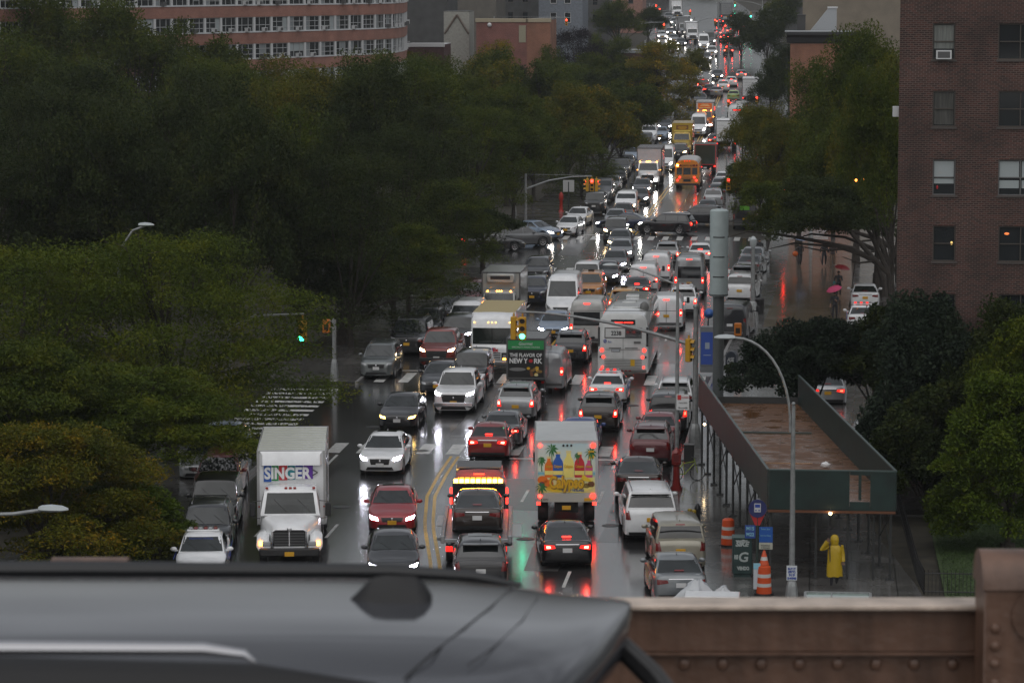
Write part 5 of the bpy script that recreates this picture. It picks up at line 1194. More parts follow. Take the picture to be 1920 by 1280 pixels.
# signal pole with long arm over the avenue
p=P(1303,843); sp_=empty('signal_pole',(p.x,p.y,.14),0,'grey signal pole with wide base whose long arm crosses the avenue above the bus','traffic signal','traffic signals')
b=MB(); base(b,1.0,.3); b.tube([(0,0,.9),(0,0,6.25)],[.14,.1],10); b.ball((0,0,6.3),.12); obj('pole',b,STEEL,sp_)
a=MB(); arm=[]
for i in range(10):
    t=i/9; arm.append((-.1-7.95*t,0,4.55+1.45*(1-(1-t)**1.8)))
a.tube(arm,[.09-.045*i/9 for i in range(10)],8); obj('mast_arm',a,STEEL,sp_); c_=MB(); c_.tube([(0,.02,6.1),(-8,.02,6.05)],.012,5); obj('guy_wire',c_,DSTEEL,sp_)
signal(sp_,(-7.75,-.05,5.25),0,'g'); signal(sp_,(-8.15,.1,5.25),R(80),'n'); signal(sp_,(-.3,-.05,4.35),R(70),'n')
# thin pole with red fire call box, no-standing sign and lamp arm
p=P(1268,925); tp_=empty('sign_pole',(p.x,p.y+.25,.14),0,'thin grey pole with parking sign and lamp arm behind the red call box','street lamp','street lamps')
b=MB(); b.tube([(0,0,0),(0,0,8.5)],[.1,.06],8); obj('pole',b,STEEL,tp_); a=MB(); a.tube([(0,0,8.4),(-.8,0,8.72),(-1.7,0,9.05),(-2.6,0,9.2)],.04,8); obj('arm',a,STEEL,tp_); luminaire(tp_,(-2.5,0,9.2),-1,.8)
b=MB(); b.box(-.02,.5,-.14,-.125,3.3,3.95,c=.004); obj('parking_sign',b,mat('sign_white',(.6,.6,.6),.4),tp_); bb_=MB(); bb_.box(.02,.17,-.15,-.142,3.72,3.92); obj('sign_symbol',bb_,mat('sign_red',(.5,.03,.03),.4),tp_); text('NO STANDING',.06,INK['red'],tp_,(.33,-.15,3.82),0,w=.28); text('7AM-7PM',.05,INK['black'],tp_,(.24,-.15,3.6),0,w=.34); text('<----->',.05,INK['black'],tp_,(.24,-.15,3.4),0,w=.4,bold=.005)
cbx=empty('fire_call_box',(p.x,p.y,.14),0,'dark red cast iron call box on the pavement beside the maroon suv','call box')
b=MB(); b.lathe([(.24,0),(.24,.1),(.17,.22),(.14,.5),(.13,1.0),(.2,1.08),(.2,1.12)],8); b.box(-.19,.19,-.15,.15,1.12,1.55,c=.03); b.lathe([(.2,1.55),(.17,1.62),(.06,1.72),(.03,1.78)],8); obj('body',b,mat('call_box_red',(.2,.015,.012),.35,coat=.5),cbx); b=MB(); b.box(-.11,.11,-.165,-.148,1.2,1.48,c=.005); obj('door',b,mat('call_box_dark',(.12,.01,.01),.4),cbx)
p=P(1292,872); o=empty('litter_bin',(p.x,p.y,.14),0,'dark square litter bin beside the grey signal pole','litter bin'); b=MB(); b.box(-.22,.22,-.2,.2,0,.75,c=.02); obj('body',b,BLK,o); b=MB(); b.box(-.24,.24,-.22,.22,.75,.8,c=.01); obj('lid',b,GRY,o)
# bicycle
def bicycle(px,py,rz,label,m):
    p=P(px,py); o=empty('bicycle',(p.x,p.y,.14),rz,label,'bicycle')
    for x in(-.5,.5):
        w_=MB(); n=18
        for k in range(n): 
            q=2*math.pi*k/n; q2=2*math.pi*(k+1)/n; w_.tube([(x+.33*math.cos(q),0,.34+.33*math.sin(q)),(x+.33*math.cos(q2),0,.34+.33*math.sin(q2))],.018,5,cap=False)
        for k in range(8): q=math.pi*k/4; w_.tube([(x,0,.34),(x+.32*math.cos(q),0,.34+.32*math.sin(q))],.003,3)
        obj('wheel',w_,RUB,o)
    f=MB()
    for a_,b_ in(((-.5,.34),(-.08,.3)),((-.08,.3),(-.18,.85)),((-.5,.34),(-.16,.75)),((-.16,.75),(.36,.82)),((-.08,.3),(.34,.72)),((.5,.34),(.34,.95))): f.tube([(a_[0],0,a_[1]),(b_[0],0,b_[1])],.02,6)
    obj('frame',f,m,o); h=MB(); h.tube([(.34,-.28,.98),(.34,0,.96),(.34,.28,.98)],.014,6); obj('handlebar',h,BLK,o); s_=MB(); s_.ball((-.2,0,.88),(.13,.06,.03)); obj('saddle',s_,BLK,o)
bicycle(1287,908,R(25),'yellow green bicycle leaning behind the red call box',mat('bike_lime',(.3,.38,.03),.4))
# tall grey cylinder pole
p=P(1346,770); tw=empty('antenna_pole',(p.x,155,.14),0,'tall thick grey cylinder pole with a wider upper drum','antenna pole')
GG=mat('tower_grey',(.40,.47,.47),.42,noise=.06); GG2=mat('tower_shaft',(.085,.095,.095),.45,noise=.1)
b=MB(); b.lathe([(.40,0),(.40,.3),(.27,.45),(.27,5.5)],24); obj('shaft',b,GG2,tw)
b=MB(); b.lathe([(.44,5.5),(.45,5.55),(.45,9.55),(.44,9.64),(.36,9.7),(.05,9.74)],28); dr=obj('drum',b,GG,tw)
b=MB()
for z in(6.45,7.42,8.38):
    for k in range(28):
        q=-math.pi/2+(k-13.5)*.11
        if -8<k-13.5<8 and (k-13.5)%1==.5 and abs(k-13.5)<5.6 or abs(k-13.5)>11: b.box(-.012,.012,-.003,.003,-.03,.03,M=Matrix.Translation((.452*math.cos(q),.452*math.sin(q),z))@Matrix.Rotation(q+math.pi/2,4,'Z')@Matrix.Diagonal((1.9,1,1,1)))
obj('drum_vents',b,DSTEEL,tw); b=MB(); b.lathe([(.462,5.52),(.462,5.6)],28); obj('drum_collar',b,GG2,tw)
# blue kiosk, bike parts and mailbox
p=P(1326,702); k_=empty('advert_kiosk',(p.x,p.y,.14),0,'slim blue advert kiosk left of the thick grey pole','kiosk')
b=MB(); b.box(-.38,.38,-.16,.16,0,.3,c=.02); b.box(-.38,.38,-.16,.16,.3,2.45,c=.03); obj('body',b,mat('kiosk_grey',(.16,.17,.18),.4),k_); b=MB(); b.box(-.34,.34,-.175,-.16,.42,2.15); obj('screen',b,mat('kiosk_blue',(.02,.05,.22),.3,emit=(.03,.07,.3),es=.15),k_); b=MB(); b.box(-.12,.12,-.19,-.176,1.25,1.6); b.box(-.2,.2,-.19,-.176,.9,.94); obj('screen_picture',b,mat('screen_pale',(.3,.35,.42),.4),k_)
p=P(1372,704); m_=empty('mailbox',(p.x,p.y,.14),R(-12),'dark round-topped mailbox with pale graffiti right of the thick grey pole','mailbox')
b=MB(); rings=[]
for y_ in(-.26,.26):
    rings.append([(x,y_,z) for x,z in [(-.28,.1),(-.28,.9)]+[(-.28*math.cos(q*math.pi/8),.9+.28*math.sin(q*math.pi/8)) for q in range(1,8)]+[(.28,.9),(.28,.1)]])
b.loft(rings); 
for x in(-.22,.22):
    for y_ in(-.2,.2): b.box(x-.03,x+.03,y_-.03,y_+.03,0,.1)
obj('body',b,mat('mailbox_dark',(.012,.018,.03),.35),m_)
text('ASE',.22,mat('graffiti',(.35,.36,.36),.5),m_,(0,-.275,.75),0,w=.4,bold=.01,shear=.2,name='graffiti'); text('REO',.18,mat('graffiti',(.35,.36,.36),.5),m_,(0,-.275,.5),0,w=.36,bold=.01,shear=-.2,name='graffiti')
p=P(1326,632); bk=empty('covered_bicycle',(p.x,p.y+3,.14),0,'bicycle with bright blue saddle cover behind the blue kiosk','bicycle')
b=MB(); b.ball((0,0,.95),(.3,.4,.3)); obj('blue_cover',b,mat('blue_cover',(.02,.1,.35),.4),bk)
for y_ in(-.5,.5):
    b=MB()
    for k in range(16): q=2*math.pi*k/16; q2=q+math.pi/8; b.tube([(-.05,y_+.33*math.cos(q),.34+.33*math.sin(q)),(-.05,y_+.33*math.cos(q2),.34+.33*math.sin(q2))],.02,5,cap=False)
    obj('wheel',b,RUB,bk)
# pedestrian signals
def pedsig(px,py,h,dx,label,lit=True):
    p=P(px,py); o=empty('pedestrian_signal',(p.x,p.y,.14),0,label,'pedestrian signal','pedestrian signals')
    b=MB(); base(b,.9,.22) if h>2.9 and px<700 else None; b.tube([(0,0,0),(0,0,h)],.07 if px>700 else .11,8); b.tube([(0,0,h-.15),(dx,0,h-.15)],.03,6); b.tube([(0,0,h-.45),(dx,0,h-.45)],.03,6); obj('pole',b,STEEL if px<700 else DSTEEL,o)
    b=MB(); b.box(dx-.2,dx+.2,-.13,.13,h-.75,h-.05,c=.03); obj('housing',b,mat('ped_orange',(.48,.14,.01),.4),o); b=MB(); b.box(dx-.12,dx+.12,-.14,-.131,h-.6,h-.3); obj('lens',b,SIGO if lit=='o' else DRK,o)
pedsig(1395,682,2.15,-.35,'orange pedestrian signal on thin pole right of the thick grey pole')
pedsig(627,712,3.1,-.4,'orange pedestrian signal on a grey pole with wide base left of the parked cars')
# left near signal over the side street, pole hidden by the feathery tree
p=A(570,590,141); o=empty('signal_pole',(p.x-3.4,141,.14),0,'signal with green lamp on an arm coming out of the feathery tree','traffic signal','traffic signals')
b=MB(); base(b); b.tube([(0,0,.8),(0,0,6.2)],[.12,.09],8); obj('pole',b,STEEL,o); a=MB(); a.tube([(0,0,5.2),(1.2,0,5.8),(3.4,0,p.z-.1)],[.07,.06,.04],8); obj('mast_arm',a,STEEL,o); signal(o,(3.35,-.05,p.z-.85),R(-20),'g')
# lamp post further along the right pavement and a bin beside it
p=P(1411,604); o=empty('street_lamp',(p.x,p.y,.14),0,'grey street lamp pole beside the white suv on the right pavement','street lamp','street lamps')
b=MB(); base(b,1.1,.36); b.tube([(0,0,1),(0,0,4.5)],[.15,.11],8); obj('pole',b,STEEL,o); a=MB(); a.lathe([(.1,4.45),(.2,4.6),(.22,4.95),(.12,5.1),(.02,5.15)],12); obj('lantern',a,LMP,o)
p=P(1424,592); o=empty('litter_bin',(p.x,p.y,.14),0,'round black litter bin beside the second grey pole','litter bin'); b=MB(); b.lathe([(.26,0),(.3,.85),(.33,.9),(.24,.98)],14); obj('body',b,BLK,o)
# junction signals further up
def mast(px,py,Y,x0,label,lit,heads=((0,0),),zt=None,board=False):
    p=A(px,py,Y); g=G(Y); z=p.z-g; o=empty('signal_pole',(x0,Y,g),0,label,'traffic signal','traffic signals'); d=p.x-x0; s=1 if d>0 else -1
    b=MB(); base(b); b.tube([(0,0,.8),(0,0,z+.9)],[.12,.09],8); obj('pole',b,STEEL,o); a=MB(); a.tube([(0,0,z-.35),(d*.35,0,z+.35),(d*.7,0,z+.68),(d,0,z+.72)],[.08,.07,.05,.04],8); obj('mast_arm',a,STEEL,o); w_=MB(); w_.tube([(0,0,z+.85),(d,0,z+.78)],.012,4); obj('guy_wire',w_,STEEL,o)
    for dx,r in heads: signal(o,(d+dx,-.05,z-.34*0),r,lit)
    return o
mast(1110,347,262,-23.6,'left signal with red lamp over the far junction, beside a white board','r',((0,0),(-.38,R(-90)),(.38,R(90))))
mast(1366,345,262,-4.0,'right signal with red lamp in front of the tree at the far junction','r',((0,0),))
p=P(1362,393); o=empty('signal_post',(p.x,p.y,0),0,'thin grey post under the red signal right of the parked cars','post'); b=MB(); b.tube([(0,0,0),(0,0,5)],.08,8); obj('pole',b,STEEL,o)
mast(1470,366,255,-.2,'red signal hanging in the tree above the right pavement','r')
mast(1264,200,440,-19,'left red signal before the yellow truck','r'); mast(1366,194,440,-8.0,'red signal above the white box truck','r',) ; mast(1419,188,440,-4.6,'red signal right of the white coach','r')
mast(1390,264,395,-8.4,'red signal low over the dark car beside the tree','r') if 0 else None
for i,(x,y,Y,x0,l,t_) in enumerate(((1362,92,560,-15,'lower red signal left of the far tree','r'),(1360,52,640,-17,'upper red signal on the far slope','r'),(1341,41,640,-24,'red signal left of the tall far pole','r'),(1348,8,730,-20,'green signal at the top of the tall far pole','g'),(1378,8,730,-12,'green signal right of the tall far pole','g'),(1396,34,650,-10,'lower green signal of the far right pair','g'),(1408,28,660,-8,'upper green signal of the far right pair','g'),(1245,50,560,-34,'orange red signal above the yellow topped tree','r'),(1230,14,700,-36,'paired red signal at the far upper left','r'),(1237,20,690,-35,'second red signal of the far upper left pair','r'),(1294,24,650,-34,'orange signal over the far oncoming cars','r'),(1062,42,480,-48,'red signal beside the low brick building','r'))): mast(x,y,Y,x0,l,t_)
p=P(1346,122); o=empty('street_lamp',(p.x,p.y,p.z),0,'tall pale pole standing in the middle of the far traffic','street lamp','street lamps'); b=MB(); b.tube([(0,0,0),(0,0,11)],.14,8); obj('pole',b,STEEL,o); a=MB(); a.tube([(0,0,10.5),(1,0,11.4),(2.6,0,11.7)],.06,6); obj('arm',a,STEEL,o); luminaire(o,(2.6,0,11.7),1)
p=P(1066,398); o=empty('notice_board',(p.x,p.y,.14),0,'white blank board on a dark post at the far left corner','sign'); b=MB(); b.tube([(0,0,0),(0,0,2.6)],.07,8); obj('post',b,DSTEEL,o); b=MB(); b.box(-.5,.5,-.05,.05,1.7,2.75,c=.01); obj('board',b,mat('board_white',(.42,.42,.42),.4),o)
p=P(1060,398); o=empty('fire_call_box',(p.x-.3,p.y-1,.14),0,'small red call box under the white board at the far left corner','call box'); b=MB(); b.lathe([(.24,0),(.15,.2),(.13,1.0),(.2,1.1),(.2,1.5),(.05,1.75)],8); obj('body',b,mat('call_box_bright',(.35,.02,.012),.35),o)
# bus stop sign, barrels, cone, bollards, graffiti box
p=P(1419,1122); bs=empty('bus_stop_sign',(p.x,p.y,.14),0,'bus stop sign with round blue head and blue route panels by the deck','bus stop sign')
b=MB(); b.tube([(0,0,0),(0,0,3.25)],.05,8); obj('pole',b,mat('pole_dkgreen',(.02,.035,.03),.4),bs)
b=MB(); b.lathe([(.31,-.02),(.31,.02)],20,Matrix.Translation((0,-.06,2.98))@Matrix.Rotation(R(90),4,'X')); obj('round_head',b,mat('bus_blue',(.015,.02,.10),.4),bs)
b=MB(); b.add([(-.31,-.045,2.9),(.31,-.045,2.9),(.08,-.045,2.4),(-.08,-.045,2.4),(-.31,-.03,2.9),(.31,-.03,2.9),(.08,-.03,2.4),(-.08,-.03,2.4)],[(0,1,2,3),(7,6,5,4),(0,3,7,4),(1,5,6,2),(2,6,7,3)]); obj('red_base',b,mat('bus_red',(.4,.02,.02),.4),bs)
b=MB(); b.box(-.11,.11,-.095,-.085,2.86,3.16); obj('bus_symbol',b,mat('sym_white',(.5,.5,.5),.4),bs); b=MB(); b.box(-.085,.085,-.1,-.096,3.02,3.13); b.box(-.08,-.03,-.1,-.096,2.9,2.94); b.box(.03,.08,-.1,-.096,2.9,2.94); obj('symbol_window',b,INK['navy'],bs)
b=MB(); b.box(-.42,-.06,-.05,-.03,1.95,2.4,c=.004); obj('route_panel',b,mat('panel_blue',(.02,.06,.25),.4),bs); text('M15',.12,INK['sky'],bs,(-.24,-.06,2.29),0,w=.26,bold=.004); text('M22',.12,INK['sky'],bs,(-.24,-.06,2.09),0,w=.26,bold=.004)
b=MB(); b.box(.06,.52,-.05,-.03,1.82,2.35,c=.004); obj('route_panel',b,mat('panel_blue2',(.01,.08,.33),.4),bs); text('Select Bus',.055,INK['sky'],bs,(.28,-.06,2.28),0,w=.3); text('Service Stop',.055,INK['sky'],bs,(.28,-.06,2.05),0,w=.36); b=MB(); b.box(.06,.52,-.05,-.03,1.58,1.81,c=.004); obj('notice_plate',b,mat('plate_cream',(.4,.4,.34),.4),bs); text('Notice',.06,INK['black'],bs,(.28,-.06,1.72),0,w=.3); text('4 Street',.05,INK['black'],bs,(.28,-.06,1.64),0,w=.3)
b=MB(); b.box(-.12,.12,-.08,-.05,.2,1.1,c=.01); obj('timetable_case',b,mat('sign_white2',(.5,.53,.56),.4),bs); b=MB(); b.box(-.12,.12,-.09,-.081,.9,1.1); obj('timetable_header',b,INK['sky'],bs)
BAR=mat('barrel_orange',(.55,.07,.012),.4); BWH=mat('barrel_white',(.5,.5,.48),.4)
def barrel(px,py,label,tall=1.,h=0.,n=3):
    p=P(px,py); o=empty('traffic_barrel',(p.x,p.y,.14),0,label,'traffic barrel'); z=0; 
    b=MB(); b.lathe([(.34,0),(.34,.06),(.27,.07)],14); obj('base_ring',b,BLK,o)
    prof=[(.06,.3,0),(.3,.42,1),(.42,.62,0),(.62,.74,1),(.74,.98,0)]
    for a_,b_,k in prof:
        q=MB(); q.lathe([(.27-.05*a_,a_),(.27-.05*b_,b_)],16); obj('white_band' if k else 'orange_band',q,BWH if k else BAR,o)
    q=MB(); q.lathe([(.22,.98),(.15,1.03),(.05,1.04)],14); obj('top',q,BAR,o); return o
barrel(1365,1030,'orange and white striped barrel on the pavement behind the green box')
o=barrel(1432,1122,'orange and white striped barrel topped by a cone beside the bus stop sign')
q=MB(); q.lathe([(.17,1.04),(.13,1.2)],14); obj('cone_lower',q,BAR,o); q=MB(); q.lathe([(.13,1.2),(.10,1.32)],14); obj('cone_band',q,BWH,o); q=MB(); q.lathe([(.10,1.32),(.04,1.52),(.02,1.54)],14); obj('cone_tip',q,BAR,o)
for i,(x,y,l) in enumerate(((1293,995,'yellow bollard left of the pair by the white suv'),(1301,997,'yellow bollard touching the black hydrant'))):
    p=P(x,y); o=empty('bollard',(p.x,p.y,.14),0,l,'bollard','yellow bollards'); b=MB(); b.tube([(0,0,0),(0,0,.68)],.085,12); b.ball((0,0,.68),(.085,.085,.05)); obj('post',b,mat('bollard_yellow',(.32,.22,.01),.4),o)
p=P(1308,992); o=empty('fire_hydrant',(p.x,p.y,.14),0,'black fire hydrant beside the yellow bollards','fire hydrant'); b=MB(); b.lathe([(.16,0),(.16,.08),(.1,.1),(.1,.6),(.13,.62),(.12,.7),(.07,.8),(.03,.86)],12); b.tube([(-.17,0,.5),(.17,0,.5)],.06,8); obj('body',b,BLK,o)
p=P(1391,1086); o=empty('newspaper_box',(p.x,p.y,.14),R(4),'dark green box covered in white graffiti beside the bus stop sign','street box'); b=MB(); b.box(-.34,.34,-.3,.3,.1,1.36,c=.03); b.box(-.3,.3,-.26,.26,0,.1); obj('body',b,mat('box_green',(.018,.04,.038),.4,noise=.3),o); b=MB(); b.box(-.35,.35,-.31,.31,1.36,1.42,c=.015); obj('lid',b,mat('lid_green',(.05,.09,.085),.35),o)
gr=mat('graffiti_white',(.36,.40,.39),.5)
for tx,x,z,h,w_,s_ in(('SIKE',0,1.18,.16,.5,.3),('nels',-.02,1.29,.08,.46,-.3),('REI',-.22,.72,.14,.14,.1),('G',.04,.72,.34,.34,.1),('VENDO',.02,.32,.12,.44,-.2)): text(tx,h,gr,o,(x,-.305,z),0,w=w_,bold=.012,shear=s_,name='graffiti')
# wrapped bundles behind the parapet
def bundle(px,py,h,rx,ry,label,m,seed,red=False):
    p=P(px,py); o=empty('wrapped_bundle',(p.x,p.y,.0),0,label,'wrapped bundle'); b=MB(); rr=random.Random(seed); rings=[]
    for i in range(8):
        t=i/7; ring=[]
        for k in range(18):
            q=2*math.pi*k/18; f=(1-t**1.6*.85)*(1+.13*math.sin(5*q+seed)+.08*rr.uniform(-1,1)); ring.append((rx*f*math.cos(q)+.15*t*rx,ry*f*math.sin(q),h*t*(1+.06*rr.uniform(-1,1))))
        rings.append(ring)
    b.loft(rings); obj('sheet',b.mesh('s',25),m,o); return o
PLS=mat('plastic_sheet',(.42,.44,.46),.15,coat=1.)
bundle(1300,1150,1.15,.95,.6,'grey plastic-wrapped bundle behind the lowest silver car',PLS,3)
o=bundle(1350,1152,.95,.62,.5,'plastic-wrapped bundle with a bright red box showing',PLS,9); b=MB(); b.box(-.32,.28,-.65,-.3,.3,.78,c=.06); obj('red_box',b,mat('red_box',(.5,.03,.015),.3),o)
p=P(1335,1165); o=empty('white_cart',(p.x,p.y,0),0,'flat white topped cart in front of the wrapped bundles','cart'); b=MB(); b.box(-.9,.9,-.5,.5,.85,.93,c=.02); obj('top',b,WHT,o); b=MB(); b.box(-.85,.85,-.45,.45,.25,.85,c=.02); obj('body',b,GRY,o)
for x in(-.6,.6):
    b=MB(); b.lathe([(.2,-.03),(.2,.03)],12,Matrix.Translation((x,-.48,.2))@Matrix.Rotation(R(90),4,'X')); obj('wheel',b,RUB,o)
# glass roofed bus shelter
p=A(1570,1112,98.0); o=empty('bus_shelter',(p.x,98,.14),0,'bus shelter with pale green glass roof at the bottom right','bus shelter'); z=p.z-.14
b=MB(); b.box(-.98,1.0,-1.5,.0,z-.03,z); obj('glass_roof',b,mat('green_glass',(.20,.30,.26),.06,coat=1.),o); b=MB()
for a_ in((-1.0,1.02,-.03,.05,z-.02,z+.05),(-1.0,1.02,-1.55,-1.47,z-.02,z+.05),(-1.03,-.95,-1.5,.0,z-.02,z+.04),(.97,1.05,-1.5,.0,z-.02,z+.04),(-.2,-.16,-1.5,0,z,z+.03)): b.box(*a_)
obj('roof_frame',b,STEEL,o)
for x in(-.95,.97):
    b=MB(); b.box(x-.04,x+.04,-.1,-.02,0,z-.03); obj('post',b,STEEL,o)
b=MB(); b.box(-.9,.93,-.07,-.05,.3,z-.2); obj('glass_wall',b,mat('shelter_glass',(.06,.09,.08),.06),o)

# ------------------------------------------------------------------ pavement shed with plywood deck
def sx(y,side):   # left and right edge of the deck at distance y
    t=(y-110.3)/(137-110.3); return (-1.47-3.37*t) if side<0 else (2.94-3.5*t)
sh=empty('sidewalk_shed',(0,0,0),0,'long sidewalk shed with green parapet walls and wet brown plywood deck','sidewalk shed'); DZ=2.72
PLYM=D.materials.new('wet_plywood'); PLYM.use_nodes=True; n=PLYM.node_tree; b=n.nodes['Principled BSDF']; tc=n.nodes.new('ShaderNodeTexCoord'); br=n.nodes.new('ShaderNodeTexBrick'); br.inputs['Color1'].default_value=(.15,.062,.02,1); br.inputs['Color2'].default_value=(.23,.10,.036,1); br.inputs['Mortar'].default_value=(.03,.015,.01,1); br.inputs['Scale'].default_value=1; br.inputs['Brick Width'].default_value=2.4; br.inputs['Row Height'].default_value=.3; br.inputs['Mortar Size'].default_value=.012
z_=n.nodes.new('ShaderNodeTexNoise'); z_.inputs['Scale'].default_value=1.3; z_.inputs['Detail'].default_value=6; n.links.new(tc.outputs['Object'],z_.inputs['Vector']); mp=n.nodes.new('ShaderNodeMapRange'); mp.inputs['From Min'].default_value=.4; mp.inputs['From Max'].default_value=.62; mp.inputs['To Min'].default_value=.6; mp.inputs['To Max'].default_value=.12; n.links.new(z_.outputs['Fac'],mp.inputs[0]); n.links.new(mp.outputs[0],b.inputs['Roughness'])
n.links.new(tc.outputs['Object'],br.inputs['Vector']); mx=n.nodes.new('ShaderNodeMixRGB'); mx.blend_type='MULTIPLY'; mx.inputs[0].default_value=.6; n.links.new(br.outputs[0],mx.inputs[1]); n.links.new(z_.outputs['Fac'],mx.inputs[2]); n.links.new(mx.outputs[0],b.inputs['Base Color'])
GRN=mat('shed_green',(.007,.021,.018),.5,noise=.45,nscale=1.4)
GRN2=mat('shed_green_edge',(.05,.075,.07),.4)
b=MB(); b.loft([[(sx(y,-1),y,DZ),(sx(y,1),y,DZ),(sx(y,1),y,DZ+.06),(sx(y,-1),y,DZ+.06)] for y in(110.3,124,137)]); obj('deck',b.mesh('d',20),PLYM,sh)
b=MB()
for i in range(18): y=110.6+i*1.55; b.box(sx(y,-1)+.02,sx(y,1)-.02,y-.05,y+.05,DZ-.24,DZ-.003)
obj('deck_joists',b,DSTEEL,sh)
def wall(name,pts,z0,z1,m,th=.05):
    b=MB(); 
    for (x0,y0),(x1,y1) in zip(pts,pts[1:]):
        d=Vector((x1-x0,y1-y0,0)); nn=Vector((-d.y,d.x,0)).normalized()*th/2
        q=[(x0,y0),(x1,y1)]; v=[(x+s*nn.x,y+s*nn.y,z) for z in(z0,z1) for (x,y) in q for s in(-1,1)]
        b.add(v,[(0,2,6,4),(1,5,7,3),(4,6,7,5),(0,1,3,2),(0,4,5,1),(2,3,7,6)])
    return obj(name,b.mesh('w',20),m,sh)
ZP=4.0
wall('parapet_left',[(sx(110.3,-1),110.3),(sx(124,-1),124),(sx(137,-1),137)],DZ-.08,ZP,GRN)
wall('parapet_right',[(sx(110.3,1),110.3),(sx(124,1),124),(sx(137,1),137)],DZ-.08,ZP,GRN)
xg0,xg1=A(1593,910,110.3).x,A(1632,910,110.3).x
wall('parapet_front',[(sx(110.3,-1)+.03,110.3),(xg0,110.3)],DZ-.08,ZP,GRN); wall('parapet_front',[(xg1,110.3),(sx(110.3,1)-.03,110.3)],DZ-.08,ZP,GRN); wall('parapet_front_sill',[(xg0+.01,110.3),(xg1-.01,110.3)],DZ-.08,DZ+.22,GRN); wall('parapet_front_rail',[(xg0+.01,110.3),(xg1-.01,110.3)],ZP-.12,ZP,GRN)
b=MB(); b.box((xg0+xg1)/2-.05,(xg0+xg1)/2+.05,110.28,110.33,DZ+.28,ZP-.12); obj('parapet_post',b,GRN,sh)
wall('parapet_back',[(sx(137,-1)+.03,137),(sx(137,1)-.03,137)],DZ-.3,DZ+.35,DSTEEL)
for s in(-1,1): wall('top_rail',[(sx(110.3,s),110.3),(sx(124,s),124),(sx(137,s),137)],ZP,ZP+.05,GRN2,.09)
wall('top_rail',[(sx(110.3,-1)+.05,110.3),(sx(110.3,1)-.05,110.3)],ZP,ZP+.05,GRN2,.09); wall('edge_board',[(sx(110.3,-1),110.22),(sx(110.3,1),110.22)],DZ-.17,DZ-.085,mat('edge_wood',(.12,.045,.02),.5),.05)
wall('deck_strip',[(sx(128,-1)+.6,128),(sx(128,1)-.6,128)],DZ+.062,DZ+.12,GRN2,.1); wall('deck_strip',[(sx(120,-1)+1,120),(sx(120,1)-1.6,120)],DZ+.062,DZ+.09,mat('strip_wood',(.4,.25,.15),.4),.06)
for s in(-1,1):
    ysp=[110.6,113,115.6,118.2,120.8,123.4,126,128.6,131.2,134,136.7]
    for i,y in enumerate(ysp):
        x=sx(y,s)-s*.12; b=MB(); b.tube([(x,y,.16),(x,y,DZ-.24)],.055,6); b.box(x-.14,x+.14,y-.14,y+.14,.14,.2); obj('post',b,DSTEEL,sh)
        if i%2==0 and i<len(ysp)-1:
            y2=ysp[i+1]; x2=sx(y2,s)-s*.12; b=MB(); b.tube([(x,y,1.3),(x2,y2,DZ-.3)],.025,5); b.tube([(x,y,DZ-.3),(x2,y2,1.3)],.025,5); obj('brace',b,DSTEEL,sh)
for x in(.2,1.3,2.2):
    b=MB(); b.tube([(x,110.7,.16),(x,110.7,DZ-.24)],.05,6); obj('post',b,DSTEEL,sh)
for px,py,Y in((1557,962,110.1),(1321,795,136.9)):
    p=A(px,py,Y); o=empty('work_lamp',(p.x,p.y,p.z),0,'small lit bulb under the %s of the green shed'%('front edge' if px>1400 else 'far left corner'),'lamp'); b=MB(); b.ball((0,0,0),(.055,.055,.05)); obj('bulb',b,mat('bulb_lit',(1,.8,.5),.4,emit=(1,.7,.35),es=26),o); b=MB(); b.tube([(0,0,.04),(0,.05,.14)],.03,6); obj('socket',b,BLK,o)
for px,py,Y,sc in((1548,835,119,.1),(1570,860,116,.06)):
    p=A(px,py,Y); o=empty('crumpled_sheet',(p.x,p.y,DZ+.06),0,'%s crumpled white scrap lying on the brown plywood deck'%('larger' if sc>.08 else 'smaller'),'litter'); b=MB(); rr=random.Random(5); b.ball((0,0,sc),(sc*1.6,sc,sc),8); b.v=[(x*(1+.3*rr.random()),y*(1+.3*rr.random()),z*(1+.4*rr.random())) for x,y,z in b.v]; obj('sheet',b.mesh('c',10),WHT,o)
# iron fence round the lawn
fn=empty('iron_fence',(0,0,0),0,'low black iron fence round the lawn at lower right','fence')
def fence(pts,h):
    b=MB()
    for (x0,y0),(x1,y1) in zip(pts,pts[1:]):
        L=math.hypot(x1-x0,y1-y0); n=int(L/.13)
        for i in range(n+1):
            t=i/n; x=x0+(x1-x0)*t;y=y0+(y1-y0)*t; b.box(x-.01,x+.01,y-.01,y+.01,.08,h)
    o=obj('bars',b.mesh('b',0,False),BLK,fn)
    for z in(.2,h-.12):
        b=MB(); b.tube([(x,y,z) for x,y in pts],.018,5); obj('rail',b,BLK,fn)
fence([(3.45,128),(3.75,110.9)],.95); fence([(3.75,110.8),(3.9,108.4),(9,108.4)],.95)

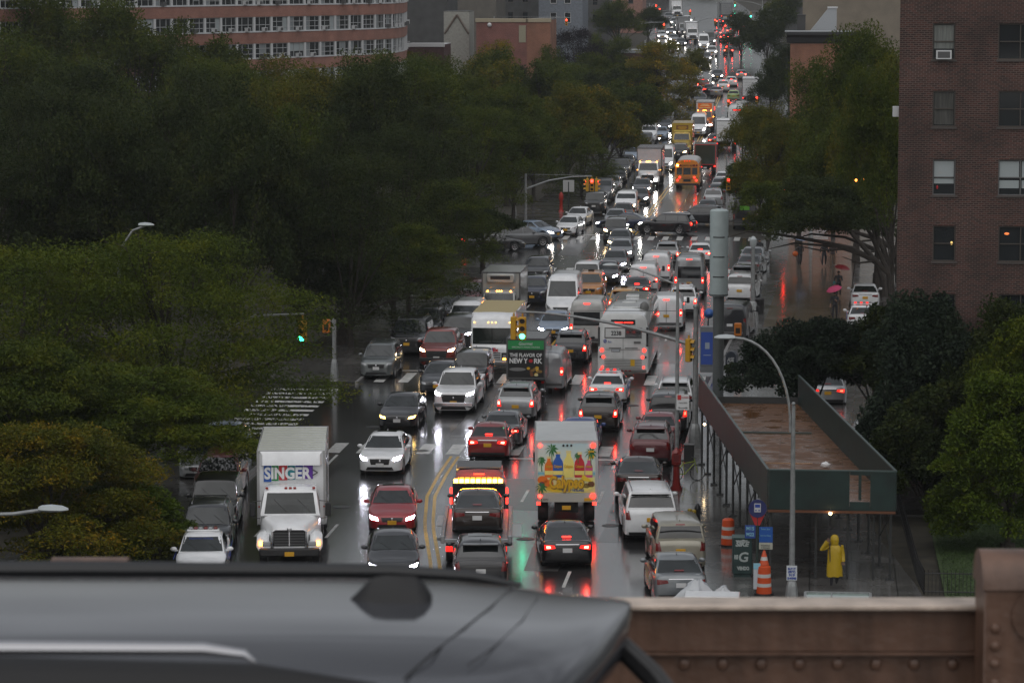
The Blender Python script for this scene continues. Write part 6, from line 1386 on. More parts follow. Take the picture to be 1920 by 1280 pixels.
# ------------------------------------------------------------------ people
def person(px,py,pose,label,skin=(.25,.14,.09),top=(.03,.03,.035),legs=(.02,.02,.025),h=1.75,rz=0,coat=None,hat=None,group=None,Yadj=0):
    p=P(px,py,.14); root=empty('person',(p.x,p.y,.145),rz,label,'person',group); k=h/1.75
    J={'pel':(0,0,.95),'che':(0,.01,1.3),'nk':(0,.0,1.47),'hd':(0,-.03,1.6),'top':(0,-.02,1.71)}
    st=pose.get('stride',.12)
    J.update(lh=(-.1,0,.92),lk=(-.11,-st*.9,.5),la=(-.11,-st*.4+.0,.09),lt=(-.12,-st*.4-.17,.04),rh=(.1,0,.92),rk=(.11,st*.3,.5),ra=(.11,st*1.4,.12),rt=(.12,st*1.4-.16,.05))
    J.update(ls=(-.2,0,1.42),le=pose.get('le',(-.27,.03,1.14)),lw=pose.get('lw',(-.27,-.08,.9)),rs=(.2,0,1.42),re=pose.get('re',(.27,.03,1.14)),rw=pose.get('rw',(.27,-.08,.9)))
    rad=dict(pel=.15,che=.155,nk=.06,hd=.1,top=.075,lh=.1,lk=.065,la=.045,lt=.035,rh=.1,rk=.065,ra=.045,rt=.035,ls=.075,le=.048,lw=.034,rs=.075,re=.048,rw=.034)
    E=[('pel','che'),('che','nk'),('nk','hd'),('hd','top'),('pel','lh'),('lh','lk'),('lk','la'),('la','lt'),('pel','rh'),('rh','rk'),('rk','ra'),('ra','rt'),('che','ls'),('ls','le'),('le','lw'),('che','rs'),('rs','re'),('re','rw')]
    for s,w_,e_ in(('l','lw','le'),('r','rw','re')):
        W_=Vector(J[w_]);d=(W_-Vector(J[e_])).normalized(); sd=Vector((0,1,0)).cross(d).normalized() if abs(d.y)<.9 else Vector((1,0,0))
        for i in range(4):
            J[s+'f%d'%i]=tuple(W_+d*.05+sd*(.028*(i-1.5))); J[s+'g%d'%i]=tuple(W_+d*(.12+.012*(i in(1,2)))+sd*(.03*(i-1.5))); rad[s+'f%d'%i]=.014; rad[s+'g%d'%i]=.009; E+=[(w_,s+'f%d'%i),(s+'f%d'%i,s+'g%d'%i)]
        J[s+'t']=tuple(W_+d*.04+sd*.055); rad[s+'t']=.011; E.append((w_,s+'t'))
    names=list(J); me=D.meshes.new('body'); me.from_pydata([Vector(J[n])*k for n in names],[(names.index(a),names.index(b)) for a,b in E],[])
    o=D.objects.new('tmpbody',me); COL.objects.link(o); sm=o.modifiers.new('s','SKIN'); 
    for i,n in enumerate(names): r=rad[n]*k; me.skin_vertices[0].data[i].radius=(r,r*(.72 if n in('pel','che') else 1))
    me.skin_vertices[0].data[0].use_root=True; sb=o.modifiers.new('u','SUBSURF'); sb.levels=1; sb.render_levels=1
    dg=bpy.context.evaluated_depsgraph_get(); m2=D.meshes.new_from_object(o.evaluated_get(dg)); D.objects.remove(o)
    mats=[mat('skin_%d'%int(skin[0]*100),skin,.5),mat('cloth_%d_%d_%d'%tuple(int(c*100) for c in top),top,.7),mat('trouser_%d_%d_%d'%tuple(int(c*100) for c in legs),legs,.7)]
    m2.materials.clear()
    for m in mats: m2.materials.append(m)
    for f in m2.polygons:
        c=f.center/k; f.use_smooth=True
        f.material_index=0 if c.z>1.5 or any((c-Vector(J[q])).length<.12 for q in('lw','rw')) else (2 if c.z<.93 else 1)
    b=obj('body',m2,None,root)
    hr=MB(); hr.ball((0,.0,1.655*k),(.098*k,.105*k,.10*k),12); obj('hair' if not hat else 'hat',hr,mat('hair_dark',(.02,.015,.012),.6) if not hat else mat('hat_%s'%hat[0],hat[1],.6),root)
    f=MB(); f.ball((0,-.125*k,1.6*k),(.012,.02,.018),6); f.ball((-.035,-.115*k,1.63*k),(.012,.008,.008),6); f.ball((.035,-.115*k,1.63*k),(.012,.008,.008),6); f.ball((0,-.118*k,1.555*k),(.028,.008,.006),6); obj('face',f,mats[0],root)
    if coat:
        cm,z0,z1=coat; c_=MB(); rings=[]; n=20
        for z,rx,ry in((z0,.27,.2),(z0+.25*(z1-z0),.26,.19),(z0+.55*(z1-z0),.235,.17),(1.25,.235,.165),(1.4,.22,.14),(1.47,.12,.1)):
            rings.append([((rx*(1+.07*math.sin(q*2*math.pi/n*5+z*5)*(1.3-z)))*math.cos(2*math.pi*q/n)*k,(ry*(1+.05*math.sin(q*5.3+z*5)))*math.sin(2*math.pi*q/n)*k,z*k+.02*math.sin(q*1.9)*(z<z0+.01)) for q in range(n)])
        c_.loft(rings)
        for a_,b_,w_ in(('ls','le','lw'),('rs','re','rw')):
            c_.tube([Vector(J[a_])*k,Vector(J[b_])*k,Vector(J[w_])*k],[.1*k,.085*k,.075*k],10)
        obj('coat',c_.mesh('c',60),cm,root)
    return root
def umbrella(par,loc,col,tilt=(0,0),r=.52):
    b=MB(); n=8; rings=[]
    for t in(0,.35,.7,1):
        rings.append([(max(.01,r*math.sin(t*1.3)/math.sin(1.3))*math.cos(2*math.pi*(q)/n),max(.01,r*math.sin(t*1.3)/math.sin(1.3))*math.sin(2*math.pi*q/n),.26*(math.cos(t*1.3)-math.cos(1.3))-(0 if t<1 else .0)) for q in range(n)])
    b.loft(rings[::-1],caps=False); o=tag(empty('umbrella'),col[1],'umbrella'); w_=par.matrix_basis@Vector(loc); o.location=w_; o.rotation_euler=(tilt[0],tilt[1],par.rotation_euler.z)
    obj('canopy',b.mesh('u',20),mat('umbrella_'+col[0],col[2],.4),o); s_=MB(); s_.tube([(0,0,-.75),(0,0,.26)],.008,6); s_.tube([(0,0,-.75),(.0,-.03,-.8),(0,-.07,-.76)],.014,6); obj('shaft',s_,DSTEEL,o); return o
yc=mat('raincoat_yellow',(.42,.28,.006),.38,bump=(9,1.))
pr=person(1564,1103,dict(stride=.12,le=(-.40,-.05,1.33),lw=(-.30,-.16,1.58)),'person in long yellow hooded raincoat under the shed, left hand raised to the hood',h=1.82,coat=(yc,.42,1.4),rz=R(188),skin=(.2,.12,.08)) if 0 else person(1564,1103,dict(stride=.12,le=(-.42,-.04,1.34),lw=(-.27,-.12,1.60)),'person in long yellow hooded raincoat under the shed, one hand raised to the hood',h=1.82,coat=(yc,.42,1.4),rz=R(12),skin=(.2,.12,.08))
b=MB(); b.lathe([(.13,-.2),(.15,-.08),(.14,.04),(.10,.11),(.03,.14)],14,Matrix.Translation((0,.01,1.67*1.04))); obj('hood',b,yc,pr)
g_='pedestrians on the right pavement'
a_=person(1572,558,dict(stride=.1,rw=(.12,-.28,1.25),re=(.24,-.1,1.12)),'person in black with teal bag under the dark red umbrella',group=g_); umbrella(a_,(.22,-.30,1.98),('darkred','dark red umbrella held by the person in black beside the white sedan',(.22,.015,.02)),(.15,.2))
b=MB(); b.box(-.36,-.2,-.1,.14,.78,1.08,c=.05); o=tag(obj('shoulder_bag',b,mat('bag_teal',(.03,.18,.2),.5)),'teal shoulder bag hanging at the side of the person in black','bag'); o.location=a_.location; o.rotation_euler=a_.rotation_euler
a_=person(1565,600,dict(stride=.1,rw=(.05,-.28,1.25),re=(.2,-.12,1.12)),'person in dark clothes half hidden by the bush under the pink umbrella',group=g_); umbrella(a_,(-.05,-.30,1.92),('pink','bright pink umbrella just above the dark bushes',(.42,.02,.10)),(.25,-.3),.5)
a_=person(1500,500,dict(stride=.2,rw=(.1,-.3,1.3),re=(.24,-.1,1.15)),'person walking under a pale blue umbrella with an orange bag',group=g_,rz=.3); umbrella(a_,(.0,-.28,2.0),('paleblue','pale blue umbrella carried across the wet plaza',(.2,.28,.45)),(.1,.1),.5)
b=MB(); b.ball((-.38,-.05,.95),(.22,.14,.2),10); o=tag(obj('carrier_bag',b,mat('bag_orange',(.5,.1,.015),.5)),'round orange bag carried by the person with the pale blue umbrella','bag'); o.location=a_.location; o.rotation_euler=a_.rotation_euler
person(1545,500,dict(stride=.16),'person all in black, left one of the pair walking away',group=g_,top=(.012,.012,.014))
person(1561,501,dict(stride=.1),'person in dark jacket and tan trousers, right one of the pair',group=g_,legs=(.14,.09,.06),top=(.03,.02,.02))
person(1424,492,dict(stride=.1),'person in dark clothes beside the parked silver sedan at the crossing',group=g_)

for i,(px,py,l) in enumerate(((1605,338,'leftmost and brightest of three orange lamps inside the right trees'),(1619,336,'middle one of three orange lamps inside the right trees'),(1629,335,'rightmost of three orange lamps inside the right trees'))):
    p=A(px,py,196); o=empty('hanging_lamp',(p.x,p.y,p.z),0,l,'lamp','orange lamps in the right trees'); b=MB(); b.ball((0,0,0),(.09 if i==0 else .06,)*3,8); obj('globe',b,mat('orange_globe',(1,.5,.2),.4,emit=(1,.3,.04),es=5),o); b=MB(); b.tube([(0,0,.05),(0,0,.5)],.012,5); obj('cord',b,BLK,o)
# ================================================================== trees
def leafmat(name,c1,c2,c3,s=.55):
    m=D.materials.new(name); m.use_nodes=True; n=m.node_tree; b=n.nodes['Principled BSDF']; L=n.links.new
    tc=n.nodes.new('ShaderNodeTexCoord'); z=n.nodes.new('ShaderNodeTexNoise'); z.inputs['Scale'].default_value=s; z.inputs['Detail'].default_value=6; z.inputs['Roughness'].default_value=.7
    oi=n.nodes.new('ShaderNodeObjectInfo'); ad=n.nodes.new('ShaderNodeVectorMath'); ad.operation='ADD'; L(tc.outputs['Object'],ad.inputs[0]); L(oi.outputs['Location'],ad.inputs[1]); L(ad.outputs[0],z.inputs['Vector'])
    r=n.nodes.new('ShaderNodeValToRGB'); e=r.color_ramp.elements; e[0].position=.36; e[0].color=(*c1,1); e[1].position=.68; e[1].color=(*c3,1); q=e.new(.52); q.color=(*c2,1); L(z.outputs['Fac'],r.inputs[0]); L(r.outputs[0],b.inputs['Base Color'])
    b.inputs['Roughness'].default_value=.6; b.inputs['Specular IOR Level'].default_value=.12
    tr=n.nodes.new('ShaderNodeBsdfTranslucent'); mx=n.nodes.new('ShaderNodeMixShader'); mx.inputs[0].default_value=.3; L(r.outputs[0],tr.inputs[0]); L(b.outputs[0],mx.inputs[1]); L(tr.outputs[0],mx.inputs[2]); L(mx.outputs[0],n.nodes['Material Output'].inputs[0])
    return m
LM={'dark':leafmat('leaves_dark',(.020,.032,.010),(.034,.048,.012),(.062,.070,.013)),
 'mid':leafmat('leaves_mid',(.030,.050,.008),(.062,.084,.008),(.125,.128,.009)),
 'olive':leafmat('leaves_olive',(.048,.062,.008),(.092,.096,.009),(.19,.135,.010)),
 'loc':leafmat('leaves_locust',(.042,.066,.006),(.072,.098,.007),(.14,.14,.008),.4),
 'yel':leafmat('leaves_yellowing',(.045,.060,.006),(.095,.095,.007),(.30,.17,.008),.5),
 'gold':leafmat('leaves_gold',(.07,.09,.010),(.19,.165,.012),(.44,.25,.012),.35),
 'lime':leafmat('leaves_lime',(.042,.070,.007),(.070,.105,.008),(.11,.135,.010)),
 'blue':leafmat('leaves_bluegreen',(.016,.026,.017),(.026,.040,.024),(.040,.055,.028)),
 'purple':leafmat('leaves_purple',(.014,.012,.016),(.024,.018,.024),(.035,.026,.028))}
BARK=mat('bark',(.035,.028,.022),.85,noise=.4,nscale=4,bump=(12,.8))
import numpy as np
def crown_mesh(seed,kind,n,ls):
    """crown inside radius 1, height 0..1: leaf positions spread over many small clumps"""
    rs=np.random.RandomState(seed); cl=[]
    if kind=='round':
        lobes=[(rs.uniform(-.45,.45),rs.uniform(-.45,.45),rs.uniform(.25,.8),rs.uniform(.4,.58)) for _ in range(7)]+[(0,0,.55,.5)]
        for i in range(120):
            lx,ly,lz,lr=lobes[rs.randint(len(lobes))]; d=rs.randn(3); d/=np.linalg.norm(d); d[2]=abs(d[2])*.9-.25; q=(lr*(.55+.45*rs.rand()))
            x,y,z=lx+d[0]*q,ly+d[1]*q,lz+d[2]*q*.75
            if z<.02: z=rs.rand()*.2
            cl.append((x,y,min(z,.98),.10+.10*rs.rand(),.05+.05*rs.rand()))
    else:
        for i in range(150):
            q=rs.rand()*2*np.pi; zz=rs.rand()**.9; rmax=np.sqrt(max(.12,1-(zz*.97)**2)); rr=rmax*(.15+.9*rs.rand()**.55); cl.append((rr*np.cos(q),rr*np.sin(q),zz*.9-.06*rr**2,.12+.13*rs.rand(),.035+.04*rs.rand()))
    cl=np.array(cl); w_=cl[:,3]**2; k=rs.choice(len(cl),n,p=w_/w_.sum()); c=cl[k]
    d=rs.randn(n,3); d/=np.linalg.norm(d,axis=1)[:,None]; rad=rs.rand(n)**.42*(1+.25*rs.rand(n))
    p=c[:,:3]+d*rad[:,None]*np.stack([c[:,3],c[:,3],c[:,4]],1)
    off=(d[:,0]**2+d[:,1]**2)*rad**2; p[:,2]-=off*(.03 if kind!='round' else .015)
    return p,cl
def leaves(p,scale,ls,seed,kind):
    rs=np.random.RandomState(seed+5); n=len(p); P3=p*np.array(scale)
    nrm=rs.randn(n,3)*(1.0 if kind=='round' else .55); nrm[:,2]+=.9; nrm/=np.linalg.norm(nrm,axis=1)[:,None]
    t=rs.randn(n,3); t-=nrm*(t*nrm).sum(1)[:,None]; t/=np.linalg.norm(t,axis=1)[:,None]; b=np.cross(nrm,t)
    s=ls*(.6+.8*rs.rand(n))[:,None]; a=.38 if kind!='round' else .55
    dz=np.array([0,0,-.25])
    v=np.stack([P3-t*s*.5,P3+b*s*a*.5+nrm*s*.06,P3+t*s*.5+dz*s*.6,P3-b*s*a*.5-nrm*s*.06],1).reshape(-1,3)
    me=D.meshes.new('foliage'); me.vertices.add(4*n); me.vertices.foreach_set('co',v.astype(np.float32).ravel()); me.loops.add(4*n); me.loops.foreach_set('vertex_index',np.arange(4*n,dtype=np.int32)); me.polygons.add(n); me.polygons.foreach_set('loop_start',np.arange(0,4*n,4,dtype=np.int32)); me.update(calc_edges=True); return me
PROTO={}
def proto(kind,idx,R_,H_,n,ls):
    k=(kind,idx,round(R_,1),round(H_,1),n,round(ls,2))
    if k in PROTO: return PROTO[k]
    p,cl=crown_mesh(idx*17+3,kind,n,ls); me=leaves(p,(R_,R_,H_),ls,idx,kind)
    tb=MB(); rr=random.Random(idx); 
    tb.tube([(0,0,-3.2*1.0),(.05,.03,-1.5),(.1,-.05,0),(.0,.1,H_*.35),(.1,.0,H_*.7)],[.32,.26,.2,.13,.04],9)
    idxs=rr.sample(range(len(cl)),14)
    for i in idxs:
        c=cl[i]; q=Vector((c[0]*R_,c[1]*R_,c[2]*H_)); z0=rr.uniform(-.4,.35)*H_*.6; a=Vector((.05,0,max(-.8,min(z0,q.z-.3)))); m=a.lerp(q,.5)+Vector((rr.uniform(-.3,.3),rr.uniform(-.3,.3),.25)); tb.tube([a,m,q],[.1,.06,.02],6)
        for _ in range(2): q2=q+Vector((rr.uniform(-1,1),rr.uniform(-1,1),rr.uniform(-.2,.5)))*R_*.16; tb.tube([m,q.lerp(q2,.5),q2],[.04,.025,.01],5)
    PROTO[k]=(me,tb.mesh('trunk',50)); return PROTO[k]
TN=[0]
def tree(px,pytop,Y,r,kind,col,label,group=None,bot=None,n=None,ls=None,name='tree',var=None,tx=None):
    """px,pytop: middle and top of the crown in the photograph; Y distance; r crown radius; bot: height where the crown starts"""
    TN[0]+=1; i=TN[0]; p=A(px,pytop,Y); g=G(Y); h=(p.z-g)*1.05; rr=random.Random(i*7)
    b0=bot if bot is not None else max(1.6,h*.22); H_=max(h-b0,2.2); b0=max(.3,h-H_)
    near=Y<155; 
    v=(i%4 if var is None else var)
    n_=n or (46000 if near else (44000 if Y<300 else 22000)); l_=ls or (.17 if near else (.21 if Y<300 else .30)); n_=n_ if n_<30000 or Y>155 else 60000; l_=l_ if Y>155 else .2*7/r*.8
    asp=min((.55,.8,1.1,1.5,2.0),key=lambda q:abs(math.log(q*r/H_))); R0,H0=7.,7.*asp
    cm,tm=proto(kind,v,R0,H0,n_,l_)
    o=empty(name,(p.x,Y,g),0,label,'tree',group)
    a=rr.uniform(0,6.28); sc=(r/R0,r/R0,H_/H0)
    f=D.objects.new('crown',cm); COL.objects.link(f); f.parent=o; f.location=(0,0,b0); f.rotation_euler=(0,0,a); f.scale=sc
    if not cm.materials: cm.materials.append(LM['dark'])
    f.material_slots[0].link='OBJECT'; f.material_slots[0].material=LM[col]
    if tx is not None:      # leaning tree: trunk stands off to the side, limbs reach into the crown
        dx=A(tx,pytop,Y).x-p.x; q=MB(); q.tube([(dx,0,-.1),(dx-.05,0,1.2),(dx*.93,0,2.3),(dx*.7,.1,b0-.2),(dx*.35,.1,b0+.3),(0,0,b0+.7),(-r*.5,0,b0+.9),(-r*.8,0,b0+.5)],[.3,.25,.2,.16,.12,.09,.06,.02],9); q.tube([(dx*.93,0,2.3),(dx*.6,.3,b0+1.5),(dx*.3,.2,b0+H_*.6)],[.18,.12,.03],8); q.tube([(dx*.7,.1,b0-.2),(dx*.4,-.4,b0-.3),(dx*.1,-.5,b0+.1)],[.09,.06,.02],6); obj('trunk',q,BARK,o); return o
    t=D.objects.new('trunk',tm); COL.objects.link(t); t.parent=o; t.location=(0,0,b0); t.rotation_euler=(0,0,a); t.scale=(r/R0,r/R0,H_/H0)
    if not tm.materials: tm.materials.append(BARK)
    if b0*1.0>3.1*H_/H0:
        q=MB(); q.tube([(0,0,-.1),(0,0,b0-2.6*H_/H0)],[.34,.27],9); obj('trunk_base',q,BARK,o)
    return o
# near left: feathery locusts over the side street corner
tree(318,425,138,7.4,'layer','loc','large feathery green tree nearest the side street at left, lamp arm above it',bot=2.6,n=70000,ls=.2,var=0)
tree(40,455,132,7.6,'layer','loc','feathery green tree at the left edge beside the largest one',bot=2.5,n=60000,ls=.2,var=1)
tree(235,690,124,5.2,'layer','loc','low feathery tree hanging over the parked cars at left',bot=2.4,n=40000,ls=.17,var=2)
tree(50,640,120,4.6,'layer','mid','darker feathery tree low at the left edge',bot=2,n=40000,ls=.17,var=3)
tree(80,790,109,4.6,'layer','yel','yellowing tree at the bottom left corner behind the white lamp head',bot=1.0,n=60000,ls=.13,var=1)
tree(225,905,112,2.6,'layer','lime','small yellow green tree at the bottom left, beside the police car',bot=.6,n=30000,ls=.13,var=0) 
MG='trees of the dark mass left of the avenue'
mass=[(178,((-60,190,6),(110,175,5.5),(270,215,5.2),(430,190,5.2),(560,225,4.8),(655,270,5.0)),'dark'),
 (198,((30,140,6.2),(220,165,6),(400,150,6),(560,165,6),(735,225,4.9)),'dark'),
 (222,((120,110,6.5),(330,125,6.5),(520,130,6.5),(690,130,6),(800,190,4.8)),'dark'),
 (262,((-20,60,7.5),(190,75,7.5),(400,100,7),(590,118,7),(760,112,6.5),(885,190,5)),'mid'),
 (295,((60,-25,8),(240,-12,7.5),(345,40,6.5),(480,78,7),(640,108,7),(800,92,7),(950,150,5.5)),'mid'),
 (330,((0,-40,9),(180,-30,9),(395,65,7),(700,122,6.5),(900,95,6.5)),'olive'),
 (365,((930,100,6),(800,112,6),(1020,110,6),(620,135,6),(1090,160,5)),'mid'),
 (400,((1060,120,5.5),(1130,130,5),(960,110,5.5)),'dark'),(440,((1130,105,5),(1195,120,4.5)),'mid')]
for Y,lst,c_ in mass:
    e_=lst[-1][0] if Y<300 else 99999
    for px,pt,r in lst:
        cc=c_ if rnd.random()<.72 else rnd.choice(['dark','mid','olive','mid'])
        lab={'dark':'dark green tree','mid':'mid green tree','olive':'olive green tree','blue':'bluish dark green tree'}[cc]
        where='in the front rank of the mass' if Y<185 else ('deep inside the mass' if Y<270 else 'at the back of the mass')
        if px==e_: where='leaning over the left kerb '+('beside the parked suvs' if Y<185 else 'left of the refrigerated truck' if Y<210 else 'near the far junction' if Y<270 else 'beyond the far junction'); 
        if px!=e_: where+=', '+('left edge' if px<60 else 'above the left street lamp' if px<260 else 'under the apartment windows' if px<480 else 'under the apartment block end' if px<740 else 'near the brick building')
        tree(px,pt,Y+rnd.uniform(-4,4),r,'round' if rnd.random()<.6 else 'layer',cc,lab+' '+where,MG,bot=1.4 if px!=e_ else (1.5 if Y<215 else 3.0))
tree(765,420,188,3.8,'layer','mid','lighter green tree with drooping edge over the black parked sedan',bot=2.6)
tree(640,470,181,3.6,'round','dark','dark low tree over the pavement left of the dark silver suv',bot=2.2)
tree(905,385,226,4.6,'round','dark','dark tree leaning over the parked cars left of the tall white van',bot=2.2)
tree(962,205,270,4.8,'round','mid','mid green tree hiding the lamp pole at the far junction',bot=2.0)
tree(1000,185,300,4.8,'round','mid','mid green tree above the white board at the far junction',bot=2.4)
tree(830,330,214,4.2,'layer','mid','mid green tree behind the refrigerated truck at the left kerb',bot=2.2)
tree(1060,165,312,4.6,'round','olive','olive tree over the first cars parked beyond the far junction',bot=1.2)
tree(1165,205,352,3.6,'round','olive','small olive tree over the parked row beside the pale grey box truck',bot=1.0)
tree(1090,235,305,3.6,'layer','mid','low green tree behind the white board at the far left corner',bot=.9)
tree(925,62,392,5.2,'round','gold','yellow green tree rising in front of the low brick building')
tree(1130,170,335,5.8,'round','yel','olive tree with rusty tips above the parked row on the far block',bot=1.0)
tree(1035,185,330,6,'round','olive','olive green tree left of the rusty tipped one',bot=1.0)
tree(1195,150,385,4.6,'round','mid','green tree whose right edge meets the small pale lamp',bot=.9)
tree(1240,70,440,5.8,'layer','gold','tree with golden yellow top beside the far traffic',bot=.6,n=34000,ls=.34)
tree(1290,95,480,3.6,'round','olive','small olive tree right of the golden topped one',bot=.8)
tree(1082,48,445,5.6,'layer','purple','dark purple leaved tree right of the low brick building',bot=.8)
tree(1145,62,470,4.6,'round','mid','green tree between the dark purple one and the golden topped one',bot=.8)
tree(1035,70,420,4.2,'round','mid','green tree in front of the orange brick wing',bot=.8)
tree(1160,6,560,6,'round','mid','far green tree in front of the pink brown facade'); tree(1215,14,600,4,'round','dark','far dark tree at the left end of the upper traffic')
tree(800,110,395,2.6,'round','gold','small golden tree by the corner of the curved apartment block',bot=6); tree(765,96,392,2.4,'layer','yel','small yellow tree touching the curved apartment block',bot=6)
tree(640,95,372,3,'layer','purple','rusty dark tree in front of the curved apartment block windows',bot=5)
# right of the avenue
RG='trees along the right pavement'
tree(1610,48,236,5.8,'round','mid','tallest green tree touching the left wall of the brick tower',bot=4)
tree(1565,100,262,5.0,'round','mid','green tree below the dark cornice on the right',bot=2)
tree(1650,70,214,4.6,'round','olive','olive green tree tight beside the brick tower',bot=4)
tree(1678,150,188,3.6,'round','mid','narrow green tree squeezed against the brick tower edge',bot=4)
tree(1442,195,262,4.4,'round','olive','olive green tree with the red signal hanging in it',bot=1.9)
tree(1560,215,222,5.6,'round','mid','wide green tree over the pedestrian crossing at right',bot=3.2,tx=1690)
tree(1462,330,212,4.2,'round','mid','green branches reaching left over the right pavement by the crossing',bot=3.4,tx=1660)
tree(1570,345,204,5.4,'round','dark','dark spreading tree with one low limb over the wet plaza',bot=3.3,tx=1676)
tree(1425,300,268,3.4,'round','mid','green tree filling the gap above the parked grey sedan at right',bot=1.8)
tree(1585,345,214,4.4,'round','olive','olive tree with low branches over the wet plaza',bot=3.1,tx=1672)
tree(1500,205,250,4.6,'round','olive','olive tree between the cornice building and the plaza',bot=2.6)
tree(1392,205,330,3.0,'round','olive','small olive tree hiding the white box truck',bot=1.5)
tree(1400,330,300,2.6,'round','mid','small green tree beside the black van on the right pavement',bot=2)
tree(1440,12,520,5.2,'round','dark','large hazy dark tree right of the far traffic',bot=1)
tree(1480,60,455,4.4,'round','dark','dark tree left of the cornice building',bot=1)
tree(1445,120,420,3.8,'round','dark','dark tree below the large hazy one',bot=1)
tree(1390,20,560,4.2,'round','dark','hazy dark tree beside the far green signals',bot=.6)
tree(1465,-20,620,6,'round','mid','hazy green tree at the top right of the avenue'); tree(1320,-18,800,7,'round','mid','faint green tree at the top end of the avenue'); tree(1420,-25,780,8,'round','dark','faint dark tree behind the far green signals'); tree(1260,-15,840,7,'round','dark','faint dark tree at the top left of the far traffic'); tree(1370,-30,850,8,'round','mid','faint tree closing the avenue at the top')
tree(1520,578,142,4.2,'round','blue','dark glossy tree behind the wooden deck, lamp arm across it',bot=1.9,n=36000,ls=.2)
tree(1640,590,141,3.8,'round','dark','dark forked tree behind the right wall of the deck',bot=2.2,n=36000,ls=.2)
tree(1740,555,129,3.4,'round','blue','dense blue green tree in front of the brick tower base',bot=.6,n=36000,ls=.2)
tree(1850,560,128,3.8,'round','dark','dense dark tree at the right in front of the brick tower',bot=.5,n=36000,ls=.2)
tree(1745,690,125,3.0,'round','dark','dark low tree under the dense blue green one',bot=.3,n=30000,ls=.2)
tree(1895,690,118,2.7,'layer','lime','bright green feathery tree at the right edge',bot=1.3,n=40000,ls=.14,var=0)
tree(1930,590,124,2.6,'layer','loc','green feathery tree high at the right edge',bot=2,n=26000,ls=.15)
# shrubs and planting
def shrub(px,py,r,h,col,label,n=2500):
    p=P(px,py,.14); o=empty('shrub',(p.x,p.y,p.z),0,label,'shrub'); pp,cl=crown_mesh(int(px),'round',n,.1); me=leaves(pp,(r,r,h),.1,3,'round'); me.materials.append(LM[col]); f=D.objects.new('foliage',me); COL.objects.link(f); f.parent=o
    q=MB(); 
    for k in range(5): q.tube([(0,0,0),(r*.4*math.cos(k*1.3),r*.4*math.sin(k*1.3),h*.7)],[.03,.012],5)
    obj('stems',q,BARK,o)
shrub(1366,704,.5,.75,'dark','dark shrub between the thick grey pole and the mailbox'); shrub(1392,700,.45,.7,'dark','dark shrub right of the mailbox')
shrub(1700,905,1.6,1.6,'dark','dark hedge shrub beside the right wall of the deck',9000); shrub(1800,925,2.0,1.8,'dark','dark hedge shrub behind the lawn',9000)
# grass on the lawn
gp=np.random.RandomState(2); n_=60000; pp=np.stack([gp.uniform(4.7,12,n_),gp.uniform(106,124,n_),np.full(n_,.11)],1); me=leaves(pp,(1,1,1),.06,9,'layer'); me.materials.append(mat('grass_blades',(.04,.075,.015),.6)); o=D.objects.new('grass',me); COL.objects.link(o); struct(o,'stuff')
# fallen leaves on the pavements
# ================================================================== buildings
def brickmat(name,c1,c2,mo,bw=.2,bh=.068,ms=.010,axis='xz',dirt=.5):
    m=D.materials.new(name); m.use_nodes=True; n=m.node_tree; b=n.nodes['Principled BSDF']; L=n.links.new
    tc=n.nodes.new('ShaderNodeTexCoord'); sp=n.nodes.new('ShaderNodeSeparateXYZ'); cb=n.nodes.new('ShaderNodeCombineXYZ'); L(tc.outputs['Object'],sp.inputs[0])
    ad=n.nodes.new('ShaderNodeMath'); L(sp.outputs['X'],ad.inputs[0]); L(sp.outputs['Y'],ad.inputs[1]); L(ad.outputs[0],cb.inputs[0]); L(sp.outputs['Z'],cb.inputs[1])
    br=n.nodes.new('ShaderNodeTexBrick'); br.inputs['Color1'].default_value=(*c1,1); br.inputs['Color2'].default_value=(*c2,1); br.inputs['Mortar'].default_value=(*mo,1); br.inputs['Scale'].default_value=1; br.inputs['Brick Width'].default_value=bw; br.inputs['Row Height'].default_value=bh; br.inputs['Mortar Size'].default_value=ms; br.inputs['Bias'].default_value=-.2
    L(cb.outputs[0],br.inputs['Vector']); z=n.nodes.new('ShaderNodeTexNoise'); z.inputs['Scale'].default_value=.5; z.inputs['Detail'].default_value=7; L(tc.outputs['Object'],z.inputs['Vector'])
    mr=n.nodes.new('ShaderNodeMapRange'); mr.inputs['From Min'].default_value=.3; mr.inputs['From Max'].default_value=.7; mr.inputs['To Min'].default_value=1-dirt; mr.inputs['To Max'].default_value=1.15; L(z.outputs['Fac'],mr.inputs[0])
    mx=n.nodes.new('ShaderNodeMixRGB'); mx.blend_type='MULTIPLY'; mx.inputs[0].default_value=1; L(br.outputs[0],mx.inputs[1]); L(mr.outputs[0],mx.inputs[2]); L(mx.outputs[0],b.inputs['Base Color']); b.inputs['Roughness'].default_value=.7
    bp=n.nodes.new('ShaderNodeBump'); bp.inputs['Strength'].default_value=.5; bp.inputs['Distance'].default_value=.01; bp.invert=True; L(br.outputs['Fac'],bp.inputs['Height']); L(bp.outputs[0],b.inputs['Normal']); return m
BRK1=brickmat('brick_dark_red',(.030,.009,.007),(.098,.029,.020),(.13,.095,.08),.22,.08,.013)
BRK2=brickmat('brick_salmon',(.30,.12,.085),(.36,.16,.11),(.3,.2,.17),.3,.1,.012,dirt=.25)
BRK3=brickmat('brick_red',(.18,.045,.035),(.22,.06,.045),(.3,.2,.17),.3,.1,.012,dirt=.3)
BRK4=brickmat('brick_orange',(.24,.085,.045),(.29,.11,.055),(.3,.2,.15),.3,.1,.012,dirt=.3)
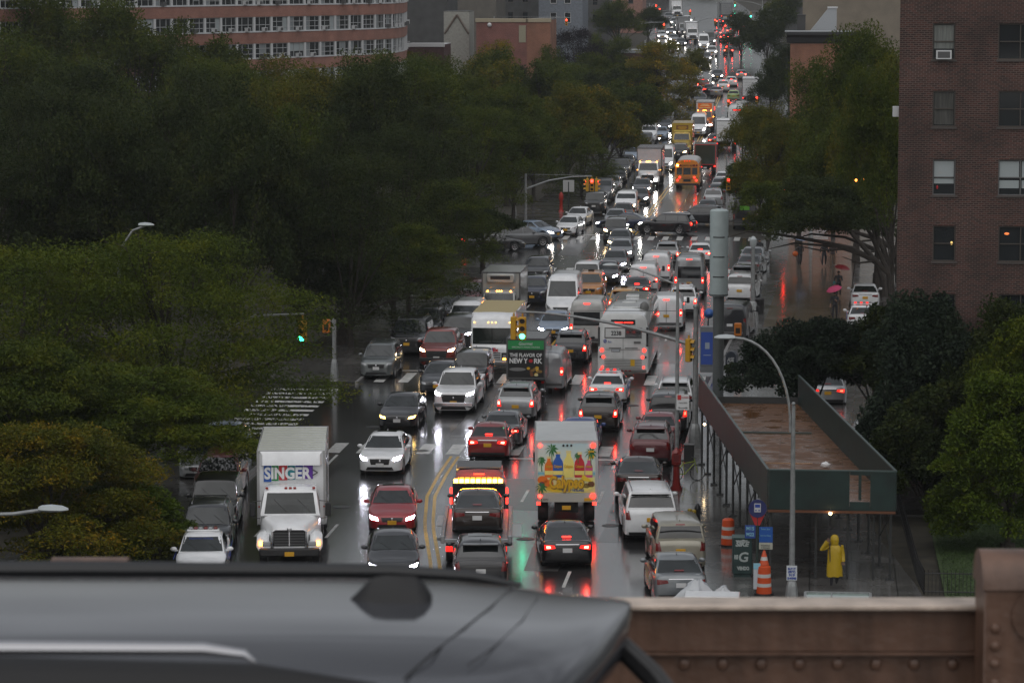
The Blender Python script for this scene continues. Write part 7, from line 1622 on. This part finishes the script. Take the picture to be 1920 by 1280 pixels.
WIN=mat('building_glass',(.018,.022,.025),.06,spec=.8); CURT=mat('curtain',(.22,.24,.25),.6,noise=.2,nscale=3,stretch=(6,6,.3)); BLIND=mat('window_blind',(.34,.38,.39),.5); FRW=mat('frame_white',(.58,.59,.6),.5); FRB=mat('frame_brown',(.06,.05,.042),.5); ROOFD=mat('roof_dark',(.05,.05,.052),.4,noise=.3)
def facade(par,u0,u1,z0,z1,ops,m,depth=.14,fn=None,name='wall'):
    """wall in the u,z plane with rectangular openings (u0,u1,z0,z1) and their reveals. fn maps (u,d,z) to a point"""
    us=sorted({u0,u1}|{q for o in ops for q in o[:2]}); zs=sorted({z0,z1}|{q for o in ops for q in o[2:]}); b=MB()
    for a,c in zip(us,us[1:]):
        for e,f in zip(zs,zs[1:]):
            mu,mz=(a+c)/2,(e+f)/2
            if any(o[0]<mu<o[1] and o[2]<mz<o[3] for o in ops): continue
            b.quad(fn(a,0,e),fn(c,0,e),fn(c,0,f),fn(a,0,f))
    for o in ops:
        a,c,e,f=o
        for (p,q),(r,s) in (((a,e),(c,e)),((c,e),(c,f)),((c,f),(a,f)),((a,f),(a,e))): b.quad(fn(p,0,q),fn(p,depth,q),fn(r,depth,s),fn(r,0,s))
    return obj(name,b.mesh('w',0,False),m,par)
def window(par,fn,o,d=.10,mull=(),bars=(.5,),fr=FRB,pane=WIN,cover=None,fw=.05,sill=True):
    a,c,e,f=o
    def bxx(b,u0,u1,z0,z1,d0,d1): 
        v=[fn(u,dd,z) for z in(z0,z1) for dd in(d0,d1) for u in(u0,u1)]; b.add(v,[(0,2,3,1),(4,5,7,6),(0,1,5,4),(2,6,7,3),(0,4,6,2),(1,3,7,5)])
    b=MB(); bxx(b,a,c,e,e+fw,d-.04,d+.02); bxx(b,a,c,f-fw,f,d-.04,d+.02); bxx(b,a,a+fw,e+fw,f-fw,d-.04,d+.02); bxx(b,c-fw,c,e+fw,f-fw,d-.04,d+.02)
    for m_ in mull: u=a+(c-a)*m_; bxx(b,u-fw*.5,u+fw*.5,e+fw,f-fw,d-.035,d+.015)
    ed=[a+fw]+[a+(c-a)*m_ for m_ in mull]+[c-fw]
    for z_ in bars:
        for u,w__ in zip(ed,ed[1:]): bxx(b,u+fw*.5,w__-fw*.5,e+(f-e)*z_-fw*.45,e+(f-e)*z_+fw*.45,d-.03,d+.01)
    w_=obj('window',b.mesh('w',0),fr,par); g=MB(); g.quad(fn(a+fw,d+.03,e+fw),fn(c-fw,d+.03,e+fw),fn(c-fw,d+.03,f-fw),fn(a+fw,d+.03,f-fw)); obj('pane',g.mesh('g',0,False),pane,w_)
    if cover:
        for cv,m_ in cover:
            g=MB(); u0,u1,z0,z1=cv; g.quad(*[fn(a+(c-a)*u,d+.022,e+(f-e)*z) for u,z in((u0,z0),(u1,z0),(u1,z1),(u0,z1))]); obj('blind',g.mesh('g',0,False),m_,w_)
    if sill: b=MB(); bxx(b,a-.06,c+.06,e-.08,e-.005,-.05,d); obj('sill',b.mesh('s',0),mat('sill_stone',(.07,.06,.055),.6),w_)
    return w_
def acunit(par,fn,u,z,w_=.5,h_=.36,out=.3,m=FRW):
    b=MB(); v=[fn(uu,dd,zz) for zz in(z,z+h_) for dd in(-out,.04) for uu in(u,u+w_)]; b.add(v,[(0,2,3,1),(4,5,7,6),(0,1,5,4),(2,6,7,3),(0,4,6,2),(1,3,7,5)])
    o=obj('air_conditioner',b.mesh('a',0),m,par); g=MB(); g.quad(*[fn(uu,-out-.006,zz) for uu,zz in((u+.06,z+.05),(u+w_-.06,z+.05),(u+w_-.06,z+h_-.05),(u+.06,z+h_-.05))]); obj('grille',g.mesh('g',0,False),GRY,o)
# ---- brick tower on the right
YT_=132.; x0=A(1680,600,YT_).x
tw=empty('brick_tower',(x0,YT_,0),0,'dark red brick apartment tower filling the right edge','building')
fn=lambda u,d,z:(u,d,z)
ops=[];wins=[]
for k,py in enumerate((112,238,366,490,617,744)):
    z=A(1750,py,YT_).z
    for c,(pa,pb) in enumerate(((1748,1791),(1871,1955))):
        ops.append((A(pa,py,YT_).x-x0,A(pb,py,YT_).x-x0,z,z+1.47)); wins.append((k,c))
z=A(1750,112,YT_).z+2.8
ops+= [(A(1748,0,YT_).x-x0,A(1791,0,YT_).x-x0,z,z+1.47),(A(1871,0,YT_).x-x0,A(1955,0,YT_).x-x0,z,z+1.47)]; wins+=[(-1,0),(-1,1)]
facade(tw,0,16,0,32,ops,BRK1,fn=fn)
for (k,c),o in zip(wins,ops):
    cov=None
    if (k,c)==(1,0): cov=[((.08,.92,.06,.94),mat('curtain_dark',(.06,.06,.055),.7,noise=.4,nscale=5,stretch=(5,1,.3)))]
    if (k,c)==(2,0): cov=[((.07,.93,.5,.95),BLIND),((.07,.93,.32,.46),BLIND)]
    if (k,c)==(2,1): cov=[((.03,.47,.5,.95),BLIND),((.53,.97,.5,.95),BLIND),((.03,.47,.2,.42),BLIND),((.53,.97,.2,.42),BLIND)]
    if (k,c)==(0,0): cov=[((.07,.93,.3,.95),mat('curtain_pale',(.14,.15,.14),.6,noise=.3,nscale=4,stretch=(5,1,.4)))]
    if (k,c)==(1,1): cov=[((.6,.97,.05,.9),mat('curtain_blue',(.02,.03,.10),.7))]
    w_=window(tw,fn,o,mull=(.5,) if c else (),cover=cov,fr=FRB if k!=2 else mat('frame_grey',(.12,.12,.12),.5))
    if (k,c)==(0,0): acunit(tw,fn,o[0]+.15,o[2]+.02,.62,.36,.22)
    if (k,c)==(3,0): g=MB(); g.ball((o[0]+.78,.12,o[2]+.75),(.05,.02,.07),8); obj('lit_lamp',g,mat('room_lamp',(1,.8,.3),.5,emit=(1,.62,.18),es=1.2),w_)
    if (k,c)==(3,1): g=MB(); g.ball((o[0]+.35,.12,o[2]+1.15),(.10,.02,.05),8); obj('lit_lamp',g,mat('room_lamp2',(1,.3,.1),.5,emit=(1,.22,.05),es=1.),w_)
    if (k,c)==(2,0): g=MB(); g.ball((o[0]+.2,.09,o[2]+.32),(.04,.02,.08),6); obj('red_ornament',g,INK['red'],w_)
b=MB(); b.quad((0,0,0),(2.6,18,0),(2.6,18,32),(0,0,32)); b.quad((16,0,0),(16,18,0),(16,18,32),(16,0,32)); b.quad((2.6,18,0),(16,18,0),(16,18,32),(2.6,18,32)); b.quad((0,0,32),(16,0,32),(16,18,32),(2.6,18,32)); obj('side_wall',b.mesh('s',0),BRK1,tw)
b=MB(); z=A(1677,216,134).z; b.box(-.24,.1,.25,.75,z,z+.42,c=.01); obj('air_conditioner',b,FRW,tw)
# ---- curved apartment block
pts=[(-260,22.),(-60,20.5),(120,19.6),(300,18.7),(450,17.9),(560,17.4),(650,16.95),(710,16.6),(742,16.3),(758,15.9),(763,15.3),(764,14.5)]
pts=[Vector((A(px,60,FPX/s_).x,FPX/s_)) for px,s_ in pts]
cum=[0]
for a,c in zip(pts,pts[1:]): cum.append(cum[-1]+(c-a).length)
def fc(u,d,z):
    u=max(0,min(cum[-1]-1e-4,u)); i=max(j for j in range(len(cum)-1) if cum[j]<=u); t=(u-cum[i])/(cum[i+1]-cum[i]); p=pts[i].lerp(pts[i+1],t); T_=(pts[i+1]-pts[i]).normalized(); return (p.x-T_.y*d,p.y+T_.x*d,z)
ap=empty('apartment_block',(0,0,0),0,'curved salmon brick apartment block with white window bands at the top left','building')
zw=[12.35+2.83*k for k in range(-2,5)]; L_=cum[-1]; n=int(L_/3.1); rr=random.Random(11)
for kf,z in enumerate(zw):
    b=MB(); m_=40
    for i in range(m_*2):
        a,c=L_*i/(m_*2),L_*(i+1)/(m_*2); b.quad(fc(a,0,z-1.18),fc(c,0,z-1.18),fc(c,0,z),fc(a,0,z)); b.quad(fc(a,0,z),fc(c,0,z),fc(c,.3,z),fc(a,.3,z)); b.quad(fc(a,.3,z-1.18),fc(c,.3,z-1.18),fc(c,0,z-1.18),fc(a,0,z-1.18)); b.quad(fc(a,.3,z),fc(c,.3,z),fc(c,.3,z+1.66),fc(a,.3,z+1.66))
    obj('spandrel_wall',b.mesh('w',0,False),BRK2,ap)
    b=MB(); 
    for i in range(m_*2):
        a,c=L_*i/(m_*2),L_*(i+1)/(m_*2); b.quad(fc(a,-.06,z),fc(c,-.06,z),fc(c,-.06,z+.09),fc(a,-.06,z+.09)); b.quad(fc(a,-.06,z+.09),fc(c,-.06,z+.09),fc(c,.14,z+.09),fc(a,.14,z+.09))
    obj('sill_band',b.mesh('w',0,False),FRW,ap)
    if kf<1: continue
    for i in range(n):
        a=L_*i/n; c=L_*(i+1)/n
        b=MB(); v=[fc(uu,dd,zz) for zz in(z+.09,z+1.65) for dd in(.02,.22) for uu in(a-.17,a+.17)]; b.add(v,[(0,2,3,1),(4,5,7,6),(0,1,5,4),(2,6,7,3),(0,4,6,2),(1,3,7,5)]); obj('pier',b.mesh('p',0),FRW,ap)
        if c<L_-.2 and a>6:
            cv=None
            q=rr.random()
            if q<.3: cv=[((.03,.33,.05,.95),CURT)]
            elif q<.5: cv=[((.3,.72,.3,.95),CURT)]
            elif q<.62: cv=[((.68,.97,.05,.95),BLIND)]
            elif q<.7: cv=[((.03,.97,.4,.95),BLIND)]
            window(ap,fc,(a+.17,c-.17,z+.09,z+1.65),d=.14,mull=(.3,.7),bars=(.45,) if rr.random()<.5 else (.3,.66),fr=mat('frame_grey_white',(.38,.39,.4),.5),cover=cv,fw=.07,sill=False)
            if rr.random()<.5: acunit(ap,fc,a+.3+rr.random()*1.2,z+.1,.62,.42,.32,rr.choice([FRW,FRW,GRY]))
b=MB(); N_=40
for i in range(N_): a,c=L_*i/N_,L_*(i+1)/N_; b.quad(fc(a,0,0),fc(c,0,0),fc(c,0,zw[0]-1.19),fc(a,0,zw[0]-1.19)); b.quad(fc(a,0,zw[-1]+1.66),fc(c,0,zw[-1]+1.66),fc(c,14,zw[-1]+1.66),fc(a,14,zw[-1]+1.66))
obj('base_wall',b.mesh('w',0),BRK2,ap)
b=MB(); b.quad(fc(L_-.01,.05,0),fc(L_-.01,14,0),fc(L_-.01,14,zw[-1]+1.6),fc(L_-.01,.05,zw[-1]+1.6)); obj('end_wall',b.mesh('w',0),BRK2,ap)
# ---- background blocks
def block(px0,px1,pyt,Y,depth,m,label,name='building',win=None,z0=None,trim=None,roofm=None,cat='building'):
    x0,x1=A(px0,pyt,Y).x,A(px1,pyt,Y).x; zt=A(px0,pyt,Y).z; g=G(Y) if z0 is None else z0; w_=x1-x0
    o=empty(name,(x0,Y,g),0,label,cat); f=lambda u,d,z:(u,d,z); H_=zt-g; ops=[]
    if win:
        ww,wh,sx_,sz_,fr,pane=win; nn=max(1,int((w_-.8)/sx_)); st=(w_-(nn-1)*sx_-ww)/2; z=H_-sz_+ .4
        while z>max(1,H_-14):
            for i in range(nn): ops.append((st+i*sx_,st+i*sx_+ww,z,z+wh))
            z-=sz_
    facade(o,0,w_,0,H_,ops,m,fn=f)
    for q in ops: window(o,f,q,bars=(.5,),fr=win[4],pane=win[5],fw=.08,sill=True)
    b=MB(); b.quad((0,0,0),(0,depth,0),(0,depth,H_),(0,0,H_)); b.quad((w_,0,0),(w_,depth,0),(w_,depth,H_),(w_,0,H_)); b.quad((0,depth,0),(w_,depth,0),(w_,depth,H_),(0,depth,H_)); obj('side_wall',b.mesh('s',0),m,o)
    b=MB(); b.box(-.02,w_+.02,-.02,depth,H_+.005,H_+.08); obj('roof',b,roofm or ROOFD,o)
    if trim: b=MB(); b.box(-.12,w_+.12,-.12,.2,H_-.3,H_+.22,c=.03); obj('parapet',b,trim,o)
    return o
MGY=mat('masonry_dark_grey',(.055,.055,.055),.7,noise=.25,nscale=.8); MBR=mat('masonry_brown',(.11,.10,.085),.7,noise=.2,nscale=.7); MBL=mat('masonry_blue_grey',(.16,.18,.21),.6,noise=.2); MTN=mat('masonry_tan',(.20,.17,.13),.7,noise=.15,nscale=.6); MPK=mat('masonry_pink',(.26,.14,.11),.7,noise=.2); TRM=mat('beige_trim',(.36,.31,.22),.5); MRD=mat('masonry_maroon',(.06,.022,.022),.7,noise=.3)
block(762,838,-60,470,14,MGY,'dark grey windowless block right of the curved apartment block')
block(838,930,-60,520,16,MBR,'brown grey block behind the white gable',win=None)
block(930,1012,-60,560,16,MGY,'dark block behind the low brick building',win=(1.0,1.5,2.6,3.2,FRB,WIN))
block(1010,1092,-60,540,14,MBL,'blue grey building with pale window frames in the upper middle',win=(1.1,1.7,2.4,3.2,FRW,WIN))
block(1092,1140,-50,600,14,MGY,'dark building between the blue grey and the pink ones',win=(1.,1.5,2.8,3.2,FRB,WIN))
block(1138,1205,-50,640,14,MPK,'pinkish brown facade near the top end of the avenue',win=(1.,1.6,2.4,3.2,FRB,WIN))
block(1205,1250,-45,760,14,MGY,'faint grey building at the top left of the far traffic',win=(1.,1.6,2.8,3.2,FRB,WIN))
lb=block(893,988,38,430,10,BRK3,'low red brick building with beige parapet and a pale door',trim=TRM); z_=A(893,38,430).z
b=MB(); xa,xb=A(973,50,430).x-lb.location.x,A(986,50,430).x-lb.location.x; b.box(xa,xb,-.06,-.0,A(973,80,430).z,A(973,48,430).z,c=.01); obj('door',b,mat('door_beige',(.30,.28,.2),.5),lb)
b=MB(); xa=A(918,47,430).x-lb.location.x; b.ball((xa,-.2,A(918,47,430).z),(.3,.2,.3),10); obj('satellite_dish',b,FRW,lb)
for o_ in lb.children:
    if o_.name.startswith(('door','satellite')): o_.location.z=-lb.location.z
block(988,1032,38,430,10,BRK4,'lighter orange brick wing of the low brick building',trim=TRM)
gb=block(832,880,22,440,6,mat('gable_white',(.30,.30,.27),.6,noise=.15),'pale wall with a triangular gable outline in the upper middle')
gz=A(855,28,440).z-gb.location.z; w2=A(880,22,440).x-gb.location.x
b=MB(); b.tube([(.1,-.08,gz-2.6),(w2*.52,-.08,gz)],.14,5); b.tube([(w2*.52,-.08,gz),(w2-.1,-.08,gz-2.6)],.14,5); obj('gable_outline',b,mat('gable_brown',(.12,.09,.07),.6),gb); text('VOLUNTEERS',.35,INK['green'],gb,(w2*.52,-.05,gz-1.7),0,w=1.9) if 0 else None
block(758,832,84,410,8,MRD,'dark maroon low building with white roof strip beside the curved block',roofm=FRW,trim=FRW)
block(1110,1210,96,470,10,MRD,'low maroon wall building with pale roof edge left of the golden topped tree',roofm=FRW,trim=mat('pale_edge',(.3,.32,.34),.4))
# right side: cornice building, tan block
cbd=block(1482,1600,82,345,16,BRK4,'orange brick building with heavy dark cornice behind the right trees',win=None)
H_=A(1482,82,345).z; b=MB(); w_=A(1600,82,345).x-A(1482,82,345).x; rings=[]
for y_,z_ in((.0,0),(-.25,.1),(-.35,.6),(-.75,.9),(-.75,1.2),(.5,1.2),(.5,0)): rings.append((y_,z_))
b.loft([[(x-.4,y_,H_+z_) for y_,z_ in rings] for x in(0,w_+.8)]); obj('cornice',b,mat('cornice_dark',(.02,.02,.022),.5),cbd)
b=MB(); b.box(-.6,w_,-.7,3,H_+1.21,H_+1.3); obj('roof_edge',b,mat('roof_pale',(.36,.38,.40),.35),cbd)
rb_=empty('roof_stair',(A(1520,40,350).x,350,0),0,'pale sloping stair housing on the roof above the dark cornice','roof housing'); z_=H_+1.3; b=MB(); b.add([(0,0,z_),(2.8,0,z_),(2.8,0,z_+2.4),(1.9,0,z_+2.4),(0,3,z_),(2.8,3,z_),(2.8,3,z_+2.4),(1.9,3,z_+2.4)],[(0,1,2,3),(4,7,6,5),(0,3,7,4),(3,2,6,7),(1,5,6,2),(0,4,5,1)]); obj('housing',b.mesh('h',0),mat('roof_pale',(.36,.38,.40)),rb_); rb_['label']='pale sloping stair housing on the roof above the dark cornice'
b=MB(); b.box(1.8,2.9,-.1,3.1,z_+2.4,z_+2.55); obj('cap',b,FRW,rb_)
ch_=empty('chimney',(A(1505,40,350).x,352,H_+1.3),0,'small dark roof box left of the pale stair housing','roof box'); b=MB(); b.box(-.6,.3,0,1,0,1.6,c=.02); obj('box',b,MGY,ch_); b=MB(); b.box(-.65,.35,-.05,1.05,1.6,1.7,c=.01); obj('lid',b,ROOFD,ch_)
block(1506,1700,-70,420,18,MTN,'tan block behind the right trees and the brick tower',win=None)
block(1460,1508,-60,640,14,MGY,'grey brown block glimpsed left of the tan block',win=(1.,1.5,2.8,3.2,FRB,WIN))
block(-1500,-300,-20,420,18,BRK2,'long brick block beyond the trees out at left',win=None)
# ================================================================== the bridge we stand on
BR=Matrix.Rotation(yaw,4,'Z')
def bp(u,v,z): return BR@Vector((u,v,z))
def bo(name,b,m,par=None,sm=30):
    o=obj(name,b.mesh(name,sm) if isinstance(b,MB) else b,m,par); return o
BPNT=mat('bridge_paint',(.135,.076,.052),.36,noise=.34,nscale=2.2,bump=(25,.2),stretch=(6,6,.7)); BTOP=mat('bridge_rail_top_lit',(.5,.41,.34),.4,noise=.3,nscale=9,bump=(40,.3))  # flange colour lightened, sky light on the rail top put into the paint
DK=18.06
rl=empty('bridge_railing',(0,0,0),yaw,'brown riveted steel bridge railing across the bottom','railing')
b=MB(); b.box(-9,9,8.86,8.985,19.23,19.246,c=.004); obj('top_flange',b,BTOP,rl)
b=MB(); b.box(-9,9,8.90,8.93,19.108,19.229); b.box(-9,9,8.915,8.94,18.0,19.097); b.box(-9,9,8.885,8.93,19.098,19.106); obj('web_plate',b,BPNT,rl)
for i in range(60):
    b=MB(); u=-3.2+i*.1085; b.ball((u,8.912,19.067),(.018,.011,.018),8); obj('rivet',b,BPNT,rl)
for k,u in enumerate((-3.65,-1.275,1.305,3.9)):
    pz=19.298 if u<0 else 19.322; pw=.20 if u<0 else .235
    b=MB(); b.box(u,u+pw,8.70,8.88,17.95,pz-.0,c=.004); n_=12; ring=lambda uu:[(uu,8.79+.098*math.cos(math.pi*q/n_),pz+.098*math.sin(math.pi*q/n_)) for q in range(n_+1)]+[(uu,8.70,pz-.02),(uu,8.88,pz-.02)][::1]
    b.loft([[(uu,8.79-.098*math.cos(math.pi*q/n_),pz+.098*math.sin(math.pi*q/n_)) for q in range(n_+1)] for uu in(u-.006,u+pw+.006)]); o=obj('post',b.mesh('p',40),BPNT,rl)
    for j,z in enumerate((19.215,19.165,19.115,19.06,19.0)): b=MB(); b.ball((u+.03,8.695,z),(.014,.009,.014),8); obj('rivet',b,BPNT,o)
    b=MB(); b.tube([(u+.15,8.69,19.25),(u+.15,8.698,19.25)],.075,20); obj('boss',b,BPNT,o)
b=MB(); b.box(-60,60,.9,9.2,17.7,DK); o=bo('bridge_deck',b,M_ROAD); o.rotation_euler=(0,0,yaw); struct(o)
b=MB(); b.box(-60,60,-4,.85,19.2,19.4); o=bo('bridge_walkway',b,M_KERB); o.rotation_euler=(0,0,yaw); struct(o)
b=MB(); b.box(-60,60,.9,9.1,15.9,17.69); 
for v_ in(1.2,8.6): b.box(-60,60,v_-.2,v_+.2,14.9,15.89)
o=bo('bridge_girder',b,BPNT); o.rotation_euler=(0,0,yaw); struct(o)
# grey suv passing right below us: body from the common builder, its own roof skin
c_=bp(-2.05,6.05,DK); fc_=build('suvp','suv',(c_.x,c_.y,c_.z),yaw+math.pi/2,paint('roof_grey',(.10,.105,.115),.5),'off','grey suv roof with shark fin antenna and spoiler across the bottom','suv'); del fc_['tplL']
for o in list(fc_.children):
    if o.name.split('.')[0] in('antenna_fin','sunroof','spoiler'): D.objects.remove(o)
# local frame of the car: x right -> v, y forward -> -u
def cl(u,v,z): return (v-6.05,-(u+2.05),z-DK)
RP=mat('roof_skin_wet',(.06,.063,.072),.10,.0,.45,noise=.15,nscale=1.5,bump=(1.4,.04),stretch=(1,.2,1))
prof=[(-3.6,6.56,5.52,19.765),(-2.4,6.60,5.5,19.785),(-1.2,6.60,5.5,19.79),(-.35,6.60,5.5,19.788),(-.12,6.59,5.5,19.784),(-.03,6.55,5.51,19.780),(.02,6.50,5.53,19.777),(.08,6.46,5.60,19.774),(.13,6.44,5.72,19.772),(.17,6.42,5.86,19.770),(.20,6.40,6.0,19.769),(.225,6.37,6.13,19.768),(.237,6.33,6.24,19.767)]
rings=[]
for u,vf,vn,z in prof:
    N_=14; top=[]
    for i in range(N_+1):
        t=i/N_; v=vn+(vf-vn)*t; cr=.030*(1-(2*t-1)**2)*min(1,(vf-vn)/1.0)-.03*(abs(2*t-1)**8)
        if u<.02: cr-=.012*math.exp(-((t-.9)/.05)**2)+.012*math.exp(-((t-.12)/.05)**2)
        top.append(cl(u,v,z-.012+cr))
    rings.append(top+[cl(u-.01,vf,z-.09),cl(u-.01,vn,z-.09)])
b=MB(); b.loft(rings); obj('roof_skin',b.mesh('r',60),RP,fc_)
GAP_SHADOW=mat('gap_and_shadow',(.008,.008,.009),.6)  # near-black of the panel seams and of the modelled rail shadow
def zroof(u,v):
    for (a,c) in zip(prof,prof[1:]):
        if a[0]<=u<=c[0]: f=(u-a[0])/(c[0]-a[0]); vf=a[1]+(c[1]-a[1])*f; vn=a[2]+(c[2]-a[2])*f; z=a[3]+(c[3]-a[3])*f; break
    else: vf,vn,z=6.6,5.5,19.79
    t=(v-vn)/(vf-vn); return z-.012+.030*(1-(2*t-1)**2)*min(1,(vf-vn))-.03*abs(2*t-1)**8
def surfline(pts,r,m,name,dz=0.001):
    b=MB(); b.tube([cl(u,v,zroof(u,v)+dz) for u,v in pts],r,6); return obj(name,b,m,fc_)
surfline([(-.19,5.56),(-.15,5.66),(-.09,5.85),(-.04,6.05),(.0,6.3),(.03,6.47)],.0022,GAP_SHADOW,'tailgate_seam')
surfline([(-.08,5.62),(-.03,5.74),(.02,5.95),(.05,6.2),(.062,6.44)],.0012,GAP_SHADOW,'spoiler_seam')
# shark fin
b=MB(); rings=[]
for t,w_,h_ in((0,.006,.004),(.08,.018,.016),(.2,.03,.036),(.3,.034,.048),(.45,.036,.052),(.8,.036,.050),(.92,.032,.036),(1,.024,.014)):
    u=-.315+.16*t; z=zroof(-.25,6.1)-.004; rings.append([cl(u,6.1+x*w_,z+q*h_) for x,q in((-1,0),(-.75,.25),(-.3,.8),(0,1),(.3,.8),(.75,.25),(1,0))])
b.loft(rings,closed=True); obj('antenna_fin',b.mesh('f',50),mat('fin_black',(.007,.007,.008),.35,spec=.4),fc_)
# roof rails: far one dark, near one with a bright top
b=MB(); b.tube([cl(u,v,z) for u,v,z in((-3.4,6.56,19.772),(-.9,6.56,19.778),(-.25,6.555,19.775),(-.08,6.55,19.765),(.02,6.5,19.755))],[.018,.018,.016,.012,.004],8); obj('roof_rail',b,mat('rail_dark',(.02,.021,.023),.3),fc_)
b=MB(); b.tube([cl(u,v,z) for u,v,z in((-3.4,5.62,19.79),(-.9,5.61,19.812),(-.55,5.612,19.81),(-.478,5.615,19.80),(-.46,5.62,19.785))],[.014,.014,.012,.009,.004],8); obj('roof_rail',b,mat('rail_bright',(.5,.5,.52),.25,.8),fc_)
b=MB(); b.tube([cl(u,v,19.742) for u,v in((-3.4,5.52),(-.9,5.52),(-.45,5.53),(-.2,5.56))],[.075,.075,.06,.012],12); obj('rail_shadow',b,GAP_SHADOW,fc_)  # black tube stands for the dark shadow along the near rail
b=MB(); b.tube([cl(.15,6.2,19.745),cl(.2,6.15,19.715),cl(.27,6.08,19.66),cl(.36,6.0,19.56)],[.018,.022,.024,.022],8); obj('rear_wiper_arm',b,BLK,fc_)
# ================================================================== rain haze
HZ=MB(); HZ.box(-2650,1550,-340,4050,-2,45); hz=obj('haze',HZ.mesh('haze',0)); m=D.materials.new('haze_air'); m.use_nodes=True; n=m.node_tree; n.nodes.remove(n.nodes['Principled BSDF']); v=n.nodes.new('ShaderNodeVolumePrincipled'); v.inputs['Color'].default_value=(.78,.82,.85,1); v.inputs['Density'].default_value=.00015; v.inputs['Anisotropy'].default_value=.2; n.links.new(v.outputs[0],n.nodes['Material Output'].inputs['Volume']); hz.data.materials.append(m); struct(hz,'stuff')
